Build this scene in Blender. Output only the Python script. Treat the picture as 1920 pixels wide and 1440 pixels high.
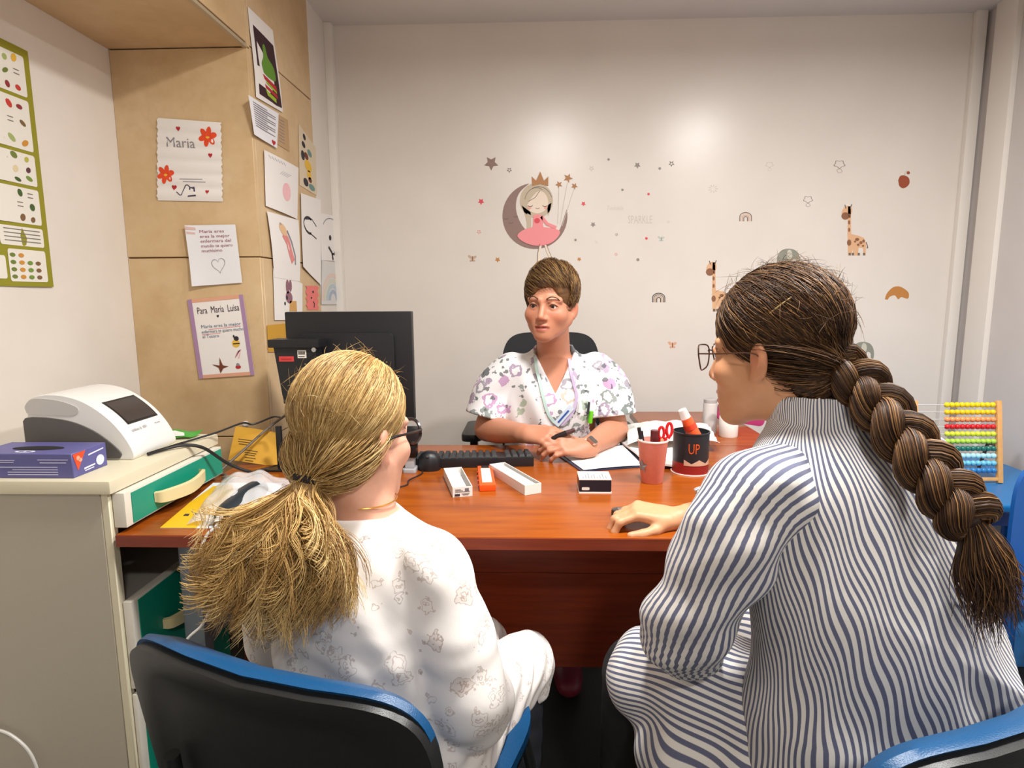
import bpy, bmesh, math, random
import numpy as np
from mathutils import Vector, Matrix
random.seed(7); RNG = np.random.default_rng(7)
for o in list(bpy.data.objects): bpy.data.objects.remove(o)
SC = bpy.context.scene; COL = SC.collection
PI = math.pi

# ------------------------------------------------------------------ camera
F = 1150.0; YAW = math.atan(38/1150); PIT = math.atan(165/1150); ROLL = 0.006; EYE = 1.26
_f = np.array([-math.sin(YAW)*math.cos(PIT), math.cos(YAW)*math.cos(PIT), -math.sin(PIT)])
_r = np.array([math.cos(YAW), math.sin(YAW), 0.0]); _u = np.cross(_r, _f)
CR = math.cos(ROLL)*_r - math.sin(ROLL)*_u; CU = math.sin(ROLL)*_r + math.cos(ROLL)*_u
CC = np.array([0, 0, EYE])
cam = bpy.data.cameras.new('camera'); co = bpy.data.objects.new('camera', cam); COL.objects.link(co)
cam.sensor_width = 36; cam.lens = 36*F/1920; cam.clip_start = 0.02
co.matrix_world = Matrix(((CR[0], CU[0], -_f[0], 0), (CR[1], CU[1], -_f[1], 0), (CR[2], CU[2], -_f[2], EYE), (0, 0, 0, 1)))
SC.camera = co
def at(px, py, x=None, y=None, z=None):
    """photo pixel -> point of the room on a plane x=, y= or z="""
    v = _f + CR*(px-960)/F - CU*(py-720)/F
    if x is not None: t = x/v[0]
    elif y is not None: t = y/v[1]
    else: t = (z-EYE)/v[2]
    return CC + v*t

# ------------------------------------------------------------------ world, exposure
w = bpy.data.worlds.new('world'); SC.world = w; w.use_nodes = True
w.node_tree.nodes['Background'].inputs[0].default_value = (0.9, 0.95, 1, 1)
w.node_tree.nodes['Background'].inputs[1].default_value = 0.15
SC.view_settings.view_transform = 'Standard'; SC.view_settings.look = 'None'
SC.view_settings.exposure = 0.0; SC.view_settings.gamma = 1.0; SC.view_settings.use_curve_mapping = False
ROOM = dict(back=3.0, left=-1.415, col=-0.945, face=2.145, right=2.03, ceil=2.495, front=-1.6, soffit=2.085)
LAMPS = [((0.16, 1.05, ROOM['ceil']-0.012), 42.0), ((1.22, 1.20, ROOM['ceil']-0.012), 42.0), ((0.5, -0.9, ROOM['ceil']-0.012), 24.0)]  # third entry: added fill that brightens the camera side
LAMP_COL = (1.0, 0.975, 0.94)

# ------------------------------------------------------------------ materials
def lin(c):
    if isinstance(c, str):
        c = c.lstrip('#'); c = [int(c[i:i+2], 16)/255 for i in (0, 2, 4)]
        return tuple((v/12.92 if v <= .04045 else ((v+.055)/1.055)**2.4) for v in c)
    return tuple(c)
class NT:
    def __init__(s, m): s.t = m.node_tree; s.n = s.t.nodes; s.b = s.n['Principled BSDF']
    def new(s, typ, **kw):
        n = s.n.new(typ)
        for k, v in kw.items(): setattr(n, k, v)
        return n
    def link(s, a, b): s.t.links.new(a, b)
    def val(s, sock, v):
        if hasattr(v, 'default_value') or hasattr(v, 'links'): s.link(v, sock)
        else: sock.default_value = v
    def math(s, op, a, b=None, c=None, clamp=False):
        n = s.new('ShaderNodeMath', operation=op); n.use_clamp = clamp
        s.val(n.inputs[0], a)
        if b is not None: s.val(n.inputs[1], b)
        if c is not None: s.val(n.inputs[2], c)
        return n.outputs[0]
    def mix(s, fac, a, b, blend='MIX'):
        n = s.new('ShaderNodeMix', data_type='RGBA', blend_type=blend)
        s.val(n.inputs[0], fac)
        for i, v in ((6, a), (7, b)):
            if isinstance(v, tuple): n.inputs[i].default_value = (*v[:3], 1)
            else: s.link(v, n.inputs[i])
        return n.outputs[2]
    def ramp(s, fac, stops, interp='LINEAR'):
        n = s.new('ShaderNodeValToRGB'); n.color_ramp.interpolation = interp
        e = n.color_ramp.elements
        while len(e) < len(stops): e.new(0.5)
        for i, (p, c) in enumerate(stops):
            e[i].position = p; c = c if isinstance(c, tuple) else (c, c, c); e[i].color = (*c[:3], 1)
        s.link(fac, n.inputs[0]); return n.outputs[0]
    def coord(s, scale=(1, 1, 1), kind='Object'):
        t = s.new('ShaderNodeTexCoord'); m = s.new('ShaderNodeMapping'); m.inputs['Scale'].default_value = scale
        s.link(t.outputs[kind], m.inputs[0]); return m.outputs[0]
    def noise(s, vec, scale, detail=3, rough=.5, out='Fac'):
        n = s.new('ShaderNodeTexNoise'); n.inputs['Scale'].default_value = scale
        n.inputs['Detail'].default_value = detail; n.inputs['Roughness'].default_value = rough
        s.link(vec, n.inputs['Vector']); return n.outputs[out]
    def bump(s, h, strength=.3, dist=.002):
        n = s.new('ShaderNodeBump'); n.inputs['Strength'].default_value = strength; n.inputs['Distance'].default_value = dist
        s.link(h, n.inputs['Height']); s.link(n.outputs[0], s.b.inputs['Normal'])
_M = {}
def mat(name, col=(.8, .8, .8), rough=.5, metal=0, spec=.5, vary=0, vscale=30, bump=0, bscale=200, trans=0, alpha=1, emit=0, sheen=0, sss=0, coat=0):
    if name in _M: return _M[name]
    m = bpy.data.materials.new(name); m.use_nodes = True; t = NT(m); b = t.b; c = lin(col)
    b.inputs['Base Color'].default_value = (*c, 1); b.inputs['Roughness'].default_value = rough
    b.inputs['Metallic'].default_value = metal; b.inputs['Specular IOR Level'].default_value = spec
    if vary:
        n = t.noise(t.coord(), vscale, 4)
        d = tuple(max(0, v*(1-vary)) for v in c); l = tuple(min(1, v*(1+vary)) for v in c)
        t.link(t.ramp(n, [(.3, d), (.7, l)]), b.inputs['Base Color'])
    if bump: t.bump(t.noise(t.coord(), bscale, 3), bump)
    if trans: b.inputs['Transmission Weight'].default_value = trans
    if alpha < 1: b.inputs['Alpha'].default_value = alpha
    if emit: b.inputs['Emission Color'].default_value = (*c, 1); b.inputs['Emission Strength'].default_value = emit
    if sheen: b.inputs['Sheen Weight'].default_value = sheen
    if coat: b.inputs['Coat Weight'].default_value = coat; b.inputs['Coat Roughness'].default_value = .15
    if sss:
        b.inputs['Subsurface Weight'].default_value = sss; b.inputs['Subsurface Radius'].default_value = (.01, .004, .002)
    _M[name] = m; return m
def nmat(name):
    m = bpy.data.materials.new(name); m.use_nodes = True; _M[name] = m; return m, NT(m)

# ------------------------------------------------------------------ meshes
def wm(o):
    return o.matrix_basis.copy() if o.parent is None else wm(o.parent) @ o.matrix_parent_inverse @ o.matrix_basis
def link(name, me, m=None, parent=None, smooth=False):
    o = bpy.data.objects.new(name, me); COL.objects.link(o)
    if m is not None and me is not None: me.materials.clear(); me.materials.append(m)
    if parent is not None: o.parent = parent; o.matrix_parent_inverse = wm(parent).inverted()
    if smooth and me is not None: me.polygons.foreach_set('use_smooth', [True]*len(me.polygons))
    return o
def tag(o, label, cat, group=None, kind=None):
    if label: o['label'] = label
    if cat: o['category'] = cat
    if group: o['group'] = group
    if kind: o['kind'] = kind
    return o
def empty(name, loc, label, cat, group=None, rz=0):
    o = bpy.data.objects.new(name, None); COL.objects.link(o); o.empty_display_size = .05
    o.location = [float(v) for v in loc]; o.rotation_euler = (0, 0, rz)
    return tag(o, label, cat, group)
class MB:
    def __init__(s): s.v = []; s.f = []
    def add(s, vs, fs):
        b = len(s.v); s.v += [tuple(float(q) for q in p) for p in vs]; s.f += [tuple(i+b for i in f) for f in fs]; return s
    def box(s, lo, hi, M=None):
        x0, y0, z0 = lo; x1, y1, z1 = hi
        vs = [(x0, y0, z0), (x1, y0, z0), (x1, y1, z0), (x0, y1, z0), (x0, y0, z1), (x1, y0, z1), (x1, y1, z1), (x0, y1, z1)]
        if M is not None: vs = [M @ Vector(v) for v in vs]
        return s.add(vs, [(3, 2, 1, 0), (4, 5, 6, 7), (0, 1, 5, 4), (1, 2, 6, 5), (2, 3, 7, 6), (3, 0, 4, 7)])
    def prism(s, poly, a, b, M=None):
        """poly (x,y) extruded from z=a to z=b"""
        n = len(poly); ar = sum(poly[i][0]*poly[(i+1) % n][1]-poly[(i+1) % n][0]*poly[i][1] for i in range(n))
        if ar < 0: poly = poly[::-1]
        vs = [(x, y, a) for x, y in poly]+[(x, y, b) for x, y in poly]
        if M is not None: vs = [M @ Vector(v) for v in vs]
        return s.add(vs, [tuple(range(n-1, -1, -1)), tuple(range(n, 2*n))]+[(i, (i+1) % n, n+(i+1) % n, n+i) for i in range(n)])
    def lathe(s, prof, n=24, M=None, cap=True):
        """prof [(r,z)...] about z"""
        vs = []; fs = []
        for r, z in prof: vs += [(r*math.cos(2*PI*i/n), r*math.sin(2*PI*i/n), z) for i in range(n)]
        for j in range(len(prof)-1): fs += [(j*n+i, j*n+(i+1) % n, (j+1)*n+(i+1) % n, (j+1)*n+i) for i in range(n)]
        if cap: fs += [tuple(range(n-1, -1, -1)), tuple((len(prof)-1)*n+i for i in range(n))]
        if M is not None: vs = [M @ Vector(v) for v in vs]
        return s.add(vs, fs)
    def tube(s, pts, r, n=8, cap=True):
        pts = [np.array(p, float) for p in pts]; m = len(pts); rr = [r]*m if np.isscalar(r) else r
        vs = []; up = None
        for i in range(m):
            t = pts[min(i+1, m-1)]-pts[max(i-1, 0)]; t = t/(np.linalg.norm(t)+1e-12)
            if up is None: up = np.cross(t, [0, 0, 1] if abs(t[2]) < .9 else [1, 0, 0])
            up = up-t*(up@t); up = up/(np.linalg.norm(up)+1e-12); q = np.cross(t, up)
            vs += [pts[i]+rr[i]*(math.cos(2*PI*k/n)*up+math.sin(2*PI*k/n)*q) for k in range(n)]
        fs = [(j*n+i, j*n+(i+1) % n, (j+1)*n+(i+1) % n, (j+1)*n+i) for j in range(m-1) for i in range(n)]
        if cap: fs += [tuple(range(n-1, -1, -1)), tuple((m-1)*n+i for i in range(n))]
        return s.add(vs, fs)
    def mesh(s, name, bevel=0, seg=2, ang=35):
        me = bpy.data.meshes.new(name); me.from_pydata(s.v, [], s.f); me.validate()
        if bevel:
            bm = bmesh.new(); bm.from_mesh(me); bmesh.ops.recalc_face_normals(bm, faces=bm.faces)
            es = [e for e in bm.edges if len(e.link_faces) == 2 and e.calc_face_angle(0) > math.radians(ang)]
            bmesh.ops.bevel(bm, geom=es, offset=bevel, segments=seg, profile=.7, affect='EDGES', clamp_overlap=True)
            bm.to_mesh(me); bm.free()
        return me
    def obj(s, name, m, parent=None, bevel=0, seg=2, smooth=False, ang=35):
        me = s.mesh(name, bevel, seg, ang)
        o = link(name, me, m, parent)
        if smooth or bevel:
            for p in me.polygons: p.use_smooth = True
            try: me.set_sharp_from_angle(angle=math.radians(40))
            except Exception: pass
        return o
def catmull(pts, n=8):
    P = [np.array(p, float) for p in pts]; P = [2*P[0]-P[1]]+P+[2*P[-1]-P[-2]]; out = []
    for i in range(1, len(P)-2):
        for k in range(n):
            t = k/n; a, b, c, d = P[i-1:i+3]
            out.append(.5*((2*b)+(-a+c)*t+(2*a-5*b+4*c-d)*t*t+(-a+3*b-3*c+d)*t**3))
    out.append(P[-2]); return out
def frameM(o, x, y):
    x = Vector([float(q) for q in x]).normalized(); y = Vector([float(q) for q in y]); z = x.cross(y).normalized(); y = z.cross(x)
    return Matrix(((x[0], y[0], z[0], o[0]), (x[1], y[1], z[1], o[1]), (x[2], y[2], z[2], o[2]), (0, 0, 0, 1)))
def rrect(w, h, r, n=5, cx=0, cy=0):
    out = []
    for qx, qy, a0 in ((1, 1, 0), (-1, 1, 90), (-1, -1, 180), (1, -1, 270)):
        for k in range(n+1):
            a = math.radians(a0+90*k/n); out.append((cx+qx*(w/2-r)+r*math.cos(a), cy+qy*(h/2-r)+r*math.sin(a)))
    return out
def ell(cx, cy, a, b, n=20, rot=0):
    c, s_ = math.cos(rot), math.sin(rot)
    return [(cx+a*math.cos(t)*c-b*math.sin(t)*s_, cy+a*math.cos(t)*s_+b*math.sin(t)*c) for t in [2*PI*i/n for i in range(n)]]
def star(cx, cy, r, k=.45, n=5, rot=0):
    return [(cx+(r if i % 2 == 0 else r*k)*math.sin(PI*i/n+rot), cy+(r if i % 2 == 0 else r*k)*math.cos(PI*i/n+rot)) for i in range(2*n)]
def heart(cx, cy, s, rot=0):
    out = []
    for i in range(22):
        t = 2*PI*i/22; x = 16*math.sin(t)**3; y = 13*math.cos(t)-5*math.cos(2*t)-2*math.cos(3*t)-math.cos(4*t)
        c, q = math.cos(rot), math.sin(rot); out.append((cx+s*(x*c-y*q)/17, cy+s*(x*q+y*c)/17))
    return out
def stroke(pts, w):
    """polyline -> ribbon polygon"""
    P = [np.array(p, float) for p in pts]; L = []; R = []
    for i in range(len(P)):
        t = P[min(i+1, len(P)-1)]-P[max(i-1, 0)]; t = t/(np.linalg.norm(t)+1e-9); n = np.array([-t[1], t[0]])
        L.append(tuple(P[i]+n*w/2)); R.append(tuple(P[i]-n*w/2))
    return L+R[::-1]
def arc(cx, cy, r, a0, a1, n=14, ry=None):
    ry = r if ry is None else ry
    return [(cx+r*math.cos(math.radians(a0+(a1-a0)*i/n)), cy+ry*math.sin(math.radians(a0+(a1-a0)*i/n))) for i in range(n+1)]
_TX = {}
def text2d(s):
    """string -> (verts, faces) of flat lettering, x from 0, cap height about .7"""
    if s in _TX: return _TX[s]
    cu = bpy.data.curves.new('lettering', 'FONT'); cu.body = s; cu.size = 1; cu.resolution_u = 2
    o = bpy.data.objects.new('lettering', cu); COL.objects.link(o); bpy.context.view_layer.update()
    me = o.evaluated_get(bpy.context.evaluated_depsgraph_get()).to_mesh()
    r = ([tuple(v.co[:2]) for v in me.vertices], [tuple(p.vertices) for p in me.polygons])
    o.to_mesh_clear(); bpy.data.objects.remove(o); bpy.data.curves.remove(cu); _TX[s] = r; return r
class Sheet:
    """a surface patch: maps (s,t) in 0..1 to the room; carries print and lettering on it"""
    def __init__(self, corners, fold=None, normal=None, lift=.0):
        self.c = [np.array(p, float) for p in corners]      # bl, br, tr, tl
        self.W = np.linalg.norm(self.c[1]-self.c[0]); self.H = np.linalg.norm(self.c[3]-self.c[0])
        n = np.cross(self.c[1]-self.c[0], self.c[3]-self.c[0]); self.n = n/np.linalg.norm(n)
        self.fold = fold or (lambda s, t: 0); self.lift = lift
    def P(self, s, t, d=0):
        c = self.c
        return (c[0]*(1-s)*(1-t)+c[1]*s*(1-t)+c[2]*s*t+c[3]*(1-s)*t)+self.n*(self.fold(s, t)+d+self.lift)
    def body(self, name, m, parent=None, nx=6, ny=8, th=.0007, jag=0, root=None):
        mb = MB(); vs = []
        for d in (0, -th):
            for j in range(ny+1):
                for i in range(nx+1):
                    s, t = i/nx, j/ny
                    if jag and i in (0, nx): s += jag*math.sin(j*2.3+i)
                    vs.append(self.P(s, t, d))
        q = (nx+1)*(ny+1); fs = []
        for j in range(ny):
            for i in range(nx):
                a = j*(nx+1)+i; fs += [(a, a+1, a+nx+2, a+nx+1), (q+a, q+a+nx+1, q+a+nx+2, q+a+1)]
        edge = [i for i in range(nx+1)]+[(j+1)*(nx+1)-1 for j in range(1, ny+1)]+[ny*(nx+1)+i for i in range(nx-1, -1, -1)]+[j*(nx+1) for j in range(ny-1, 0, -1)]
        for k in range(len(edge)):
            a, b = edge[k], edge[(k+1) % len(edge)]; fs.append((a, q+a, q+b, b))
        mb.add(vs, fs)
        return mb.obj(name, m, parent, smooth=True)
    def put(self, mb, polys, d=.0008, th=.0004):
        for poly in polys:
            n = len(poly); ar = sum(poly[i][0]*poly[(i+1) % n][1]-poly[(i+1) % n][0]*poly[i][1] for i in range(n))
            if ar < 0: poly = poly[::-1]
            vs = [self.P(x, y, d) for x, y in poly]+[self.P(x, y, d-th) for x, y in poly]
            mb.add(vs, [tuple(range(n))]+[((i+1) % n, i, n+i, n+(i+1) % n) for i in range(n)])
        return mb
    def print(self, name, m, parent, polys, d=.0008):
        if len(polys) <= 4:
            for q in polys: o = self.put(MB(), [q], d).obj(name, m, parent)
            return o
        o = self.put(MB(), polys, d).obj(name, m, parent); o['kind'] = 'stuff'; return o
    def text(self, name, m, parent, lines, d=.0009):
        """lines: (string, s0, t_base, height_t, s_width or None)"""
        mb = MB()
        for st, s0, t0, h, wd in lines:
            vs, fs = text2d(st)
            if not vs: continue
            mx = max(v[0] for v in vs); kx = (wd/mx) if wd else h*self.H/self.W
            mb.add([self.P(s0+x*kx, t0+y*h, d) for x, y in vs], fs)
        return mb.obj(name, m, parent)
# ------------------------------------------------------------------ setting
R = ROOM
def struct(name, mb, m, parent=None, **k):
    o = mb.obj(name, m, parent, **k)
    if parent is None: o['kind'] = 'structure'
    return o
m, t = nmat('painted_wall'); n = t.noise(t.coord(), 3, 4); t.link(t.ramp(n, [(.3, lin('#ddd6ce')), (.7, lin('#e3dcd4'))]), t.b.inputs['Base Color'])
t.b.inputs['Roughness'].default_value = .29; t.b.inputs['Specular IOR Level'].default_value = .5
t.bump(t.noise(t.coord(), 90, 3), .06, .002)
WALL = m
m, t = nmat('matte_wall'); n = t.noise(t.coord(), 4, 4); t.link(t.ramp(n, [(.3, lin('#dcd5cb')), (.7, lin('#e4ddd4'))]), t.b.inputs['Base Color'])
t.b.inputs['Roughness'].default_value = .6; t.bump(t.noise(t.coord(), 120, 3), .08, .002)
MWALL = m
CEIL = mat('ceiling_paint', '#dcd8d4', .8, vary=.02, vscale=3)
GWALL = mat('grey_wall', '#cfc9c6', .5, vary=.03, vscale=5)
m, t = nmat('cream_stone'); v = t.coord(); n1 = t.noise(v, 3.5, 6, .6); n2 = t.noise(v, 26, 5, .6)
c1 = t.ramp(n1, [(.25, lin('#bf9f74')), (.5, lin('#d1b48a')), (.75, lin('#dcc29c'))])
c2 = t.mix(t.ramp(n2, [(.35, .0), (.75, .3)]), c1, lin('#c2a072'))
wv = t.new('ShaderNodeTexVoronoi', feature='DISTANCE_TO_EDGE'); wv.inputs['Scale'].default_value = 2.2
dn = t.noise(v, 2.5, 5, .6, 'Color'); mv = t.new('ShaderNodeVectorMath', operation='ADD'); t.link(v, mv.inputs[0]); t.link(dn, mv.inputs[1]); t.link(mv.outputs[0], wv.inputs['Vector'])
t.link(t.mix(t.ramp(wv.outputs[0], [(0, .10), (.05, 0.0)]), c2, lin('#a8865a')), t.b.inputs['Base Color'])
t.b.inputs['Roughness'].default_value = .45; t.bump(n2, .12, .003)
STONE = m
GROUT = mat('stone_joint', '#8d7148', .9)
m, t = nmat('charcoal_vinyl'); sp = t.noise(t.coord(), 320, 2); t.link(t.ramp(sp, [(.4, lin('#1b1f20')), (.6, lin('#2d3233'))]), t.b.inputs['Base Color']); t.b.inputs['Roughness'].default_value = .5
VINYL = m
struct('floor', MB().box((-1.6, R['front'], -.08), (2.2, 3.1, 0)), VINYL)
struct('ceiling', MB().box((-1.6, R['front'], R['ceil']), (2.2, 3.1, R['ceil']+.08)), CEIL)
struct('wall_back', MB().box((-1.0, R['back'], 0), (2.2, R['back']+.1, R['ceil'])), WALL)
struct('wall_left', MB().box((R['left']-.1, R['front'], 0), (R['left'], R['face']+.05, R['ceil'])), MWALL)
struct('wall_right', MB().box((R['right'], R['front'], 0), (R['right']+.1, R['back'], R['ceil'])), GWALL)
struct('wall_front', MB().box((-1.6, R['front']-.1, 0), (2.2, R['front'], R['ceil'])), MWALL)
YS = 2.745
struct('wall_left_return', MB().box((-1.2, YS, 0), (R['col'], R['back'], R['ceil'])), MWALL)
# stone pier: recessed core with slabs standing proud of the joints
pier = struct('wall_left_pier', MB().box((R['left'], R['face']+.012, 0), (R['col']-.012, YS, R['ceil'])), GROUT)
g = .0022
for z0, z1 in ((0, .76), (.76, 1.40), (1.40, R['soffit']), (R['soffit'], R['ceil'])):
    MB().box((R['left'], R['face'], z0+g), (R['col'], R['face']+.02, z1-g)).obj('slab', STONE, pier, bevel=.0015, seg=1)
for z0, z1 in ((0, .76), (.76, 1.40), (1.40, 2.095), (2.095, R['ceil'])):
    MB().box((R['col']-.02, R['face']+.0205, z0+g), (R['col'], YS, z1-g)).obj('slab', STONE, pier, bevel=.0015, seg=1)
beam = struct('wall_left_lintel', MB().box((R['left'], R['front'], R['soffit']+.01), (R['col']-.01, R['face']-.0005, R['ceil'])), GROUT)
MB().box((R['left'], R['front'], R['soffit']), (R['col']-.014, R['face']-.001, R['soffit']+.012)).obj('soffit_slab', STONE, beam, bevel=.001, seg=1)
for y0, y1 in ((R['front'], -.4), (-.4, .85), (.85, R['face']-.001)):
    MB().box((R['col']-.012, y0+g, R['soffit']+.012), (R['col'], y1-g, R['ceil'])).obj('slab', STONE, beam, bevel=.0015, seg=1)
MB().box((R['col']-.013, R['front'], R['soffit']-.004), (R['col']+.001, R['face']-.001, R['soffit']+.006)).obj('edge_bead', mat('bead_metal', '#b9a98c', .4, .3), beam)
WHT = mat('white_trim', '#e8e2da', .4)
struct('trim_1', MB().box((R['col'], 2.955, 0), (R['col']+.035, 3.0, R['ceil'])), WHT, bevel=.004)
struct('trim_2', MB().box((1.965, 2.972, 0), (2.012, 3.0, R['ceil'])), WHT, bevel=.003)
struct('trim_3', MB().box((2.005, 2.79, 0), (2.03, 2.915, R['ceil'])), WHT, bevel=.003)
struct('baseboard_back', MB().box((R['col']+.035, 2.985, 0), (1.965, 3.0, .08)), WHT, bevel=.003)
struct('baseboard_right', MB().box((2.015, R['front'], 0), (2.03, 2.79, .08)), WHT, bevel=.003)
# blue play mat under the children's table
mm = MB().prism(rrect(.98, 1.0, .05, cx=1.50, cy=2.48), 0.0003, .006).obj('play_mat', mat('blue_mat', '#2f6ea6', .55, vary=.06, vscale=60), bevel=.002, seg=1)
tag(mm, 'flat blue vinyl mat lying under the blue children table', 'mat')
# ceiling lamps; the last one is an added fill behind the camera
for i, ((x, y, z), pw) in enumerate(LAMPS):
    lab = ['round white ceiling lamp above the girl and the desk front', 'round white ceiling lamp nearer the right wall', 'added round white fill lamp on the unseen ceiling behind the camera'][i]
    e = empty('ceiling_lamp', (x, y, R['ceil']), lab, 'lamp', 'round ceiling lamps')
    T = Matrix.Translation((x, y, 0))
    MB().lathe([(.15, z+.012), (.15, z-.022), (.135, z-.026), (.13, z-.018), (.13, z+.012)], 32, T).obj('frame', mat('lamp_frame', '#f0f0ee', .4), e, smooth=True)
    MB().lathe([(.13, z-.004), (.13, z-.012)], 32, T).obj('diffuser', mat('lamp_glow', (1, .96, .9), .5, emit=4), e)
    ld = bpy.data.lights.new('lamp_light', 'AREA'); ld.shape = 'DISK'; ld.size = .22; ld.energy = pw; ld.color = LAMP_COL; ld.spread = 3.06
    lo = bpy.data.objects.new('lamp_light', ld); COL.objects.link(lo); lo.location = (x, y, z-.03); lo.parent = e
    lo.matrix_parent_inverse = wm(e).inverted()
# ------------------------------------------------------------------ wall stickers (flat vinyl on the back wall)
def wpt(px, py, d): return at(px, py, y=R['back']-d)
def decal(name, m, polys, parent=None, layer=0, lift=.0006):
    if parent is not None and 1 < len(polys) <= 4:
        for q in polys: o = decal(name, m, [q], parent, layer, lift)
        return o
    mb = MB(); d = lift*(layer+1)
    for poly in polys:
        n = len(poly); ar = sum(poly[i][0]*poly[(i+1) % n][1]-poly[(i+1) % n][0]*poly[i][1] for i in range(n))
        if ar > 0: poly = poly[::-1]
        vs = [wpt(x, y, 0)*[1, 0, 1]+np.array([0, R['back']-d, 0]) for x, y in poly]
        vs += [np.array([v[0], R['back'], v[2]]) for v in vs]
        mb.add(vs, [tuple(range(n))]+[((i+1) % n, i, n+i, n+(i+1) % n) for i in range(n)])
    o = mb.obj(name, m, parent)
    if len(polys) > 4:
        if parent is not None: o['kind'] = 'stuff'
        else:
            bm = bmesh.new(); bm.from_mesh(o.data); bmesh.ops.remove_doubles(bm, verts=bm.verts, dist=1e-5); bm.to_mesh(o.data); bm.free()
    return o
V = lambda n, c: mat('vinyl_'+n, c, .5)
def sticker(name, label, px, py, group=None):
    return empty(name, wpt(px, py, 0), label, 'wall sticker', group)
taupe = V('taupe', '#8c7068'); goldv = V('gold', '#b07a45'); pinkv = V('pink', '#ee8f93'); redv = V('red', '#d8414f'); greyv = V('grey', '#8f8781')
skinv = V('skin', '#ead9c8'); hairv = V('fair_hair', '#c3b49c'); linev = V('line', '#6f6055'); brownv = V('brown', '#8a5a3c'); tanv = V('tan', '#dcae86'); sagev = V('sage', '#8d8f82'); palev = V('pale', '#c9c3bb'); rustv = V('rust', '#9b4a2e'); whitev = V('white', '#f2eee9'); ochrev = V('ochre', '#bd7f3f')
e = sticker('moon_princess_sticker', 'wall sticker of a crowned girl in pink dress sitting on a brown crescent moon', 1003, 467)
out = arc(1003, 405, 61, 100, 372, 34, ry=-62); inn = arc(1024, 390, 50, 12, 245, 24, ry=-50)
moon = [p for p in out]; tip0, tip1 = out[0], out[-1]
innp = [tip1]+[(1046, 436), (1022, 446), (998, 440), (980, 424), (969, 400), (968, 378), (975, 360)]+[tip0]
innp = [tuple(q) for q in catmull(innp, 4)][1:-1]
decal('moon', taupe, [out+innp], e, 0)
decal('moon_face', linev, [stroke(arc(949, 408, 5, 200, 340, 5, ry=-3), 1.5), stroke(arc(967, 404, 4, 200, 340, 5, ry=-3), 1.5), stroke(arc(958, 416, 4, 200, 340, 5, ry=-3), 1.3)], e, 1)
decal('hair', hairv, [ell(1006, 376, 31, 33, 26), [(978, 385), (984, 402), (990, 425), (996, 424), (995, 398)], [(1026, 385), (1027, 405), (1031, 398), (1034, 380)]], e, 2)
decal('face', skinv, [[tuple(q) for q in catmull([(988, 385), (993, 395), (1006, 400), (1020, 396), (1028, 384), (1024, 366), (1012, 358), (999, 368), (988, 385)], 4)]], e, 3)
decal('hair_lines', linev, [stroke(arc(1006, 378, 22, 60, 170, 8, ry=-26), .8), stroke(arc(1010, 380, 26, 20, 120, 8, ry=-30), .8), stroke([(1012, 358), (1004, 370), (991, 378)], 1)], e, 4)
decal('eyelashes', linev, [stroke(arc(994, 384, 5, 200, 340, 6, ry=-3.5), 1.5), stroke(arc(1022, 384, 5, 200, 340, 6, ry=-3.5), 1.5), stroke(arc(1008, 389, 4, 200, 340, 6, ry=-2.5), .9)], e, 4)
decal('cheeks', V('blush', '#e8a89c'), [ell(993, 390, 3.5, 2.5), ell(1023, 390, 3.5, 2.5)], e, 4)
decal('crown', goldv, [[(998, 349), (997, 331), (1005, 339), (1013, 322), (1020, 339), (1028, 331), (1028, 349), (1013, 345)]], e, 5)
decal('braid', hairv, [[(988, 400), (996, 404), (996, 425), (988, 432)]], e, 4)
decal('bodice', pinkv, [[(1000, 404), (1008, 402), (1017, 404), (1019, 428), (999, 428)], stroke([(1015, 406), (1026, 420), (1043, 427)], 6)], e, 5)
decal('heart', redv, [ell(1007, 414, 5.5, 5, 12)], e, 6)
decal('skirt', pinkv, [[tuple(q) for q in catmull([(998, 426), (980, 432), (970, 443), (984, 455), (1006, 461), (1028, 458), (1043, 448), (1050, 434), (1036, 428), (1018, 426)], 3)]], e, 6)
decal('legs', skinv, [stroke([(1014, 457), (1011, 475), (1010, 490)], 4.5), stroke([(1022, 457), (1028, 474), (1034, 487)], 4.5)], e, 5)
decal('leg_lines', linev, [stroke([(1012, 457), (1008.5, 475), (1008, 492)], .8), stroke([(1024, 457), (1030.5, 474), (1036, 487)], .8)], e, 6)
decal('shoes', linev, [ell(1010.5, 492, 2.5, 1.8), ell(1034, 489, 2.5, 1.8)], e, 6)
decal('wand_stars', goldv, [star(1065, 334, 9, rot=.2), star(1048, 346, 7, rot=-.2), star(1077, 349, 6.5, rot=.1)], e, 3)
decal('wand_lines', palev, [stroke([(1048, 352), (1046, 420)], 1), stroke([(1064, 342), (1050, 422)], 1), stroke([(1076, 355), (1054, 424)], 1)], e, 2)
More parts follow.
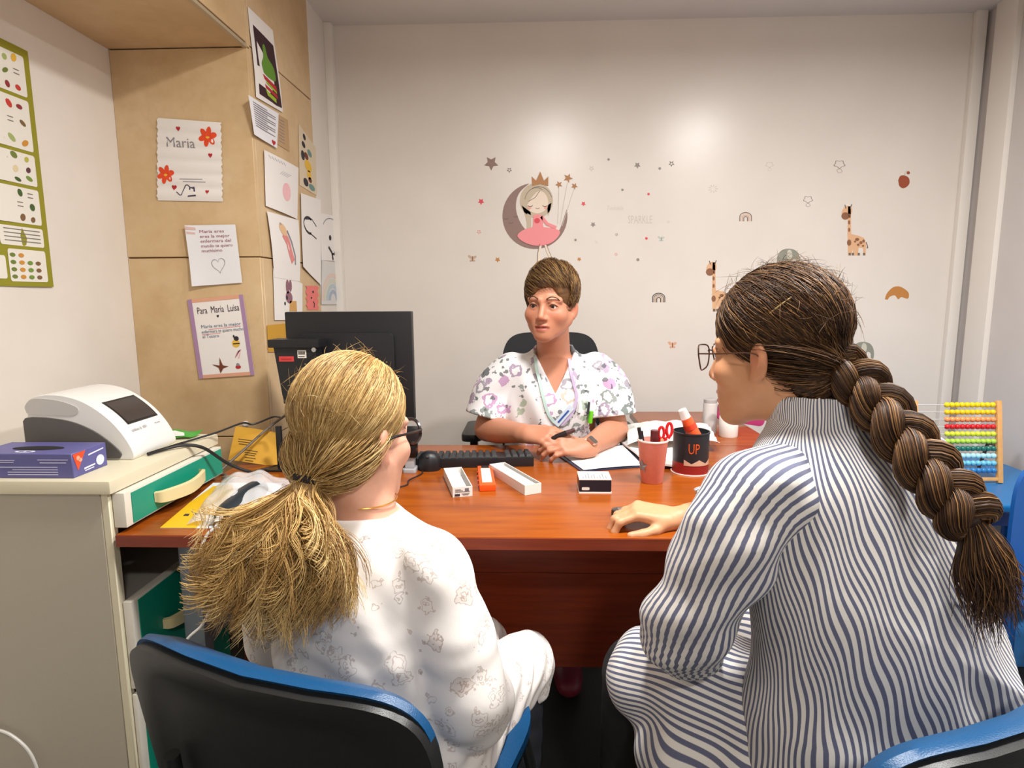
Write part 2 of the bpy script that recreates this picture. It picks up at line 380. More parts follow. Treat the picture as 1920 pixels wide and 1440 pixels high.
# stars
ST = [(921, 306, 14, taupe, 0, 'large brown star sticker above the crescent moon'), (902, 378, 6.5, redv, 0, 'red star sticker left of the crescent moon'),
      (1094, 382, 5, redv, 0, 'red star sticker just right of the moon princess'), (1195, 310, 6.5, greyv, 0, 'grey-brown star sticker high right of the princess'),
      (1112, 421, 5.5, greyv, 0, 'grey star sticker right of the pink skirt'), (1196, 487, 3.5, greyv, 0, 'small grey star sticker low right of the princess'),
      (933, 487, 5.5, ochrev, 0, 'small ochre star sticker below the moon on its left'), (1086, 486, 4.5, ochrev, 0, 'tiny ochre sticker right of the princess shoes'),
      (1141, 299, 2.8, greyv, 0, 'tiny grey dot sticker highest of the sticker dots'), (1237, 316, 3, greyv, 0, 'tiny grey dot sticker beside the outlined star'), (1167, 356, 2.8, greyv, 0, 'tiny grey dot sticker above the raised word'),
      (1216, 364, 2.8, redv, 0, 'tiny red dot sticker above the word SPARKLE'), (1212, 447, 3, redv, 0, 'tiny red dot sticker below the word SPARKLE'), (1079, 450, 2.8, greyv, 0, 'tiny grey dot sticker near the right end of the pink skirt'),
      (955, 319, 5.5, linev, 1, 'small outlined star sticker next to the large brown star'), (1109, 316, 5.5, palev, 1, 'pale outlined star sticker right of the wand stars'),
      (1259, 307, 6, linev, 1, 'outlined star sticker farthest right in the star group'), (898, 435, 5, V('rose', '#d99a92'), 1, 'rose outlined star sticker left of the moon'),
      (1156, 440, 3.5, greyv, 1, 'tiny outlined dot sticker left of the red dot'), (1253, 416, 3.5, palev, 1, 'faint outlined dot sticker right of SPARKLE'), (1155, 477, 4, V('rose', '#d99a92'), 1, 'rose outlined dot sticker low in the star group'), (1118, 454, 3, palev, 1, 'faint outlined dot sticker below the grey star')]
for x, y, r, m, outl, lab in ST:
    if outl:
        a = star(x, y, r); b = star(x, y, r*.55)
        polys = [[a[i], a[(i+1) % 10], b[(i+1) % 10], b[i]] for i in range(10)]
    else: polys = [star(x, y, r, .5 if r > 4 else .75)]
    tag(decal('star_sticker', m, polys), lab, 'wall sticker', 'star stickers around the moon')
def butterfly(name, lab, x, y, s, m1, m2):
    e = sticker(name, lab, x, y, 'butterfly stickers')
    decal('wings', m1, [ell(x-s*.5, y-s*.35, s*.55, s*.3, 12, .6), ell(x+s*.45, y-s*.3, s*.45, s*.28, 12, -.6), ell(x-s*.3, y+s*.4, s*.35, s*.25, 12, -.5), ell(x+s*.3, y+s*.4, s*.3, s*.22, 12, .5)], e)
    decal('body', m2, [ell(x, y, s*.12, s*.6, 10)], e, 1)
butterfly('butterfly_sticker', 'brown and cream butterfly sticker lower left of the moon', 886, 485, 9, V('beige', '#c4ab97'), brownv)
butterfly('butterfly_sticker', 'faint grey-green butterfly sticker right of the red dot', 1240, 448, 7, V('mint', '#b9c4bb'), sagev)
butterfly('butterfly_sticker', 'tan butterfly sticker left of the woman glasses', 1261, 647, 9, V('peach', '#dba98a'), brownv)
def decal_text(name, lab, s, x, y, w, h, m, sx=0):
    vs, fs = text2d(s); mx = max(v[0] for v in vs); mb = MB()
    mb.add([wpt(x+v[0]/mx*w+sx*v[1], y-v[1]*h/.7, 0)*[1, 0, 1]+np.array([0, R['back']-.0008, 0]) for v in vs], fs)
    return tag(mb.obj(name, m), lab, 'wall lettering')
decal_text('word_sticker', 'pale raised word SPARKLE stuck on the white wall', 'SPARKLE', 1177, 419, 46, 15, palev)
decal_text('word_sticker', 'faint white cursive word stuck above SPARKLE', 'Twinkle', 1136, 394, 32, 8, V('faint', '#cfc9c1'), 3)
def rainbow(lab, x, y, s, ms):
    e = sticker('rainbow_sticker', lab, x, y, 'rainbow stickers')
    for i, m in enumerate(ms):
        r = s*(1-i*.23); 
        decal('band', m, [stroke([(x-r, y)]+[(x-r*math.cos(math.radians(a)), y-s*.75-i*-.06*s-r*.75*math.sin(math.radians(a))) for a in range(0, 181, 15)]+[(x+r, y)], s*.14)], e)
rainbow('small brown and pink rainbow sticker left of the giraffe', 1398, 415, 11, [linev, V('band_pink', '#d8b7a5'), V('band_tan', '#c29b80'), linev])
rainbow('black outlined rainbow sticker left of the seated woman head', 1235, 567, 11.5, [V('black', '#3b332e'), linev, V('band_tan', '#c29b80'), V('black', '#3b332e')])
def giraffe(lab, x, y, k):
    e = sticker('giraffe_sticker', lab, x, y, 'giraffe stickers'); q = lambda a: [(x+u*k, y+v*k) for u, v in a]
    decal('body', tanv, [q([(-14, -92), (-9, -92), (-8, -40), (6, -37), (16, -33), (20, -22), (19, 0), (15, 0), (14, -14), (6, -15), (4, 0), (-4, 0), (-5, -13), (-8, 0), (-14, 0), (-15, -40)]), q(ell(-16, -82, 9, 12, 16, .5))], e)
    decal('muzzle', brownv, [q(ell(-19, -74, 7.5, 7, 14))], e, 1)
    decal('spots', brownv, [q(ell(a, b, c, d, 10)) for a, b, c, d in ((-12, -24, 4, 6), (3, -30, 4, 3), (10, -24, 3, 3), (5, -20, 2.5, 2.5), (15, -27, 2.5, 3), (-12, -48, 2, 4), (-12, -62, 2, 4), (-11, -74, 2, 4), (14, -18, 2, 2), (-1, -26, 2, 2))], e, 1)
    decal('horns', linev, [q(stroke([(-20, -95), (-18, -88)], 1.6)), q(stroke([(-7, -96), (-10, -88)], 1.6)), q(stroke([(20, -25), (23, -16)], 1.4)), q([(22, -18), (24, -14), (21, -13)])], e, 1)
    decal('hooves', linev, [q([(a, -5), (a+4, -5), (a+4, 0), (a, 0)]) for a in (-13, -7, 4, 14)], e, 1)
giraffe('tan spotted giraffe sticker standing on the right of the wall', 1604, 479, 1.0)
giraffe('giraffe sticker half hidden behind the brown-haired woman head', 1350, 584, 1.0)
def elephant(lab, x, y, s, f=1):
    e = sticker('elephant_sticker', lab, x, y, 'elephant stickers'); q = lambda a: [(x+f*u*s, y+v*s) for u, v in a]
    decal('body', sagev, [q([tuple(p) for p in catmull([(-20, 14), (-20, 0), (-12, -12), (2, -15), (14, -11), (20, 0), (20, 15), (15, 15), (14, 6), (8, 4), (5, 14), (-2, 14), (-4, 7), (-10, 7), (-12, 14), (-20, 14)], 4)])], e)
    decal('ear', V('light_sage', '#c8c5b4'), [q(ell(2, -4, 5, 9, 14))], e, 1)
elephant('grey-green elephant sticker right of the woman braid', 1618, 656, 1.0)
elephant('grey elephant sticker peeking above the woman hair', 1478, 482, 1.05)
e = sticker('balloon_sticker', 'rust red balloon sticker with a small heart at the top right', 1694, 352)
decal('balloon', rustv, [[tuple(p) for p in catmull([(1684, 338), (1688, 330), (1696, 329), (1704, 334), (1705, 344), (1699, 351), (1692, 353), (1686, 348), (1684, 338)], 4)]], e)
decal('bud', rustv, [ell(1703, 324, 3.2, 3.2, 10)], e); decal('stem', palev, [stroke([(1695, 330), (1698, 322), (1701, 320)], 1.2)], e)
tag(decal('armadillo_sticker', ochrev, [[tuple(p) for p in catmull([(1659, 561), (1663, 550), (1674, 539), (1686, 537), (1699, 544), (1704, 551), (1702, 560), (1690, 557), (1684, 561), (1678, 554), (1669, 556), (1664, 562)], 4)]]), 'ochre brown armadillo shaped sticker low on the right wall area', 'wall sticker')
def cloud(lab, x, y, s, m):
    pts = [(x+s*math.cos(a)*(1+.16*math.sin(5*a)), y+s*.72*math.sin(a)*(1+.16*math.sin(5*a))) for a in [2*PI*i/28 for i in range(29)]]
    pt2 = [(x+.5*s*math.cos(a)*(1+.15*math.sin(4*a)), y+1.25*s+s*.4*math.sin(a)) for a in [2*PI*i/20 for i in range(21)]]
    e = sticker('cloud_sticker', lab, x, y, 'cloud stickers')
    for nm, pp, cy in (('cloud_outline', pts, y), ('puff_outline', pt2, y+1.25*s)):
        r = decal(nm, m, [[pp[i], pp[i+1], ((pp[i+1][0]-x)*.84+x, (pp[i+1][1]-cy)*.84+cy), ((pp[i][0]-x)*.84+x, (pp[i][1]-cy)*.84+cy)] for i in range(len(pp)-1)], e)
        bm = bmesh.new(); bm.from_mesh(r.data); bmesh.ops.remove_doubles(bm, verts=bm.verts, dist=1e-5); bm.to_mesh(r.data); bm.free(); del r['kind']
cloud('outlined cloud sticker highest on the right', 1574, 308, 10, greyv); cloud('outlined cloud sticker left of the giraffe', 1515, 374, 8.5, greyv); cloud('faint cloud sticker above the small rainbow', 1443, 309, 7, palev)
tag(decal('firework_sticker', palev, [stroke([(1337+4*math.cos(a), 354+4*math.sin(a)), (1337+9*math.cos(a), 354+8*math.sin(a))], 1.3) for a in [2*PI*i/9 for i in range(9)]]), 'faint ring of short strokes sticker left of the rainbow', 'wall sticker')

# ------------------------------------------------------------------ papers
PAP = mat('paper_white', '#ebe7e3', .7); PAP2 = mat('paper_cool', '#e6e6ea', .7)
ink = mat('ink_black', '#2a2430', .7); inkg = mat('ink_grey', '#8b8890', .7); inkr = mat('ink_red', '#b3262e', .7); inkpk = mat('ink_pink', '#e39aa0', .7); inkor = mat('ink_orange', '#e2491f', .7); inkye = mat('ink_yellow', '#e3b53c', .7); inkpu = mat('ink_plum', '#8d5a86', .7); inkbl = mat('ink_blue', '#5a6f8c', .7); inkgn = mat('ink_green', '#5f8f2a', .7); inkbr = mat('ink_brown', '#6f3620', .7)
def paper(name, lab, pxs, plane, off, fold=None, m=PAP, cat='paper', nx=6, ny=10, jag=0, group='papers taped to the stone pier'):
    """pxs bl,br,tr,tl in photo pixels on the plane"""
    key, val = plane; cs = []
    for px, py in pxs: cs.append(at(px, py, **{key: val+(off if key == 'x' else -off)}))
    sh = Sheet(cs, fold)
    e = empty(name, sh.P(.5, 0), lab, cat, group); sh.e = e
    sh.body('sheet', m, e, nx, ny, jag=jag); return sh
FY = ('y', R['face']); FX = ('x', R['col'])
zig = lambda s, t: .004*abs(math.sin(t*PI*6))+.001
sh = paper('letter', 'folded white letter with orange flowers and a handwritten name on the stone', [(296, 376), (418, 378), (415, 230), (296, 221)], FY, .002, zig, ny=36, jag=.012)
flower = lambda x, y, r: [ell(x+r*.62*math.cos(a), y+r*.62*math.sin(a)*.8, r*.5, r*.3, 10, a) for a in [2*PI*i/6+.3 for i in range(6)]]
sh.print('flower', inkor, sh.e, flower(.79, .81, .13)); sh.print('flower', inkor, sh.e, flower(.13, .32, .12))
sh.print('flower_centre', inkye, sh.e, [ell(.79, .81, .03, .025), ell(.13, .32, .028, .022)], .0011)
sh.print('heart', inkr, sh.e, [heart(.33, .885, .035), heart(.83, .58, .035), heart(.26, .165, .04), heart(.77, .12, .03)])
sh.text('handwriting', inkg, sh.e, [('Maria', .13, .66, .17, .46)])
sh.print('pencil_line', inkg, sh.e, [stroke([(.35, .27), (.7, .275)], .008), stroke([(.4, .24), (.75, .24)], .008)])
sh.print('doodle', mat('ink_violet', '#453a55', .7), sh.e, [[(.47, .05), (.6, .06), (.57, .18), (.49, .17)], stroke([tuple(p) for p in catmull([(.3, .11), (.37, .07), (.42, .17), (.46, .2), (.52, .16)], 5)], .012)])
sh.print('doodle_screen', PAP, sh.e, [[(.51, .12), (.56, .12), (.555, .16), (.51, .16)]], .0012)
curl = lambda s, t: .004+.03*max(0, .35-s)**1.5+.02*max(0, .4-t)*max(0, .6-s)
sh = paper('note', 'white note with red handwriting and a pencil heart', [(364, 537), (455, 530), (442, 421), (349, 423)], FY, .002, curl, m=PAP2, nx=10)
sh.text('handwriting', mat('ink_wine', '#9c5560', .7), sh.e, [('María eres', .26, .87, .075, .5), ('eres la mejor', .26, .79, .075, .6), ('enfermera del', .26, .71, .075, .62), ('mundo te quiero', .26, .63, .075, .64), ('muchísimo', .26, .55, .075, .42)])
hp = heart(.57, .33, .15, .1); hp2 = [((x-.57)*.92+.57, (y-.33)*.92+.33) for x, y in hp]
sh.print('pencil_heart', inkg, sh.e, [[hp[i], hp[(i+1) % 22], hp2[(i+1) % 22], hp2[i]] for i in range(22)])
sh.print('tape', mat('tape_rose', '#d8b9b4', .5), sh.e, [[(.0, .93), (.2, .92), (.2, .96), (.0, .985)], [(.02, .86), (.18, .85), (.18, .88), (.02, .9)]])
sh = paper('letter', 'white letter with purple side borders reading Para Maria Luisa', [(374, 710), (478, 703), (456, 552), (352, 562)], FY, .002, lambda s, t: .002)
sh.print('border', mat('ink_mauve', '#a583a6', .7), sh.e, [[(0, 0), (.075, 0), (.075, 1), (0, 1)], [(.925, 0), (1, 0), (1, 1), (.925, 1)]])
sh.print('border', mat('ink_salmon', '#dba387', .7), sh.e, [[(.075, .955), (.925, .955), (.925, 1), (.075, 1)], [(.075, 0), (.925, 0), (.925, .045), (.075, .045)]])
sh.text('handwriting', mat('ink_dark_plum', '#3d1a33', .7), sh.e, [('Para  María  Luisa', .14, .81, .12, .76)])
sh.print('heart', ink, sh.e, [heart(.5, .765, .022)])
sh.text('handwriting', inkbl, sh.e, [('María eres la mejor', .17, .63, .06, .72), ('enfermera te quiero mucho', .17, .565, .06, .75), ('el Tesoro', .17, .505, .06, .3)])
sh.print('underline', inkpk, sh.e, [stroke([(.3, .61), (.88, .62)], .008), stroke([(.17, .55), (.5, .553)], .008)])
sh.print('butterfly', inkbr, sh.e, [[(.27, .17), (.4, .15), (.42, .25), (.46, .15), (.56, .13), (.46, .11), (.4, .05), (.38, .12)]])
sh.print('bee', inkye, sh.e, [ell(.75, .41, .07, .05, 14)]); sh.print('bee_stripe', ink, sh.e, [ell(.77, .47, .045, .03, 12), [(.7, .4), (.82, .4), (.82, .415), (.7, .415)], ell(.73, .50, .015, .018)], .0011)
sh.print('scribble', inkpk, sh.e, [stroke([(.7, .23), (.77, .32), (.73, .25), (.82, .33), (.76, .22)], .012)])
sh.print('ladybird', inkr, sh.e, [ell(.73, .115, .05, .025, 12)]); sh.print('ladybird_dot', inkg, sh.e, [ell(.73, .145, .03, .02, 10)], .0011)
# papers on the pier side
sh = paper('art_print', 'child painting of a green figure on dark maroon paper with white margin', [(479, 182), (529, 211), (511, 57), (464, 12)], FX, .002, lambda s, t: .003+.002*math.sin(5*t))
sh.print('maroon_ground', mat('ink_maroon', '#34151f', .7), sh.e, [[(.12, .06), (.5, .05), (.75, .04), (.97, .05), (.93, .4), (.92, .8), (.6, .82), (.13, .84), (.13, .5)]])
sh.print('green_figure', inkgn, sh.e, [[tuple(p) for p in catmull([(.35, .35), (.3, .45), (.4, .55), (.42, .68), (.52, .7), (.58, .58), (.78, .5), (.8, .35), (.55, .33), (.35, .35)], 4)]], .0012)
sh.print('red_band', inkr, sh.e, [[(.3, .33), (.8, .28), (.82, .22), (.35, .28)], [(.35, .22), (.8, .18), (.82, .13), (.38, .18)]], .0012)
sh.print('lime_band', mat('ink_lime', '#9bb52c', .7), sh.e, [[(.4, .27), (.8, .22), (.8, .19), (.42, .24)], [(.35, .17), (.42, .1), (.75, .07), (.75, .12), (.45, .15)]], .0014)
sh = paper('typed_letter', 'typed white letter with a small red heart at its corner', [(472, 252), (517, 278), (520, 213), (461, 178)], FX, .004, lambda s, t: .005+.01*max(0, .4-s), m=PAP2)
sh.print('typed_line', inkg, sh.e, [[(.12, t0), (.9 if i % 3 else .6, t0), (.9 if i % 3 else .6, t0+.022), (.12, t0+.022)] for i, t0 in enumerate([.88-.06*k for k in range(11)])])
sh.print('heart', inkr, sh.e, [heart(.84, .1, .09)])
sh = paper('brown_card', 'small brownish printed card beside the typed letter', [(519, 270), (543, 284), (540, 225), (521, 214)], FX, .002, m=mat('card_tan', '#b9976f', .7))
sh.print('print_line', inkg, sh.e, [[(.15, t0), (.6, t0), (.6, t0+.02), (.15, t0+.02)] for t0 in [.85-.1*k for k in range(8)]])
sh = paper('drawing', 'white sheet with a pink heart drawing', [(497, 386), (556, 411), (558, 315), (494, 281)], FX, .003, lambda s, t: .003+.004*math.sin(3*s))
sh.print('pink_heart', mat('ink_soft_pink', '#eebbbf', .7), sh.e, [ell(.6, .42, .13, .17, 16)]); sh.print('sketch_line', mat('ink_faint', '#c3c3c8', .7), sh.e, [stroke([(.1+.08*i, .95), (.16+.08*i, .9)], .015) for i in range(6)]+[stroke([(.4+.05*i, .7), (.5+.06*i, .78)], .012) for i in range(5)])
sh = paper('drawing', 'white sheet with a pink and orange horse drawing', [(513, 520), (561, 528), (558, 413), (499, 396)], FX, .003, lambda s, t: .003+.004*math.sin(3*t))
sh.print('horse_body', mat('ink_coral', '#dd8b87', .7), sh.e, [stroke([tuple(p) for p in catmull([(.42, .72), (.55, .6), (.62, .45), (.72, .3)], 5)], .14)])
sh.print('horse_head', mat('ink_apricot', '#e0b98f', .7), sh.e, [ell(.42, .78, .13, .08, 14, -.5)], .0012); sh.print('mane', mat('ink_slate', '#8e8a94', .7), sh.e, [stroke([(.55, .78), (.68, .62), (.8, .4), (.8, .26)], .04), ell(.35, .86, .03, .02)], .0012)
sh = paper('drawing', 'white sheet with small cartoon figures behind the monitor', [(514, 600), (566, 600), (566, 532), (511, 503)], FX, .0025, lambda s, t: .0025)
sh.print('figure', mat('ink_mulberry', '#8e6270', .7), sh.e, [ell(.45, .75, .06, .16, 12), ell(.55, .8, .05, .14, 12), ell(.5, .52, .12, .14, 14)])
sh.print('body', mat('ink_honey', '#d0a05c', .7), sh.e, [[(.5, .2), (.78, .22), (.76, .48), (.52, .44)]]); sh.print('eyes', ink, sh.e, [ell(.42, .5, .03, .05), ell(.35, .36, .025, .04)], .0012); sh.print('note_line', inkr, sh.e, [[(.1, .91), (.25, .9), (.25, .93), (.1, .94)]])
sh = paper('photo_card', 'colourful cartoon card with rounded animals high on the pier', [(562, 347), (594, 367), (592, 277), (560, 232)], FX, .002, m=mat('card_cream', '#d8c8ac', .6))
for nm, m_, pl in (('dark_patch', ink, [ell(.25, .75, .1, .05), ell(.3, .9, .08, .05), ell(.2, .55, .1, .08), ell(.35, .12, .14, .07)]), ('teal_patch', mat('ink_teal', '#6c8f8a', .7), [ell(.6, .72, .13, .06), ell(.7, .1, .18, .06)]), ('ochre_patch', inkye, [ell(.5, .45, .2, .1), ell(.55, .3, .12, .08)]), ('brown_patch', inkbr, [ell(.4, .6, .12, .06), ell(.6, .22, .1, .05)])): sh.print(nm, m_, sh.e, pl)
sh = paper('drawing', 'white sheet with a grey pencil animal outline', [(566, 500), (601, 535), (600, 375), (563, 362)], FX, .004, lambda s, t: .003+.02*max(0, .4-s)*max(0, .4-t), nx=8)
sh.print('pencil_outline', ink, sh.e, [stroke(arc(.35, .62, .25, 60, 300, 12, ry=.1), .03), stroke([(.2, .68), (.5, .72), (.75, .66)], .014), stroke([(.4, .53), (.75, .51)], .014)])
sh = paper('drawing', 'white sheet with a small black and white panda drawing', [(602, 488), (640, 490), (634, 405), (600, 400)], FX, .002, lambda s, t: .002)
sh.print('panda', ink, sh.e, [ell(.45, .5, .06, .06), ell(.72, .5, .06, .05), stroke([(.35, .3), (.5, .18), (.55, .02)], .06), stroke([(.8, .32), (.65, .18), (.7, .02)], .06), stroke([(.5, .15), (.7, .15)], .05)]); sh.print('outline', inkg, sh.e, [stroke(arc(.5, .7, .4, 20, 160, 10, ry=.22), .02)])
sh = paper('drawing', 'pale paper with a pastel rainbow above the monitor', [(602, 571), (645, 571), (639, 495), (603, 488)], FX, .002, lambda s, t: .002, m=mat('paper_grey', '#d8d6d4', .7))
for i, c in enumerate(('#e0c9bd', '#d3d2c0', '#b7c5cc', '#a7b3c4')):
    r = .46-.1*i; sh.print('band', mat('pastel%d' % i, c, .7), sh.e, [stroke([(.5+r*math.cos(math.radians(a)), .1+r*1.3*math.sin(math.radians(a))) for a in range(0, 181, 15)], .09)])
sh = paper('ribbon_card', 'coral pink cut-out card hanging above the monitor', [(576, 581), (597, 581), (596, 536), (574, 536)], FX, .002, m=mat('card_coral', '#e77a74', .7), jag=.08)
sh.print('mark', ink, sh.e, [ell(.55, .75, .07, .05), ell(.4, .5, .06, .04), stroke([(.6, .1), (.65, .25), (.55, .35)], .06)])
sh = paper('envelope', 'mustard yellow envelope pinned behind the monitor corner', [(503, 660), (560, 660), (562, 604), (501, 610)], FX, .003, m=mat('mustard_paper', '#c8962c', .7))
# food poster on the alcove wall
fx = R['left']+.004; tr_, br_ = at(48, 95, x=fx), at(102, 538, x=fx)
y1 = (tr_[1]+br_[1])/2; y0 = y1-.46; z1, z0 = tr_[2], br_[2]
sh = Sheet([(fx, y0, z0), (fx, y1, z0), (fx, y1, z1), (fx, y0, z1)], lambda s, t: .001+.002*math.sin(9*s))
e = empty('food_poster', (fx, (y0+y1)/2, z0), 'tall nutrition poster with an olive green border and food pictures', 'poster'); sh.body('sheet', mat('olive_print', '#8e8a1e', .5), e, 10, 6)
pw = mat('poster_white', '#e3e0d6', .5)
rows = [(.965, .80), (.785, .575), (.56, .43), (.415, .265)]
def rr(s0, s1, t0, t1, r=.012): return [( (s0+s1)/2+x, (t0+t1)/2+y) for x, y in rrect(s1-s0, t1-t0, r, 3)]
foods = ['#6a7a35', '#3f5a2a', '#8e2f36', '#c98b34', '#b5b04a', '#d8c9a2', '#6f8f3a', '#c23a30', '#e0b03a', '#7a5a3a', '#9fae6a', '#5b2f3a']
rnd = random.Random(3); dots = {c: [] for c in foods}; lines = []
for t1_, t0_ in rows:
    sh.print('panel', pw, e, [rr(.02, .955, t0_, t1_)], .0012)
    for i in range(11):
        for j in range(3):
            s = .06+.083*i+rnd.uniform(-.01, .01); tt = t0_+(t1_-t0_)*(j+.5)/3+rnd.uniform(-.008, .008)
            if rnd.random() < .25: lines += [[(s-.02, tt-.008), (s+.02, tt-.008), (s+.02, tt-.004), (s-.02, tt-.004)], [(s-.02, tt+.008), (s+.02, tt+.008), (s+.02, tt+.012), (s-.02, tt+.012)]]
            else: dots[rnd.choice(foods)].append(ell(s, tt, rnd.uniform(.016, .028), rnd.uniform(.008, .016), 10, rnd.uniform(-.6, .6)))
for s0, s1, t0_, t1_ in ((.02, .62, .135, .25), (.64, .955, .17, .25), (.02, .66, .03, .125), (.68, .955, .02, .155)):
    sh.print('panel', pw, e, [rr(s0, s1, t0_, t1_)], .0012)
for k in range(4): lines.append([(.67, .235-.016*k), (.93, .235-.016*k), (.93, .239-.016*k), (.67, .239-.016*k)])
for i in range(7): dots[foods[(i*5) % 12]].append(ell(.06+.082*i, .19, .022, .02, 10)); dots[foods[(i*7+2) % 12]].append(ell(.06+.085*i, .075, .026, .018, 10))
for i in range(14): dots[foods[(i*3) % 12]].append(ell(.71+.06*(i % 4), .04+.03*(i//4), .02, .009, 8))
for c in foods: sh.print('food_print', mat('food_'+c[1:], c, .5), e, dots[c], .0016)
sh.print('text_line', mat('poster_line', '#7c766a', .6), e, lines, .0016)
# ------------------------------------------------------------------ desk
m, t = nmat('cherry_wood'); v = t.coord((1.2, 9, 9)); g1 = t.noise(v, 3, 6, .6); g2 = t.noise(t.coord((3, 60, 60)), 4, 4)
c = t.ramp(g1, [(.25, lin('#7c380d')), (.5, lin('#994b0e')), (.75, lin('#a85a16'))]); t.link(t.mix(t.math('MULTIPLY', g2, .35), c, lin('#7c3a10')), t.b.inputs['Base Color'])
t.b.inputs['Roughness'].default_value = .26; t.b.inputs['Specular IOR Level'].default_value = .38
CHERRY = m
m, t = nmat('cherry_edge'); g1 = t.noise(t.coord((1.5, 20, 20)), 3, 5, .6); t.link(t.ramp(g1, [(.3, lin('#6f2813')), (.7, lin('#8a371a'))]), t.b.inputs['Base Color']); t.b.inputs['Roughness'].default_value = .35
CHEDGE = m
GMET = mat('grey_steel', '#7d8790', .45, .2); BLK = mat('black_plastic', '#15161a', .42, bump=.1, bscale=400); BLKG = mat('black_gloss', '#0d0d10', .22); DZ = .74
dk = empty('desk', (-.04, 1.69, 0), 'wide cherry wood office desk with an orange red top', 'desk')
DX0, DX1, DY0, DY1 = -.925, .86, 1.27, 2.11
MB().box((DX0, DY0+.003, .7125), (DX1, DY1, DZ)).obj('top', CHERRY, dk, bevel=.003)
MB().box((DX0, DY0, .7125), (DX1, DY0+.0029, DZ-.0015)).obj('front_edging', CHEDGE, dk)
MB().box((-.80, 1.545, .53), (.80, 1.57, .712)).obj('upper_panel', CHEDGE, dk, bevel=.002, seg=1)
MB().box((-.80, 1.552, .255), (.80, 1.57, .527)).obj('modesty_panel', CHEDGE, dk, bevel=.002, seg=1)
for x in (-.855, .78):
    MB().box((x, 1.38, .03), (x+.05, 1.42, .712)).obj('leg', GMET, dk, bevel=.006)
    MB().box((x, 1.94, .03), (x+.05, 1.98, .712)).obj('leg', GMET, dk, bevel=.006)
    MB().box((x, 1.33, 0), (x+.05, 2.04, .03)).obj('foot', GMET, dk, bevel=.006)
    MB().box((x+.005, 1.42, .4), (x+.045, 1.94, .68)).obj('side_panel', GMET, dk, bevel=.003)
rt = empty('desk_return', (.66, 2.42, 0), 'cherry wood side return of the desk behind the pencil cup', 'desk')
MB().box((.44, 2.114, .7125), (.86, 2.74, DZ)).obj('top', CHERRY, rt, bevel=.003)
MB().box((.80, 2.15, 0), (.83, 2.70, .712)).obj('side_panel', CHEDGE, rt, bevel=.002, seg=1)
MB().box((.47, 2.68, 0), (.80, 2.70, .712)).obj('back_panel', CHEDGE, rt, bevel=.002, seg=1)
# ------------------------------------------------------------------ cabinet
CREAM = mat('cream_laminate', '#d9d1b6', .45); CGREY = mat('greige_panel', '#b3ab9b', .55, vary=.03, vscale=400); TEAL = mat('teal_laminate', '#0e8f76', .4, vary=.04, vscale=8); TEALD = TEAL
X0, X1, Y0, Y1, CZ = -1.385, -.935, 1.275, 1.72, .865
cb = empty('drawer_cabinet', ((X0+X1)/2, (Y0+Y1)/2, 0), 'greige drawer cabinet with teal drawer fronts at the left of the desk', 'cabinet')
MB().box((X0, Y0, 0), (X1-.018, Y0+.02, .834)).obj('side_panel', CGREY, cb, bevel=.002, seg=1)
MB().box((X0, Y1-.02, 0), (X1-.018, Y1, .834)).obj('side_panel', CGREY, cb, bevel=.002, seg=1)
MB().box((X0, Y0+.02, 0), (X0+.015, Y1-.02, .834)).obj('back_panel', CGREY, cb)
for y in (Y0, Y1-.022): MB().box((X1-.018, y, 0), (X1, y+.022, .834)).obj('edge_strip', CREAM, cb, bevel=.002, seg=1)
MB().box((X0+.015, Y0+.02, .735), (X1-.02, Y1-.02, .75)).obj('inner_shelf', CGREY, cb)
MB().box((X0+.015, Y0+.02, .03), (X1-.02, Y1-.02, .045)).obj('bottom_panel', CGREY, cb)
MB().box((X0-.005, Y0-.012, .8345), (X1+.014, Y1+.012, CZ)).obj('top', CREAM, cb, bevel=.006)
def drawer(z0, z1, out, handle=True):
    d = MB().box((X1-.30, Y0+.03, z0+.006), (X1+.002, Y1-.03, z1-.016)).obj('drawer', mat('drawer_box', '#b7b2a6', .5), cb, bevel=.002, seg=1)
    MB().box((X1+.002, Y0+.008, z0), (X1+out, Y1-.008, z1)).obj('drawer_frame', mat('drawer_frame', '#ddd8cb', .45), d, bevel=.0025)
    MB().box((X1+out, Y0+.03, z0+.004), (X1+out+.002, Y1-.012, z1-.006)).obj('drawer_front', TEAL, d)
    if handle:
        zc = (z0+z1)/2; yc = (Y0+Y1)/2-.01; pts = catmull([(X1+out+.001, yc-.1, zc-.004), (X1+out+.02, yc-.085, zc-.006), (X1+out+.034, yc, zc-.01), (X1+out+.02, yc+.085, zc-.006), (X1+out+.001, yc+.1, zc-.004)], 6)
        mb = MB(); prof = [(-.004, -.011), (.004, -.011), (.005, .011), (-.003, .013)]; vs = []
        for i, p in enumerate(pts):
            tg = np.array(pts[min(i+1, len(pts)-1)])-np.array(pts[max(i-1, 0)]); tg /= np.linalg.norm(tg); nrm = np.array([tg[1], -tg[0], 0]); k = 1+.35*math.sin(PI*i/(len(pts)-1))
            vs += [p+nrm*a+np.array([0, 0, b*k]) for a, b in prof]
        n = len(pts); fs = [(j*4+i, j*4+(i+1) % 4, (j+1)*4+(i+1) % 4, (j+1)*4+i) for j in range(n-1) for i in range(4)]+[(3, 2, 1, 0), tuple((n-1)*4+i for i in range(4))]
        mb.add(vs, fs).obj('handle', mat('handle_cream', '#d8c99a', .4), d, smooth=True)
drawer(.752, .832, .030); drawer(.36, .575, .022); drawer(.05, .345, .012)
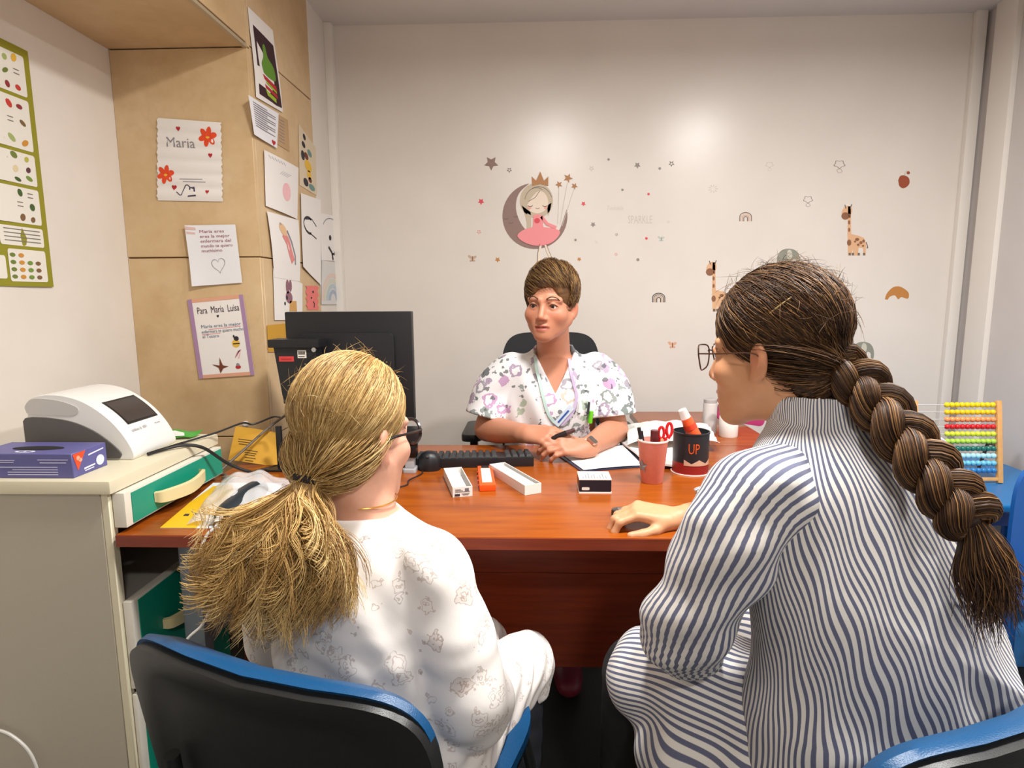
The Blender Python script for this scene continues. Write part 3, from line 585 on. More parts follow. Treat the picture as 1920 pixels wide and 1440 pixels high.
# ------------------------------------------------------------------ tissue box
PUR = mat('purple_card', '#5b5a94', .45, vary=.08, vscale=14); PTX = mat('tissue_print', '#c9c8e6', .5)
tx = empty('tissue_box', (-1.125, 1.34, CZ), 'purple tissue box with orange triangle lying on the cabinet', 'tissue box')
bx0, bx1, by0, by1, bz0, bz1 = -1.245, -1.016, 1.285, 1.395, CZ, CZ+.056
MB().box((bx0, by0, bz0), (bx1, by1, bz1)).obj('carton', PUR, tx, bevel=.0015, seg=1)
s1 = Sheet([(bx0, by0, bz0), (bx1, by0, bz0), (bx1, by0, bz1), (bx0, by0, bz1)])
s1.print('text_line', PTX, tx, [[(a, b), (a+w, b), (a+w, b+.03), (a, b+.03)] for a, b, w in ((.35, .14, .5), (.35, .24, .5), (.4, .34, .45), (.2, .44, .65), (.68, .62, .26), (.66, .74, .3), (.22, .64, .2), (.25, .72, .18))])
s2 = Sheet([(bx1, by0, bz0), (bx1, by1, bz0), (bx1, by1, bz1), (bx1, by0, bz1)])
s2.print('orange_triangle', mat('orange_print', '#ea4c22', .5), tx, [[(.02, .95), (.38, .97), (.13, .25)]]); s2.print('triangle_mark', mat('peach_print', '#f0a48a', .5), tx, [ell(.16, .75, .05, .1, 8), ell(.22, .65, .05, .08, 8)], .0012)
s2.print('logo', mat('white_print', '#dfe0ee', .5), tx, [ell(.78, .36, .12, .22, 14)]); s2.print('text_line', mat('white_print', '#dfe0ee', .5), tx, [[(.3, .20), (.62, .24), (.62, .30), (.3, .27)], [(.32, .12), (.58, .14), (.58, .18), (.32, .16)], [(.45, .70), (.9, .78), (.9, .83), (.45, .76)]])
s3 = Sheet([(bx0, by0, bz1), (bx1, by0, bz1), (bx1, by1, bz1), (bx0, by1, bz1)])
s3.print('opening', mat('dark_slot', '#0b0a10', .8), tx, [ell(.5, .45, .26, .17, 20)]); s3.print('badge', mat('white_print', '#dfe0ee', .5), tx, [ell(.48, .16, .1, .08, 14)]); s3.print('badge_text', PUR, tx, [[(.42, .13), (.47, .13), (.47, .19), (.42, .19)], [(.49, .13), (.54, .13), (.54, .19), (.49, .19)]], .0012)
# ------------------------------------------------------------------ analyser
AX0, AY0, AW = -1.245, 1.44, .18
an = empty('blood_analyser', (AX0+.12, AY0+AW/2, CZ), 'white and dark grey desktop blood analyser with a small screen', 'medical device')
ASX = 1.12
top = [(0.006, .112), (.004, .128), (.012, .15), (.03, .16), (.06, .164), (.095, .160), (.13, .148), (.163, .126), (.192, .098), (.215, .066), (.231, .034), (.237, .012), (.232, 0)]
prof = [(0, 0), (0, .09)]+[tuple(p) for p in catmull([(p[0], p[1]) for p in top], 3)]
Mx = Matrix(((ASX, 0, 0, AX0), (0, 0, -1, AY0+AW), (0, 1, 0, CZ), (0, 0, 0, 1)))   # (x,y,z)->(X, Y=AY0+AW-z, Z)
ASH = mat('analyser_white', '#e4e3df', .35); AGR = mat('analyser_grey', '#55514f', .55, vary=.06, vscale=500); AGL = mat('analyser_light_grey', '#c3c0ba', .4)
MB().prism(prof, 0, AW, Mx).obj('shell', ASH, an, bevel=.007, seg=3, ang=50)
inner = [(.0, .004), (.0, .098), (.006, .106)]+[tuple(p) for p in catmull([(.02, .108), (.06, .106), (.11, .096), (.155, .074), (.19, .045), (.212, .018), (.208, .004)], 4)]
MB().prism([(x-.003, y) for x, y in inner], AW-.002, AW+.004, Mx).obj('side_panel', AGR, an, bevel=.002)
flap = [tuple(p) for p in catmull([(.006, .118), (.004, .135), (.02, .152), (.05, .153), (.09, .146), (.122, .130), (.112, .112), (.06, .113), (.02, .114), (.006, .118)], 4)]
MB().prism(flap, AW-.002, AW+.0015, Mx).obj('lid_cheek', AGL, an)
def on_top(sv, tv):   # sv 0..1 along profile from index, tv across the width
    P = [np.array(p) for p in catmull([(p[0], p[1]) for p in top], 6)]; i = sv*(len(P)-1); k = int(i); q = P[k]*(1-(i-k))+P[min(k+1, len(P)-1)]*(i-k)
    return q
def top_patch(name, m, u0, u1, v0, v1, lift, parent, n=8):
    mb = MB(); vs = []
    for i in range(n+1):
        a = on_top(u0+(u1-u0)*i/n, 0); b = on_top(min(1, u0+(u1-u0)*i/n+.01), 0); tg = (b-a)/(np.linalg.norm(b-a)+1e-9); nn = np.array([-tg[1], tg[0]])*-1 if False else np.array([tg[1]*-1, tg[0]])
        nn = np.array([-tg[1], tg[0]]); nn = -nn if nn[1] < 0 else nn
        for vv in (v0, v1):
            p = a+nn*lift; vs.append((AX0+p[0]*ASX, AY0+AW*vv, CZ+p[1]))
    mb.add(vs, [(2*i, 2*i+2, 2*i+3, 2*i+1) for i in range(n)]); return mb.obj(name, m, parent, smooth=True)
scr = top_patch('screen', mat('screen_dark', '#39322f', .25), .56, .70, .24, .88, .0014, an)
top_patch('screen_bezel', mat('bezel', '#1c1a1a', .3), .548, .712, .215, .905, .0009, an)
p0 = on_top(.765, 0)*[ASX, 1]; p1 = on_top(.735, 0)*[ASX, 1]
sht = Sheet([(AX0+p0[0]+.0006, AY0+.03, CZ+p0[1]+.001), (AX0+p0[0]+.0006, AY0+.15, CZ+p0[1]+.001), (AX0+p1[0]+.0006, AY0+.15, CZ+p1[1]+.001), (AX0+p1[0]+.0006, AY0+.03, CZ+p1[1]+.001)])
sht.text('lettering', mat('grey_print', '#6b6b72', .5), an, [('cobas b 101', .02, .2, .8, .5), ('Roche', .82, .3, .5, .18)], .0012)
# green packet behind the analyser
gp = empty('green_packet', (-1.0, 1.665, CZ), 'bright green and white plastic packet behind the analyser', 'packet')
sh = Sheet([(-1.10, 1.635, CZ+.002), (-.965, 1.66, CZ+.002), (-.955, 1.712, CZ+.012), (-1.10, 1.715, CZ+.008)], lambda s, t: .008*math.sin(PI*s)*math.sin(PI*t)+.004*math.sin(9*s+4*t)+.004)
sh.body('wrapper', mat('green_film', '#3f9a34', .35), gp, 12, 8, th=.002)
sh.print('white_area', mat('white_film', '#e2e2da', .4), gp, [[(.3, .02), (.9, .02), (.82, .3), (.6, .45), (.35, .5), (.2, .3)]], .0015)
# ------------------------------------------------------------------ cables
def cable(name, lab, pts, r, m, n=10):
    return tag(MB().tube(catmull(pts, n), r, 8).obj(name, m, smooth=True), lab, 'cable')
BC = mat('black_rubber', '#121114', .5)
cable('power_cable', 'thick black cable running from the analyser across the teal drawer', [(-.968, 1.475, CZ+.006), (-.955, 1.52, CZ+.007), (-.925, 1.56, CZ+.008), (-.893, 1.60, CZ-.01), (-.86, 1.66, DZ+.055), (-.82, 1.70, DZ+.02), (-.80, 1.735, DZ+.006)], .0045, BC)
cable('thin_cable', 'thin black cable rising from the analyser towards the monitor', [(-.970, 1.515, CZ+.004), (-.962, 1.57, CZ+.004), (-.94, 1.63, CZ+.006), (-.905, 1.70, CZ+.012), (-.87, 1.78, CZ+.022), (-.85, 1.81, CZ+.012), (-.80, 1.83, CZ+.03), (-.765, 1.805, CZ+.035)], .0028, BC)
cable('monitor_cable', 'grey-brown cable slanting from the monitor down to the desk', [at(540, 775, y=1.93), at(500, 805, y=1.88), at(450, 850, y=1.80), at(412, 885, y=1.74), (-.9, 1.72, DZ+.004), (-.895, 1.69, DZ+.004)], .004, mat('grey_cable', '#5d5348', .5))
cable('data_cable', 'black cable lying on the desk beneath the mustard card', [(-.76, 1.87, DZ+.004), (-.80, 1.80, DZ+.004), (-.83, 1.75, DZ+.004), (-.79, 1.70, DZ+.004)], .004, BC)
cable('keyboard_cable', 'thin dark cable looping on the desk in front of the keyboard', [(-.345, 1.82, DZ+.003), (-.325, 1.75, DZ+.003), (-.35, 1.68, DZ+.003), (-.35, 1.63, DZ+.003), (-.41, 1.595, DZ+.003), (-.46, 1.60, DZ+.003), (-.42, 1.645, DZ+.003), (-.46, 1.67, DZ+.003), (-.56, 1.65, DZ+.003)], .0022, mat('wine_cable', '#2a1416', .5))
cable('white_cable', 'white cable hanging over the desk edge beside the girl hair', [at(412, 975, z=.765), at(402, 990, z=.755), at(388, 1003, y=1.268), at(379, 1030, y=1.255), at(384, 1075, y=1.25), at(400, 1120, y=1.25), at(380, 1170, y=1.25), at(345, 1210, y=1.24), at(330, 1300, y=1.24), at(335, 1440, y=1.24)], .0033, mat('white_rubber', '#c9c6bf', .45))
cable('floor_cable', 'white cable looping in front of the greige cabinet side', [at(-60, 1360, y=1.262), at(0, 1370, y=1.255), at(30, 1385, y=1.255), at(55, 1410, y=1.255), at(70, 1445, y=1.255), at(78, 1500, y=1.255)], .0035, mat('white_rubber', '#c9c6bf', .45))
# ------------------------------------------------------------------ mustard card, stand, pin
sh = Sheet([at(428, 862, y=1.84), at(522, 876, y=1.84), at(528, 812, y=1.90), at(442, 799, y=1.90)], lambda s, t: .004*math.sin(4*s))
e = empty('mustard_card', sh.P(.5, 0), 'mustard yellow card with dark writing leaning on the wall', 'card'); sh.body('sheet', mat('mustard_paper', '#c8962c', .7), e)
sh.print('writing', mat('ink_umber', '#5b4519', .7), e, [[(a, b), (a+w, b), (a+w, b+.025), (a, b+.025)] for a, b, w in ((.12, .62, .3), (.12, .55, .26), (.15, .48, .22), (.3, .33, .26), (.3, .26, .24), (.32, .2, .2), (.32, .12, .22), (.34, .04, .16))])
cs = empty('card_stand', at(527, 880, z=DZ), 'black metal stand holding the mustard card at the desk corner', 'stand')
pb = at(527, 880, z=DZ); MB().box((pb[0]-.008, pb[1]-.006, DZ), (pb[0]+.008, pb[1]+.006, DZ+.135)).obj('post', BLK, cs, bevel=.002)
MB().box((pb[0]-.035, pb[1]-.03, DZ), (pb[0]+.035, pb[1]+.03, DZ+.006)).obj('base', BLK, cs, bevel=.002)
pp = at(463, 794, y=R['face']-.006); T = Matrix.Translation(pp) @ Matrix.Rotation(PI/2, 4, 'X')
tag(MB().lathe([(.002, -.006), (.002, 0), (.008, .002), (.011, .006), (.011, .012), (.006, .017)], 14, T).obj('push_pin', mat('pin_white', '#efeee9', .3), smooth=True), 'round white pin stuck in the stone above the mustard card', 'pin')
# ------------------------------------------------------------------ plastic bag with card and scanner
sh = Sheet([at(300, 990, z=DZ+.001), at(486, 991, z=DZ+.001), at(530, 905, z=DZ+.001), at(400, 905, z=DZ+.001)])
e = empty('yellow_leaflet', sh.P(.5, 0), 'yellow and white leaflet under the clear bag at the desk edge', 'leaflet'); sh.body('sheet', mat('leaflet_white', '#dfe2e6', .5), e, lift if False else 4, 4) if False else sh.body('sheet', mat('leaflet_white', '#dfe2e6', .5), e, 4, 4)
sh.print('yellow_area', mat('leaflet_yellow', '#e5b50f', .45), e, [[(0, 0), (.36, 0), (.44, .35), (.42, .75), (.3, .95), (.06, .9), (0, .5)]]); sh.print('print_mark', ink, e, [[(.1, .22), (.16, .22), (.15, .26), (.1, .26)], [(.2, .24), (.25, .24), (.24, .27), (.2, .27)]], .0012)
sn = empty('barcode_scanner', at(430, 970, z=DZ+.003), 'dark scanner with a white cable lying in the clear bag', 'scanner')
a = at(412, 968, z=DZ+.026); b = at(455, 935, z=DZ+.03); c_ = at(490, 915, z=DZ+.03)
sdark = mat('scanner_dark', '#222a30', .3)
MB().tube(catmull([a, a*.5+b*.5, b, c_], 5), [.014, .017, .02, .021, .0215, .022, .0225, .023, .024, .025, .026, .027, .0275, .028, .026, .02], 14).obj('handle', sdark, sn, smooth=True)
MB().tube([at(404, 982, z=DZ+.02), at(412, 969, z=DZ+.025)], [.005, .0075], 10).obj('cable_boot', mat('white_rubber', '#c9c6bf', .45), sn, smooth=True)
m, t = nmat('clear_film'); t.b.inputs['Base Color'].default_value = (.93, .94, .95, 1); t.b.inputs['Roughness'].default_value = .12; t.b.inputs['Alpha'].default_value = .33; t.b.inputs['Specular IOR Level'].default_value = .7
t.bump(t.noise(t.coord(), 60, 4), .5, .004); FILM = m
bag = Sheet([at(350, 985, z=DZ+.003), at(520, 985, z=DZ+.003), at(555, 905, z=DZ+.003), at(425, 893, z=DZ+.003)], lambda s, t: .055*math.sin(PI*min(1, max(0, s)))**.8*math.sin(PI*min(1, t*.9+.05))**.7+.006*math.sin(17*s+5*t)*math.sin(PI*s)+.006*math.sin(23*t-8*s)*math.sin(PI*t)+.002)
tag(bag.body('clear_bag', FILM, None, 26, 26, th=.0004), 'crumpled clear plastic bag on the left front of the desk', 'bag')
# ------------------------------------------------------------------ monitor
mo = empty('monitor', (-.59, 1.96, DZ), 'black flat monitor seen from behind on the desk', 'monitor')
mtl, mtr, mbr = at(533, 585, y=1.95), at(770, 583, y=1.95), at(777, 790, y=1.95)
mz0, mz1, mx0, mx1 = .862, mtl[2], mtl[0], mbr[0]
MB().box((mx0, 1.95, mz0), (mx1, 1.985, mz1)).obj('housing', BLK, mo, bevel=.005)
MB().box((mx0+.012, 1.985, mz0+.014), (mx1-.012, 1.9865, mz1-.012)).obj('screen', BLKG, mo)
MB().prism(rrect(.30, .24, .02), 0, .018, Matrix(((1, 0, 0, (mx0+mx1)/2), (0, 0, 1, 1.932), (0, 1, 0, (mz0+mz1)/2-.01), (0, 0, 0, 1)))).obj('rear_bulge', BLK, mo, bevel=.006)
MB().box((-.625, 1.94, DZ+.012), (-.565, 1.96, .95)).obj('stand_column', BLK, mo, bevel=.004)
MB().prism(rrect(.24, .14, .03, cx=-.595, cy=1.995), DZ, DZ+.012).obj('stand_base', BLK, mo, bevel=.003)
lp = at(701, 640, y=1.948)
sh = Sheet([lp+np.array([-.017, 0, -.011]), lp+np.array([.017, 0, -.011]), lp+np.array([.017, 0, .011]), lp+np.array([-.017, 0, .011])]); sh.body('asset_label', mat('label_white', '#e9e6dc', .5), mo, 1, 1)
sh.print('barcode', ink, mo, [[(.1+.09*i, .5), (.15+.09*i, .5), (.15+.09*i, .85), (.1+.09*i, .85)] for i in range(9)]); sh.print('label_line', ink, mo, [[(.1, .15), (.8, .15), (.8, .25), (.1, .25)]])
MB().tube(catmull([(mx0+.35, 1.93, mz0+.02), (mx0+.36, 1.93, mz0+.1), (mx0+.365, 1.932, mz0+.14), (mx0+.34, 1.938, mz0+.13)], 5), .003, 6).obj('cord', BLKG, mo, smooth=True)
# mini computer beside / behind the monitor
pc = empty('mini_computer', at(550, 900, y=1.86), 'black slim computer box with a red label in front of the monitor', 'computer')
pc.location.z = DZ
pmb = MB(); tl, tr2, bl, br2 = at(512, 650, y=1.845), at(592, 652, y=1.845), at(532, 757, y=1.845), at(600, 768, y=1.845)
q = np.array([0, .055, 0]); pmb.add([bl, br2, br2+q, bl+q, tl, tr2, tr2+q, tl+q], [(3, 2, 1, 0), (4, 5, 6, 7), (0, 1, 5, 4), (1, 2, 6, 5), (2, 3, 7, 6), (3, 0, 4, 7)]).obj('case', BLK, pc, bevel=.003)
MB().box((tl[0]-.012, 1.835, tl[2]-.003), (tr2[0]+.012, 1.91, tl[2]+.022)).obj('lid', BLK, pc, bevel=.003)
MB().box(((bl[0]+br2[0])/2-.03, 1.85, DZ), ((bl[0]+br2[0])/2+.03, 1.90, min(bl[2], br2[2])+.01)).obj('foot_stand', BLK, pc, bevel=.003)
def lbl(px, py, y, w, h, name, m, parent, txt=None):
    p = at(px, py, y=y); s_ = Sheet([p+np.array([-w/2, 0, -h/2]), p+np.array([w/2, 0, -h/2]), p+np.array([w/2, 0, h/2]), p+np.array([-w/2, 0, h/2])]); s_.body(name, m, parent, 1, 1)
    if txt: s_.text(name+'_text', ink, parent, [(txt, .08, .2, .6, .84)])
    return s_
lbl(537, 673, 1.8435, .046, .016, 'red_label', mat('label_red', '#c8403c', .5), pc).print('label_line', inkr, pc, [[(.15, .35), (.85, .35), (.85, .6), (.15, .6)]])
s_ = lbl(566, 664, 1.8435, .027, .024, 'asset_label', mat('label_white', '#e9e6dc', .5), pc); s_.print('barcode', ink, pc, [[(.1+.09*i, .45), (.15+.09*i, .45), (.15+.09*i, .85), (.1+.09*i, .85)] for i in range(9)]); s_.print('label_line', ink, pc, [[(.1, .15), (.8, .15), (.8, .25), (.1, .25)]])
kp = at(592, 655, y=1.842); MB().lathe([(.004, 0), (.004, .01), (.007, .011), (.007, .018)], 12, Matrix.Translation(kp) @ Matrix.Rotation(PI/2, 4, 'X')).obj('lock', mat('chrome', '#c8c8c8', .15, 1), pc, smooth=True)
# black gadget at the right of the girl's face
gx = at(768, 820, y=1.78)
ob = empty('desk_gadget', (gx[0], 1.78, DZ), 'small black upright gadget on the desk beside the girl face', 'gadget')
MB().prism(rrect(.04, .05, .008, cx=gx[0], cy=1.78), DZ, DZ+.012).obj('base', mat('grey_clear', '#a9a9ac', .3), ob, bevel=.002)
MB().box((gx[0]-.014, 1.766, DZ+.0125), (gx[0]+.014, 1.794, DZ+.045)).obj('neck', mat('grey_clear', '#a9a9ac', .3), ob, bevel=.004)
MB().box((gx[0]-.022, 1.76, DZ+.0455), (gx[0]+.022, 1.80, DZ+.085)).obj('body', BLKG, ob, bevel=.006); MB().box((gx[0]-.026, 1.757, DZ+.0855), (gx[0]+.026, 1.803, DZ+.135)).obj('head', BLK, ob, bevel=.008)
# ------------------------------------------------------------------ keyboard
kb = empty('keyboard', (-.215, 1.88, DZ), 'black computer keyboard lying between monitor and nurse', 'keyboard')
KM = Matrix.Translation((-.215, 1.885, DZ)) @ Matrix.Rotation(math.radians(5), 4, 'Z')
MB().prism([(-.07, 0), (.07, 0), (.07, .013), (-.07, .030)], -.215, .215, KM @ Matrix(((0, 0, 1, 0), (1, 0, 0, 0), (0, 1, 0, 0), (0, 0, 0, 1)))).obj('base', BLK, kb, bevel=.003)
kc = None; kcm = mat('key_black', '#131316', .5)
for j in range(6):
    for i in range(20):
        if i == 15: continue
        if kc is None: kc = MB().add([(-.0085, -.008, 0), (.0085, -.008, 0), (.0085, .008, 0), (-.0085, .008, 0), (-.006, -.005, .008), (.006, -.005, .008), (.006, .006, .008), (-.006, .006, .008)], [(3, 2, 1, 0), (4, 5, 6, 7), (0, 1, 5, 4), (1, 2, 6, 5), (2, 3, 7, 6), (3, 0, 4, 7)]).mesh('key')
        k = link('key', kc, kcm, None); yy = -.055+.021*j; zz = .0305-(yy+.07)/.14*.017
        k.matrix_basis = KM @ Matrix.Translation((-.202+.0212*i, yy, zz)) @ Matrix.Rotation(-.12, 4, 'X'); k.parent = kb; k.matrix_parent_inverse = wm(kb).inverted()
ms = empty('computer_mouse', (-.325, 1.845, DZ), 'black rounded computer mouse standing at the keyboard left side', 'mouse')
mp = at(805, 862, y=1.80)
mmb = MB(); M_ = Matrix.Translation((mp[0], 1.80, DZ)); 
mmb.lathe([(.034, 0), (.036, .012), (.033, .028), (.024, .038), (.012, .042)], 20, M_ @ Matrix.Diagonal((1, .85, 1.35, 1))).obj('shell', BLK, ms, smooth=True); ms.location = (mp[0], 1.80, DZ)
ms.children[0].matrix_parent_inverse = wm(ms).inverted()
MB().lathe([(.004, -.004), (.004, .004)], 12, Matrix.Translation((mp[0], 1.775, DZ+.045)) @ Matrix.Rotation(PI/2, 4, 'Y')).obj('wheel', mat('wheel_grey', '#3a3a3e', .5), ms)
# ------------------------------------------------------------------ small boxes on the desk
CARD = mat('white_card', '#e6e2dc', .55)
def tray(name, lab, fl, fr, bl_, h, cat, text=False):
    a = at(*fl, z=DZ+.0005); b = at(*fr, z=DZ+.0005); c = at(*bl_, z=DZ+.0005)
    ux = b-a; W = np.linalg.norm(ux); ux /= W; uy = c-a; uy -= ux*(uy@ux); L = np.linalg.norm(uy); uy /= L
    M_ = frameM(a, ux, uy); e = empty(name, (a+b)/2+uy*L/2, lab, cat, 'opened white cartons on the desk')
    MB().box((0, 0, 0), (W, L, .003), M_).obj('bottom', CARD, e)
    for lo, hi in (((0, 0, .003), (W, .002, h)), ((0, L-.002, .003), (W, L, h)), ((0, .002, .003), (.002, L-.002, h)), ((W-.002, .002, .003), (W, L-.002, h))): MB().box(lo, hi, M_).obj('wall', CARD, e)
    MB().box((.003, .003, h*.62), (W*.72, L-.003, h-.002), M_).obj('insert', mat('insert_white', '#dddde0', .6, vary=.05, vscale=120), e)
    if text:
        s_ = Sheet([a, b, b+np.array([0, 0, h]), a+np.array([0, 0, h])])
        s_.print('print', mat('grey_print', '#6b6b72', .5), e, [[(x0, y0), (x0+w_, y0), (x0+w_, y0+.04), (x0, y0+.04)] for x0, y0, w_ in ((.12, .62, .4), (.12, .74, .3), (.45, .3, .4), (.5, .18, .3), (.12, .5, .75))]+[[(.62, .55), (.82, .55), (.82, .85), (.62, .85)]]); s_.print('logo', ink, e, [[(.1, .1), (.36, .1), (.36, .32), (.1, .32)]], .0011)
tray('test_strip_carton', 'opened white carton with small print nearest the girl', (849, 933), (886, 930), (828, 895), .027, 'box', True)
tray('plain_carton', 'plain long white carton right of the orange device', (984, 929), (1015, 924), (938, 884), .027, 'box')
a, b, c = at(899, 922, z=DZ), at(930, 921, z=DZ), at(891, 884, z=DZ); ux = b-a; W = np.linalg.norm(ux); ux /= W; uy = c-a; uy -= ux*(uy@ux); L = np.linalg.norm(uy); uy /= L; M_ = frameM(a, ux, uy)
e = empty('orange_device', (a+b)/2+uy*L/2, 'bright orange pocket device lying between the two white cartons', 'device'); ORG = mat('orange_plastic', '#ea5412', .4)
MB().box((0, 0, 0), (W, L, .018), M_).obj('case', ORG, e, bevel=.004); MB().box((W*.2, L*.12, .0182), (W*.8, L*.82, .0195), M_).obj('label', mat('device_label', '#eedfcb', .5), e)
MB().box((W*.25, L*.86, .0182), (W*.75, L*.96, .0196), M_).obj('clip', mat('dark_slot', '#0b0a10', .8), e)
for i in range(4): MB().lathe([(.0022, -.001), (.0022, .002)], 10, M_ @ Matrix.Translation((-.0005, L*(.15+.22*i), .009)) @ Matrix.Rotation(-PI/2, 4, 'Y')).obj('stud', ORG, e)
a, b = at(1086, 925, z=DZ), at(1146, 925, z=DZ); W = b[0]-a[0]; e = empty('navy_box', ((a[0]+b[0])/2, a[1]+.045, DZ), 'small navy box with a white printed lid in front of the clipboard', 'box')
MB().box((a[0]-.001, a[1]-.001, DZ), (b[0]+.001, a[1]+.075, DZ+.004)).obj('base_card', CARD, e); MB().box((a[0], a[1], DZ+.0045), (b[0], a[1]+.073, DZ+.036)).obj('carton', mat('navy_card', '#131827', .35), e, bevel=.001, seg=1)
MB().box((a[0]-.0005, a[1]-.0005, DZ+.0365), (b[0]+.0005, a[1]+.0735, DZ+.039)).obj('lid', CARD, e)
s_ = Sheet([(a[0], a[1], DZ+.039), (b[0], a[1], DZ+.039), (b[0], a[1]+.073, DZ+.039), (a[0], a[1]+.073, DZ+.039)]); s_.print('print_column', mat('grey_print', '#6b6b72', .5), e, [[(.12+.09*i, .08), (.14+.09*i, .08), (.14+.09*i, .3+.5*((i*7) % 5)/5), (.12+.09*i, .3+.5*((i*7) % 5)/5)] for i in range(9)])
s_ = Sheet([(a[0], a[1], DZ+.004), (b[0], a[1], DZ+.004), (b[0], a[1], DZ+.036), (a[0], a[1], DZ+.036)]); s_.print('sticker', mat('sticker_pale', '#dcd8d0', .5), e, [[( .2+x, .28+y) for x, y in rrect(.24, .24, .05, 3)]])
# clipboard with sheets
sh = Sheet([at(1090, 884, z=DZ+.003), at(1212, 874, z=DZ+.003), at(1172, 833, z=DZ+.003), at(1035, 845, z=DZ+.003)])
e = empty('clipboard', sh.P(.5, .5), 'navy clipboard with white forms under the nurse hands', 'clipboard'); sh.body('board', mat('navy_board', '#262c44', .4), e, 2, 2, th=.003)
sh.print('clip', mat('chrome', '#c8c8c8', .15, 1), e, [[(.4, .9), (.6, .9), (.6, .98), (.4, .98)]], .004)
s4 = Sheet([sh.P(.05, .03, .002), sh.P(.95, .03, .002), sh.P(.95, .93, .002), sh.P(.05, .93, .002)], lambda s, t: .002*math.sin(PI*s)); s4.body('form_sheet', PAP, e, 6, 6); s4.print('form_line', mat('form_grey', '#b9bac2', .6), e, [[(.08, y0), (.9, y0), (.9, y0+.008), (.08, y0+.008)] for y0 in [.1+.07*i for i in range(12)]])
sh = Sheet([at(1215, 878, z=DZ+.002), at(1272, 880, z=DZ+.002), at(1262, 833, z=DZ+.004), at(1155, 822, z=DZ+.004)], lambda s, t: .006*math.sin(3*s+5*t)+.009)
tag(sh.body('loose_papers', PAP, None, 8, 8, th=.006), 'loose stack of white papers behind the pink cup', 'papers')
sh = Sheet([(.32, 2.02, DZ+.012), (.62, 2.00, DZ+.012), (.66, 2.30, DZ+.012), (.36, 2.30, DZ+.012)], lambda s, t: .035*math.sin(PI*s)*math.sin(PI*t)+.012*abs(math.sin(9*s+3*t))+.008*abs(math.sin(14*t-5*s))+.012)
tag(sh.body('white_bag', mat('white_film', '#e2e2da', .4), None, 20, 20, th=.001), 'crumpled white plastic bag lying behind the papers', 'bag')
# ------------------------------------------------------------------ pink cup with things
cp = at(1226, 909, z=DZ); CX, CY = cp[0], cp[1]+.03
e = empty('pink_cup', (CX, CY, DZ), 'pink paper cup with a grey star print holding pens', 'cup'); T = Matrix.Translation((CX, CY, DZ)); PINK = mat('pink_paper', '#ee9a8d', .55, vary=.04, vscale=60)
MB().lathe([(.0285, 0), (.030, .002), (.0415, .118), (.0425, .12), (.040, .121), (.028, .006)], 32, T, cap=True).obj('wall', PINK, e, smooth=True)
MB().lathe([(.0405, .1185), (.0430, .1185), (.0437, .121), (.0430, .1235), (.0405, .1235), (.0395, .121), (.0405, .1185)], 32, T, cap=False).obj('rim', mat('rim_cream', '#efe4dc', .5), e, smooth=True)
mb = MB(); 
for poly in (star(0, 0, 1, .5),):
    vs = []
    for x, y in poly:
        zz = .05+y*.02; rr_ = .0290+zz/.118*.0118+.0022; an_ = math.radians(208)+x*.02/rr_; vs.append((CX+rr_*math.cos(an_), CY+rr_*math.sin(an_), DZ+zz))
    zz = .05; rr_ = .0290+zz/.118*.0118+.0022; an_ = math.radians(208); vs.append((CX+rr_*math.cos(an_), CY+rr_*math.sin(an_), DZ+zz))
    mb.add(vs, [(i, (i+1) % 10, 10) for i in range(10)])
mb.obj('star_print', mat('star_grey', '#8d8a8e', .6), e)
def stick(name, lab, px0, py0, px1, py1, y, r, m, cat, tip=None, grp=None):
    a = np.array([CX+(at(px0, py0, y=y)[0]-CX)*.45, CY+(y-CY)*.5, DZ+.012]); b = at(px1, py1, y=y)
    e = empty(name, a, lab, cat, grp); MB().tube([a, b], r, 10).obj('barrel', m, e, smooth=True)
    if tip: d = (b-a)/np.linalg.norm(b-a); MB().tube([b-d*.03, b+d*.002], r*1.25, 10).obj('cap', tip, e, smooth=True)
    return a, b
stick('pen', 'white pen with a black stripe at the left of the pink cup', 1205, 850, 1198, 803, CY-.004, .0042, mat('pen_white', '#e6e3e0', .3), 'pen', mat('pen_dark', '#1b1b20', .3))
stick('pen', 'slim black pen leaning left in the pink cup', 1208, 850, 1203, 808, CY+.01, .0038, mat('pen_dark', '#1b1b20', .3), 'pen')
a, b = stick('marker', 'thick dark red marker in the middle of the pink cup', 1226, 850, 1228, 808, CY-.002, .0095, mat('marker_dark', '#1d0e12', .25), 'marker', mat('marker_wine', '#5e1f22', .3))
e = empty('scissors', (CX+.012, CY+.01, DZ+.012), 'scissors with bright red handles in the pink cup', 'scissors'); RED = mat('red_plastic', '#d3161c', .3)
for px, dx, ry_ in ((1240, -.006, .017), (1255, .007, .019)):
    c = at(px, 812 if dx < 0 else 806, y=CY+.008); pts = [c+np.array([.0075*math.cos(t_), 0, ry_*math.sin(t_)]) for t_ in [2*PI*i/18 for i in range(19)]]
    MB().tube(pts, .0042, 8, cap=False).obj('handle', RED, e, smooth=True); MB().tube([c-np.array([0, 0, ry_]), (CX+.012+dx*.5, CY+.012, DZ+.09)], [.0055, .006], 8).obj('shank', RED, e, smooth=True)
MB().box((CX+.009, CY+.009, DZ+.012), (CX+.017, CY+.0105, DZ+.09)).obj('blade', mat('chrome', '#c8c8c8', .15, 1), e)
c = at(1243, 818, y=CY-.012); e = empty('wooden_spatula', (c[0]-.004, CY-.008, DZ+.012), 'flat wooden tongue depressor in the pink cup before the scissors', 'spatula'); mb = MB().prism(rrect(.009, .115, .0045), 0, .0018, Matrix(((1, 0, 0, c[0]-.002), (0, 0, 1, CY-.014), (0, 1, 0, DZ+.07), (0, 0, 0, 1)))).obj('blade', mat('pale_wood', '#dcae82', .6), e)
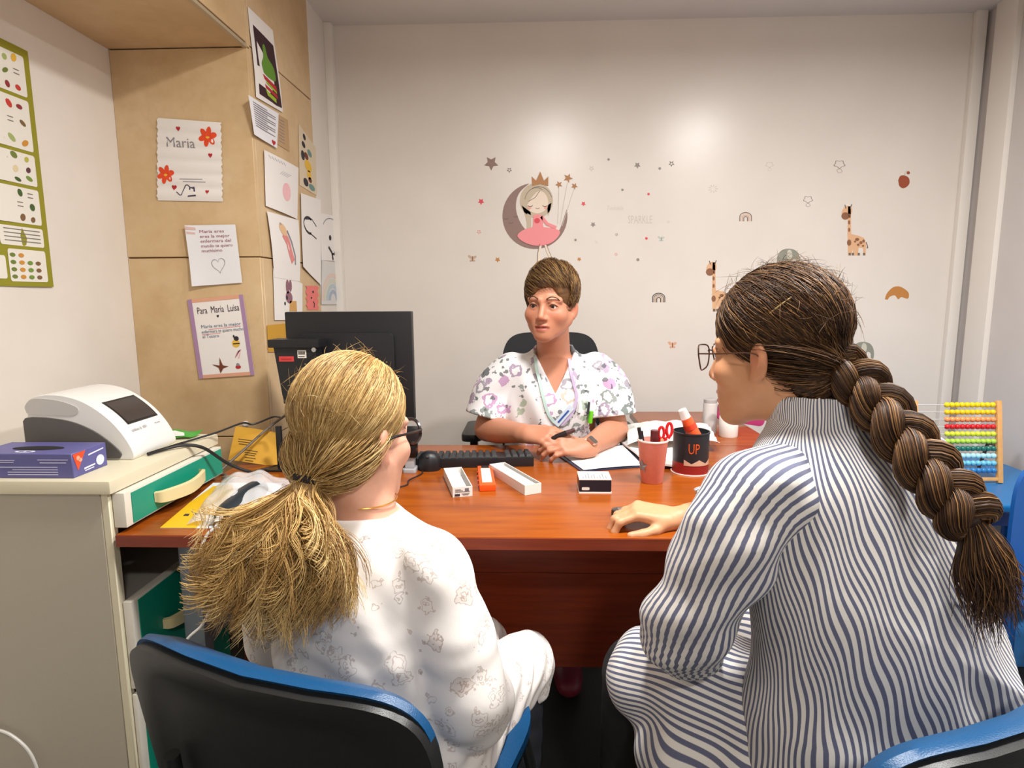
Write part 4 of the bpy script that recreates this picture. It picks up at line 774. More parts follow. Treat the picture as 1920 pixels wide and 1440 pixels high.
# ------------------------------------------------------------------ dark tin with orange tube
tp = at(1300, 893, z=DZ); TX, TY = tp[0]+.003, tp[1]+.05
e = empty('dark_tin', (TX, TY, DZ), 'round dark tin with orange lettering behind the pink cup', 'tin'); T = Matrix.Translation((TX, TY, DZ)); TR = .052
MB().lathe([(TR+.002, 0), (TR+.002, .004), (TR, .005), (TR, .036)], 36, T).obj('lower_band', mat('tin_red', '#8e1f1c', .4), e, smooth=True)
MB().lathe([(TR, .0362), (TR, .118), (TR+.0015, .119), (TR+.0015, .124), (TR-.002, .124), (TR-.002, .0362)], 36, T, cap=False).obj('body', mat('tin_black', '#1c2329', .35), e, smooth=True)
MB().lathe([(TR-.003, .1), (TR-.003, .101)], 36, T).obj('inner_lid', mat('tin_lid', '#8a8280', .4), e); MB().lathe([(TR+.0005, 0.0), (TR+.004, .0005), (TR+.004, .003), (TR+.0005, .0035)], 36, T, cap=False).obj('base_rim', mat('rim_cream', '#efe4dc', .5), e, smooth=True)
def wrap(st, z0, h, a0, wd, m, parent, nm='lettering'):
    vs, fs = text2d(st); mx = max(v[0] for v in vs); mb = MB(); mb.add([(TX+(TR+.0007)*math.cos(math.radians(a0+wd*v[0]/mx)), TY+(TR+.0007)*math.sin(math.radians(a0+wd*v[0]/mx)), DZ+z0+v[1]*h/.7) for v in vs], fs); return mb.obj(nm, m, parent)
wrap('UP', .066, .03, 247, 36, mat('tin_orange', '#d2541c', .4), e)
mb = MB(); vs = []
for i in range(13):
    a_ = math.radians(235+8*i); zz = .036+.012*abs(((i % 6)-3)/3.0); vs += [(TX+(TR+.0008)*math.cos(a_), TY+(TR+.0008)*math.sin(a_), DZ+.030), (TX+(TR+.0008)*math.cos(a_), TY+(TR+.0008)*math.sin(a_), DZ+zz)]
mb.add(vs, [(2*i, 2*i+2, 2*i+3, 2*i+1) for i in range(12)]).obj('zigzag_print', mat('tin_cream', '#c9a58c', .5), e)
a, b = np.array([TX+.012, TY, DZ+.102]), at(1279, 768, y=TY-.005); d = (b-a)/np.linalg.norm(b-a); L = np.linalg.norm(b-a)
e = empty('orange_tube', a, 'orange squeeze tube with a clear cap standing in the dark tin', 'tube'); MB().tube([a, a+d*L*.7], [.021, .016], 18).obj('body', mat('tube_orange', '#ea5a2c', .35), e, smooth=True)
MB().tube([a+d*L*.71, a+d*L*.9, a+d*L], [.015, .013, .012], 16).obj('cap', mat('clear_cap', '#e8e6e2', .15, alpha=.6), e, smooth=True)
MB().tube([a+d*L*.34, a+d*L*.5], [.0197, .0184], 18, cap=False).obj('label_band', mat('tube_label', '#d63a20', .4), e, smooth=True)
# soap pump and pink tray
pp = at(1366, 800, y=2.25); PX, PY = pp[0], 2.25
e = empty('soap_pump', (PX, PY, DZ), 'white soap pump bottle behind the striped shoulder', 'soap bottle'); T = Matrix.Translation((PX, PY, DZ)); SW = mat('soap_white', '#e9e4df', .35)
MB().lathe([(.032, 0), (.034, .004), (.034, .075), (.026, .09), (.014, .095)], 24, T).obj('bottle', SW, e, smooth=True); MB().lathe([(.013, .0952), (.013, .108), (.006, .109), (.006, .122)], 16, T).obj('collar', SW, e, smooth=True)
MB().tube(catmull([(PX+.018, PY, DZ+.128), (PX, PY, DZ+.13), (PX-.03, PY, DZ+.128), (PX-.043, PY, DZ+.122)], 4), [.008, .008, .009, .009, .0095, .009, .008, .008, .007, .006, .005, .0045, .004], 10).obj('nozzle', SW, e, smooth=True)
e = empty('grey_canister', (PX-.045, PY+.06, DZ), 'pale grey canister beside the soap pump', 'canister'); MB().lathe([(.026, 0), (.026, .11), (.024, .115)], 24, Matrix.Translation((PX-.05, PY+.07, DZ))).obj('body', mat('canister_grey', '#bdb6b4', .4), e, smooth=True); MB().lathe([(.0245, .1155), (.0245, .127), (.02, .13)], 24, Matrix.Translation((PX-.05, PY+.07, DZ))).obj('lid', mat('canister_lid', '#a39d9c', .4), e, smooth=True)
q0 = at(1355, 769, y=2.42)
e = empty('pink_basket', (q0[0]+.09, 2.44, DZ), 'magenta pink plastic tray standing behind the soap pump', 'tray'); MB().prism(rrect(.19, .17, .02), -.012, .012, Matrix.Translation((q0[0]+.09, 2.45, DZ+.093)) @ Matrix.Rotation(math.radians(9), 4, 'Y') @ Matrix.Rotation(PI/2, 4, 'X')).obj('panel', mat('magenta_plastic', '#b3356b', .4), e, bevel=.004)
# ------------------------------------------------------------------ chairs
CBLUE = mat('blue_upholstery', '#0a4875', .38, bump=.25, bscale=500); CSHELL = mat('black_shell', '#1b1c1c', .38, bump=.12, bscale=700)
def pad(w, h, back, front, curve, M, ex=.42, rings=9, K=56, dip=0):
    """rounded-rectangle cushion; back/front(r) give depth offsets along local y; local x right, z up"""
    mb = MB(); vs = []; rs = [(i/rings)**.8 for i in range(1, rings+1)]
    def pt(r, th, dep):
        c, s = math.cos(th), math.sin(th); x = w/2*r*math.copysign(abs(c)**ex, c); z = h/2*r*math.copysign(abs(s)**ex, s)
        return M @ Vector((x, dep(r)+curve*(2*x/w)**2, z+h/2-dip*(1-(2*x/w)**2)*max(0, z/(h/2))))
    for dep in (front, back):
        vs.append(M @ Vector((0, dep(0), h/2)))
        for r in rs: vs += [pt(r, 2*PI*k/K, dep) for k in range(K)]
    q = 1+rings*K; fs = []
    for side in (0, 1):
        o = side*q
        for k in range(K):
            f = (o, o+1+k, o+1+(k+1) % K); fs.append(f if side == 0 else f[::-1])
            for j in range(rings-1):
                a = o+1+j*K; f = (a+k, a+K+k, a+K+(k+1) % K, a+(k+1) % K); fs.append(f if side == 0 else f[::-1])
    a = 1+(rings-1)*K
    for k in range(K): fs.append((a+k, q+a+k, q+a+(k+1) % K, a+(k+1) % K))
    mb.add(vs, fs); return mb
def fixn(o):
    bm = bmesh.new(); bm.from_mesh(o.data); bmesh.ops.recalc_face_normals(bm, faces=bm.faces); bm.to_mesh(o.data); bm.free(); return o
def visitor_chair(lab, x, y, head, bw=.48, bh=.37, bz=.43, tilt=9):
    """x,y: middle of the backrest at floor level; head: rotation about z (0 faces +Y)"""
    e = empty('visitor_chair', (x, y, 0), lab, 'chair', 'blue and black visitor chairs')
    B = Matrix.Translation((x, y, bz)) @ Matrix.Rotation(head, 4, 'Z') @ Matrix.Rotation(math.radians(tilt), 4, 'X')
    rim = lambda r: -.012-.012*max(0, (r-.72)/.28)**1.0*(1 if r < .97 else .55)
    fixn(pad(bw, bh, rim, lambda r: .004, .035, B, dip=.012).obj('backrest_shell', CSHELL, e, smooth=True))
    fixn(pad(bw*.995, bh*1.02, lambda r: .003 if r < .9 else .003-.010*(r-.9)/.1, lambda r: .003+.042*(1-r**4)**.5+.002, .035, B, dip=.012).obj('backrest_cushion', CBLUE, e, smooth=True))
    G = Matrix.Translation((x, y, 0)) @ Matrix.Rotation(head, 4, 'Z')
    S = G @ Matrix.Translation((0, .05, .438)) @ Matrix.Rotation(-PI/2, 4, 'X')
    fixn(pad(.46, .44, lambda r: -.0+.012*0, lambda r: -.02-.022*(1-r**4)**.5, .0, S, ex=.5).obj('seat_cushion', CBLUE, e, smooth=True))
    fixn(pad(.455, .435, lambda r: .022-.008*r, lambda r: -.019, .0, S, ex=.5).obj('seat_shell', CSHELL, e, smooth=True))
    for sx in (-1, 1):
        MB().tube([G @ Vector(p) for p in catmull([(sx*.2, .06, .41), (sx*.21, .03, .30), (sx*.225, -.02, .012)], 5)], .011, 10).obj('leg', CSHELL, e, smooth=True)
        MB().tube([G @ Vector(p) for p in catmull([(sx*.2, .42, .41), (sx*.21, .45, .30), (sx*.225, .50, .012)], 5)], .011, 10).obj('leg', CSHELL, e, smooth=True)
        MB().tube([G @ Vector((sx*.2, .06, .41)), G @ Vector((sx*.2, .42, .41))], .010, 8).obj('seat_rail', CSHELL, e, smooth=True)
        MB().tube([G @ Vector(p) for p in catmull([(sx*.17, .08, .41), (sx*.17, -.01, .42), (sx*.165, -.03, .50), (sx*.16, -.045, .62)], 5)], .011, 10).obj('back_support', CSHELL, e, smooth=True)
    for yy in (.1, .38): MB().tube([G @ Vector((-.2, yy, .412)), G @ Vector((.2, yy, .412))], .009, 8).obj('cross_rail', CSHELL, e, smooth=True)
    return e
visitor_chair('blue cushioned black chair the blond girl sits on', -.345, .76, math.radians(-19), bw=.50)
visitor_chair('blue cushioned black chair under the woman in stripes', .57, .73, math.radians(24), bz=.40)
# nurse's swivel chair
e = empty('office_chair', (.075, 2.40, 0), 'black swivel office chair behind the nurse', 'chair'); FAB = mat('black_fabric', '#17171b', .8, bump=.3, bscale=600)
fixn(pad(.40, .56, lambda r: .03-.01*r, lambda r: -.02+.012*r**3, -.03, Matrix.Translation((.075, 2.47, .555)) @ Matrix.Rotation(math.radians(-6), 4, 'X'), ex=.4).obj('backrest', FAB, e, smooth=True))
fixn(pad(.48, .46, lambda r: 0, lambda r: -.07+.03*r**6, 0, Matrix.Translation((.075, 2.50, .42)) @ Matrix.Rotation(PI/2, 4, 'X'), ex=.45).obj('seat', FAB, e, smooth=True))
MB().lathe([(.028, .09), (.028, .25), (.018, .251), (.018, .42)], 16, Matrix.Translation((.075, 2.28, 0))).obj('gas_column', BLK, e, smooth=True)
MB().box((.05, 2.40, .40), (.10, 2.53, .42)).obj('back_bracket', BLK, e, bevel=.004); MB().tube(catmull([(.075, 2.5, .41), (.075, 2.545, .46), (.075, 2.535, .66)], 5), .014, 8).obj('back_bar', BLK, e, smooth=True)
for k in range(5):
    a = math.radians(90+72*k); ex_, ey_ = .075+.27*math.cos(a), 2.28+.27*math.sin(a)
    MB().tube([(.075, 2.28, .105), (ex_, ey_, .07)], [.022, .014], 8).obj('base_arm', BLK, e, smooth=True)
    MB().lathe([(.026, -.012), (.028, 0), (.026, .012)], 16, Matrix.Translation((ex_, ey_, .0285)) @ Matrix.Rotation(a, 4, 'Z') @ Matrix.Rotation(PI/2, 4, 'X')).obj('caster', BLKG, e, smooth=True)
    MB().lathe([(.008, .05), (.008, .075)], 8, Matrix.Translation((ex_, ey_, 0))).obj('caster_pin', BLK, e)
for sx, X_ in ((-1, -.225), (1, .355)):
    MB().prism(rrect(.075, .27, .03, cx=X_, cy=2.33), .728, .756).obj('armrest', BLK, e, bevel=.008)
    MB().box((X_-.014, 2.30, .43), (X_+.014, 2.345, .728)).obj('arm_post', BLK, e, bevel=.004)
    MB().box((min(X_, .075+sx*.16), 2.30, .41), (max(X_, .075+sx*.16), 2.345, .43)).obj('arm_bracket', BLK, e, bevel=.003)
# ------------------------------------------------------------------ children's corner
KBL = mat('kids_blue', '#0b6fb0', .35, vary=.03, vscale=20); KBD = mat('kids_blue_deep', '#0f5aa8', .35); TZ = .55
e = empty('kids_table', (1.72, 2.48, 0), 'blue plastic children table in the right corner', 'table')
poly = [(1.30, 2.12), (1.36, 2.05), (1.80, 2.04), (1.90, 2.07), (1.96, 2.16), (1.985, 2.55), (1.95, 2.66), (1.86, 2.88), (1.78, 2.94), (1.40, 2.95), (1.32, 2.88)]
MB().prism(poly, TZ-.03, TZ).obj('top', KBL, e, bevel=.010, seg=3)
c_ = (1.64, 2.49); MB().prism([(c_[0]+(x-c_[0])*.93, c_[1]+(y-c_[1])*.93) for x, y in poly], TZ-.085, TZ-.0305).obj('apron', KBD, e, bevel=.006)
for x, y in ((1.42, 2.24), (1.80, 2.26), (1.80, 2.66), (1.44, 2.80)): MB().lathe([(.045, 0.006), (.043, .02), (.034, .2), (.032, TZ-.0855)], 20, Matrix.Translation((x, y, 0))).obj('leg', KBL, e, smooth=True)
e = empty('kids_chair', (1.65, 1.90, 0), 'small blue plastic children chair at the right picture edge', 'chair')
fixn(pad(.32, .40, lambda r: -.008, lambda r: .008, -.02, Matrix.Translation((1.65, 1.90, .34)), ex=.5).obj('backrest', KBD, e, smooth=True))
MB().prism(rrect(.32, .26, .05, cx=1.65, cy=1.78), .30, .32).obj('seat', KBD, e, bevel=.006)
for x, y in ((1.52, 1.68), (1.78, 1.68), (1.52, 1.88), (1.78, 1.88)): MB().lathe([(.022, 0), (.018, .30)], 14, Matrix.Translation((x, y, 0))).obj('leg', KBD, e, smooth=True)
MB().box((1.51, 1.885, .30), (1.79, 1.915, .36)).obj('back_bracket', KBD, e, bevel=.006)
# abacus
PINE = mat('pine_wood', '#d9a566', .5, vary=.08, vscale=40); ROD = mat('steel_rod', '#d8d8d8', .25, .6)
ax0, ax1 = 1.452, 1.762; A0 = np.array([0, 2.295, TZ]); A1 = np.array([0, 2.345, TZ+.305]); ad = A1-A0
e = empty('abacus', (1.607, 2.32, TZ), 'wooden bead abacus with ten coloured rows on the blue table', 'abacus')
dl = math.atan2(ad[1], ad[2]); AM = Matrix.Translation((0, A0[1], A0[2]+.0015)) @ Matrix.Rotation(-dl, 4, 'X')
for x in (ax0, ax1): MB().box((x-.009, -.008, 0), (x+.009, .008, .31), AM).obj('post', PINE, e, bevel=.003)
MB().tube([AM @ Vector((ax1, .012, .14)), (ax1+.02, 2.40, TZ+.13), (ax1+.02, 2.44, TZ+.006)], [.006, .007, .006], 8).obj('back_strut', mat('dark_wood', '#6b4a33', .6), e); MB().tube([AM @ Vector((ax0, .012, .14)), (ax0, 2.42, TZ+.12), (ax0, 2.44, TZ+.006)], [.006, .007, .006], 8).obj('back_strut', mat('dark_wood', '#6b4a33', .6), e)
MB().box((ax0, -.006, .008), (ax1, .006, .02), AM).obj('bottom_bar', PINE, e, bevel=.002)
bead = None; cols = ['#e8cf10', '#ecc614', '#ef9a5e', '#d01a22', '#cfd83a', '#a9d24a', '#1f6f63', '#a9dbe6', '#6fc0da', '#2f7fc0']
for j, c in enumerate(cols):
    zz = .294-.0275*j; w_ = MB().tube([AM @ Vector((ax0+.005, 0, zz)), AM @ Vector((ax1-.005, 0, zz))], .0016, 6).obj('wire', ROD, e)
    bm_ = mat('bead_'+c[1:], c, .25)
    base = MB().lathe([(.0042, -.0092), (.0092, -.0055), (.0104, 0), (.0092, .0055), (.0042, .0092)], 12).mesh('bead'); base.polygons.foreach_set('use_smooth', [True]*len(base.polygons))
    for i in range(10):
        b = link('bead', base, bm_, w_); b.matrix_basis = AM @ Matrix.Translation((ax1-.021-.0188*i, 0, zz)) @ Matrix.Rotation(PI/2, 4, 'Y')
# red clog handled with the nurse; small dark meter under the woman's hand
q = at(1168, 970, z=DZ); e = empty('glucose_meter', (q[0]+.008, q[1]+.012, DZ), 'small dark oval meter under the resting hand', 'device')
MB().prism(ell(q[0]+.008, q[1]+.012, .034, .02, 24), DZ, DZ+.016).obj('case', mat('meter_dark', '#2b2526', .3), e, bevel=.004); MB().prism(rrect(.03, .018, .004, cx=q[0]+.004, cy=q[1]+.012), DZ+.0162, DZ+.017).obj('display', mat('meter_screen', '#6a5550', .25), e)
# ------------------------------------------------------------------ people: signed-distance modelling, polygonised with surface nets
class SDF:
    def __init__(s, lo, hi, h):
        s.lo = np.array(lo, np.float32); s.h = h; s.n = [int(math.ceil((hi[i]-lo[i])/h))+1 for i in range(3)]
        s.g = np.full(s.n, .05, np.float32); s.ax = [(s.lo[i]+h*np.arange(s.n[i])).astype(np.float32) for i in range(3)]
    def win(s, lo, hi, pad):
        sl = []
        for i in range(3):
            a = max(0, int((lo[i]-pad-s.lo[i])/s.h)); b = min(s.n[i], int((hi[i]+pad-s.lo[i])/s.h)+2)
            if b <= a: return None
            sl.append(slice(a, b))
        return tuple(sl), np.meshgrid(*[s.ax[i][sl[i]] for i in range(3)], indexing='ij', sparse=True)
    def op(s, lo, hi, fn, k=.01, sub=False):
        r = s.win(lo, hi, k+.012)
        if r is None: return s
        sl, (x, y, z) = r; d = fn(x, y, z).astype(np.float32); a = s.g[sl]
        if sub: a, d = -a, d
        h = np.maximum(k-np.abs(a-d), 0)/k if k > 0 else 0
        v = np.minimum(a, d)-h*h*k*.25
        s.g[sl] = -v if sub else v
        return s
    def cone(s, a, b, ra, rb, k=.01, flat=None, sub=False):
        a = np.array(a, float); b = np.array(b, float); ba = b-a; L = ba@ba+1e-12; R = max(ra, rb)
        if flat is not None: fd = np.array(flat[0], float); fd /= np.linalg.norm(fd); fs = flat[1]; R *= max(1, fs)
        def fn(x, y, z):
            px, py, pz = x-a[0], y-a[1], z-a[2]; t = np.clip((px*ba[0]+py*ba[1]+pz*ba[2])/L, 0, 1)
            vx, vy, vz = px-t*ba[0], py-t*ba[1], pz-t*ba[2]
            if flat is not None:
                c = (vx*fd[0]+vy*fd[1]+vz*fd[2])*(1/fs-1); vx, vy, vz = vx+c*fd[0], vy+c*fd[1], vz+c*fd[2]
                return (np.sqrt(vx*vx+vy*vy+vz*vz)-(ra+(rb-ra)*t))*min(1, fs)
            return np.sqrt(vx*vx+vy*vy+vz*vz)-(ra+(rb-ra)*t)
        return s.op(np.minimum(a, b)-R, np.maximum(a, b)+R, fn, k, sub)
    def chain(s, pts, rad, k=.01, n=4, flat=None, sub=False):
        P = catmull(pts, n); q = catmull([[r] for r in rad], n)
        for i in range(len(P)-1): s.cone(P[i], P[i+1], float(q[i][0]), float(q[i+1][0]), k if i == 0 else max(.003, k*.5), flat, sub)
        return s
    def ell(s, c, r, k=.01, R=None, sub=False):
        c = np.array(c, float); r = np.array(r, float); R = np.eye(3) if R is None else np.array(R); m = r.max()
        def fn(x, y, z):
            p = [x-c[0], y-c[1], z-c[2]]; q = [p[0]*R[0, i]+p[1]*R[1, i]+p[2]*R[2, i] for i in range(3)]
            k0 = np.sqrt(sum((q[i]/r[i])**2 for i in range(3))); k1 = np.sqrt(sum((q[i]/r[i]**2)**2 for i in range(3)))+1e-9
            return k0*(k0-1)/k1
        return s.op(c-m, c+m, fn, k, sub)
    def loft(s, secs, k=.01, rot=0.0, wr=None, sub=False, ex=2.0):
        """secs: (z, cx, cy, a, b) stacked elliptical sections; rot turns the section axes about z"""
        S = sorted(secs); zs = np.array([q[0] for q in S]); T = np.array([q[1:] for q in S]); zz = np.linspace(zs[0], zs[-1], 120)
        Pz = np.array(catmull([np.r_[q[0], q[1:]] for q in S], 10)); od = np.argsort(Pz[:, 0]); Pz = Pz[od]
        tab = [np.interp(zz, Pz[:, 0], Pz[:, i+1]) for i in range(4)]; m = T[:, 2:].max(); cr, sr = math.cos(rot), math.sin(rot)
        lo = np.array([T[:, 0].min()-m, T[:, 1].min()-m, zs[0]]); hi = np.array([T[:, 0].max()+m, T[:, 1].max()+m, zs[-1]])
        def fn(x, y, z):
            zc = np.clip(z, zs[0], zs[-1]); cx, cy, a, b = [np.interp(zc, zz, q).astype(np.float32) for q in tab]
            u = (x-cx)*cr+(y-cy)*sr; v = -(x-cx)*sr+(y-cy)*cr; e = ex
            if e == 2.0: k0 = np.sqrt((u/a)**2+(v/b)**2)
            else: k0 = (np.abs(u/a)**e+np.abs(v/b)**e)**(1/e)
            k1 = np.sqrt((u/a**2)**2+(v/b**2)**2)+1e-6
            d = (k0-1)*np.minimum(a, b)*.5+.5*(k0-1)*k0/k1
            if wr is not None: d = d+wr(x, y, z, u, v)
            ez = np.maximum(zs[0]-z, z-zs[-1]); return np.maximum(d, ez)
        return s.op(lo, hi, fn, k, sub)
    def cut(s, lo, hi, p, n, k=.003):
        n = np.array(n, float); n /= np.linalg.norm(n)
        return s.op(lo, hi, lambda x, y, z: -((x-p[0])*n[0]+(y-p[1])*n[1]+(z-p[2])*n[2])+0*(x+y+z), k, sub=True)
    def mesh(s, name):
        g = s.g; sg = g < 0; n = s.n
        c = np.zeros([q-1 for q in n], np.int8)
        for i in (0, 1):
            for j in (0, 1):
                for k in (0, 1): c += sg[i:n[0]-1+i, j:n[1]-1+j, k:n[2]-1+k]
        act = (c > 0) & (c < 8); idx = np.full(act.shape, -1, np.int32); ii = np.argwhere(act); idx[act] = np.arange(len(ii))
        acc = np.zeros((len(ii), 3), np.float32); cnt = np.zeros(len(ii), np.float32); cor = {}
        for q in np.ndindex(2, 2, 2): cor[q] = g[ii[:, 0]+q[0], ii[:, 1]+q[1], ii[:, 2]+q[2]]
        for q in cor:
            for ax in range(3):
                if q[ax] == 0:
                    r = list(q); r[ax] = 1; r = tuple(r); a, b = cor[q], cor[r]; m = (a < 0) != (b < 0)
                    t = np.where(m, a/np.where(m, a-b, 1), 0); p = np.tile(np.array(q, np.float32), (len(ii), 1)); p[:, ax] = t
                    acc[m] += p[m]; cnt[m] += 1
        V = (s.lo+s.h*(ii+acc/cnt[:, None])).astype(np.float32); Fs = []
        for ax in range(3):
            u, v = (ax+1) % 3, (ax+2) % 3
            sl0 = [slice(None)]*3; sl1 = [slice(None)]*3; sl0[ax] = slice(0, -1); sl1[ax] = slice(1, None)
            ch = sg[tuple(sl0)] != sg[tuple(sl1)]; e = np.argwhere(ch); e = e[(e[:, u] > 0) & (e[:, v] > 0) & (e[:, u] < n[u]-1) & (e[:, v] < n[v]-1)]
            if not len(e): continue
            def at_(du, dv):
                p = e.copy(); p[:, u] -= du; p[:, v] -= dv; return idx[p[:, 0], p[:, 1], p[:, 2]]
            q = np.stack([at_(1, 1), at_(0, 1), at_(0, 0), at_(1, 0)], 1); fl = sg[e[:, 0], e[:, 1], e[:, 2]]; q[~fl] = q[~fl][:, ::-1]; Fs.append(q)
        Q = np.concatenate(Fs); return V, Q
def np_mesh(name, V, Q, m, parent=None, attrs=None, smooth=True):
    me = bpy.data.meshes.new(name); me.vertices.add(len(V)); me.vertices.foreach_set('co', np.ascontiguousarray(V, np.float32).ravel())
    k = Q.shape[1]; me.loops.add(Q.size); me.loops.foreach_set('vertex_index', np.ascontiguousarray(Q, np.int32).ravel())
    me.polygons.add(len(Q)); me.polygons.foreach_set('loop_start', np.arange(0, Q.size, k, dtype=np.int32)); me.polygons.foreach_set('loop_total', np.full(len(Q), k, np.int32))
    me.update(); me.validate()
    for nm, a in (attrs or {}).items():
        if a.ndim == 1: at_ = me.attributes.new(nm, 'FLOAT', 'POINT'); at_.data.foreach_set('value', a.astype(np.float32))
        else: at_ = me.attributes.new(nm, 'FLOAT_COLOR', 'POINT'); at_.data.foreach_set('color', np.c_[a, np.ones(len(a))].astype(np.float32).ravel())
    o = link(name, me, m, parent)
    if smooth: me.polygons.foreach_set('use_smooth', np.ones(len(me.polygons), bool))
    return o
def clean(V, Q, keep=1):
    """keep the largest connected pieces"""
    n = len(V); lab = np.arange(n)
    for _ in range(200):
        m = lab[Q].min(1); new = lab.copy()
        for i in range(4): np.minimum.at(new, Q[:, i], m)
        new = new[new]
        if (new == lab).all(): break
        lab = new
    return lab
class Fr:
    """local frame: r (its right), f (forward), u (up)"""
    def __init__(s, o, f, u, sc=1.0):
        s.o = np.array(o, float); f = np.array(f, float); f /= np.linalg.norm(f); u = np.array(u, float); u -= f*(u@f); u /= np.linalg.norm(u)
        s.f, s.u, s.r, s.s = f, u, np.cross(f, u), sc; s.lo = 1.0; s.wd = 1.0; s.R = np.stack([s.r, s.f, s.u], 1)
    def __call__(s, r, f, u):
        if u < 0: u = u*s.lo; r = r*(1+(s.wd-1)*min(1, -u/.06))
        return s.o+s.s*(s.r*r+s.f*f+s.u*u)
    def loc(s, V):
        L = ((V-s.o)@s.R)/s.s; L[:, 2] = np.where(L[:, 2] < 0, L[:, 2]/s.lo, L[:, 2]); return L
def add_head(S, H, ear=True, nose=1.0):
    q = H.s; R = H.R
    S.ell(H(0, -.018, .045), np.array([.073, .093, .083])*q, .01, R)
    S.ell(H(0, .028, -.035), np.array([.060*H.wd, .064, .082*H.lo])*q, .03*q, R)
    for sx in (-1, 1):
        S.cone(H(sx*.052, .0, -.052), H(sx*.012, .070, -.103), .020*q, .017*q, .03*q)
        S.ell(H(sx*.040, .058, -.032), np.array([.024, .024, .022])*q, .025*q, R)
        S.cone(H(sx*.014, .084, .021), H(sx*.050, .066, .020), .010*q, .008*q, .016*q)
    S.ell(H(0, .078, -.105), np.array([.02, .016, .016])*q, .02*q, R)
    S.ell(H(0, .078, -.07), np.array([.03, .017, .024])*q, .02*q, R)
    for sx in (-1, 1): S.ell(H(sx*.032, .100, .0), np.array([.0165, .016, .0105])*q, .012*q, R, sub=True)
    S.cone(H(0, .084, .012), H(0, .108, -.036), .0075*q, .0105*q, .012*q)
    for sx in (-1, 1): S.ell(H(sx*.0115, .098, -.042), np.array([.0075, .009, .007])*q, .006*q, R)
    # eyelids and lips
    for sx in (-1, 1):
        S.chain([H(sx*.046, .073, -.001), H(sx*.038, .0835, .0075), H(sx*.030, .086, .0085), H(sx*.019, .081, .002)], [.0028*q]*4, .004*q)
        S.chain([H(sx*.046, .073, -.002), H(sx*.037, .081, -.0075), H(sx*.028, .083, -.0075), H(sx*.019, .080, .0)], [.0026*q]*4, .004*q)
    S.chain([H(-.024, .083, -.072), H(-.010, .0955, -.0675), H(0, .0965, -.069), H(.010, .0955, -.0675), H(.024, .083, -.072)], [.003*q, .0048*q, .0045*q, .0048*q, .003*q], .005*q)
    S.chain([H(-.022, .083, -.076), H(-.010, .094, -.0825), H(0, .0955, -.084), H(.010, .094, -.0825), H(.022, .083, -.076)], [.003*q, .0052*q, .0058*q, .0052*q, .003*q], .005*q)
    S.chain([H(-.02, .093, -.0745), H(0, .104, -.0755), H(.02, .093, -.0745)], [.002*q, .0028*q, .002*q], .003*q, sub=True)
    if ear:
        for sx in (-1, 1):
            A = np.stack([H.R@np.array([.9, sx*.42, 0]), H.R@np.array([-sx*.42, .9, 0]), H.u], 1)
            S.ell(H(sx*.077, -.012, -.012), np.array([.007, .019, .032])*q, .006*q, A)
            S.ell(H(sx*.085, -.006, -.008), np.array([.005, .010, .017])*q, .004*q, A, sub=True)
            S.ell(H(sx*.073, -.005, -.038), np.array([.007, .010, .011])*q, .006*q, H.R)
def add_hand(S, W, side, curl, sc=1.0, spread=(.10, .03, -.04, -.12), thumb=None, k=.006):
    """W: frame at the wrist, f along the hand, u = back of hand; side=+1 thumb on +r"""
    R = W.R
    S.cone(W(0, -.02, 0), W(0, .02, 0), .024*sc, .026*sc, .02, flat=(W.u, .72))
    for i, (r0, r1) in enumerate(((.022, .028), (.007, .010), (-.008, -.009), (-.020, -.026))): S.cone(W(side*r0*sc, .015*sc, 0), W(side*r1*sc, (.084, .088, .084, .075)[i]*sc, .002), .0145*sc, .0115*sc, .014)
    KN = [(.028, .086), (.0095, .090), (-.009, .086), (-.026, .077)]; LN = [(.044, .026, .021), (.048, .030, .022), (.044, .028, .021), (.034, .021, .019)]
    tips = []
    for i in range(4):
        p = W(side*KN[i][0]*sc, KN[i][1]*sc, .001); a = 0; rad = (.0098, .0098, .0094, .0084)[i]*sc
        for j in range(3):
            a += curl[i][j]; d = W.f*math.cos(a)-W.u*math.sin(a)+W.r*side*spread[i]; d /= np.linalg.norm(d)
            q = p+d*LN[i][j]*sc; S.cone(p, q, rad*(1-.07*j), rad*(.95-.08*j), .005 if j else k); p = q
        tips.append((p, d))
    th = thumb or [(.45, .75, -.15), (.25, .95, -.1), (.15, 1, -.05)]
    p = W(side*.018*sc, .012*sc, -.004)
    for j, (l, ra, rb) in enumerate(((.042, .016, .0125), (.034, .0118, .0108), (.026, .0108, .0085))):
        d = W.r*side*th[j][0]+W.f*th[j][1]+W.u*th[j][2]; d /= np.linalg.norm(d); q = p+d*l*sc; S.cone(p, q, ra*sc, rb*sc, .012 if j == 0 else .005); p = q
    tips.append((p, d)); return tips
def nails(tips, W, parent, m, sc=1.0):
    for p, d in tips:
        n = np.cross(np.cross(d, W.u), d); n = n/np.linalg.norm(n); x = np.cross(d, n)
        M = frameM(p+n*.0052*sc-d*.001, x, d); mb = MB(); mb.lathe([(.0056*sc, 0), (.0052*sc, .0012*sc), (.003*sc, .0019*sc)], 12, M @ Matrix.Diagonal((.9, 1.15, 1, 1))); mb.obj('fingernail', m, parent, smooth=True)
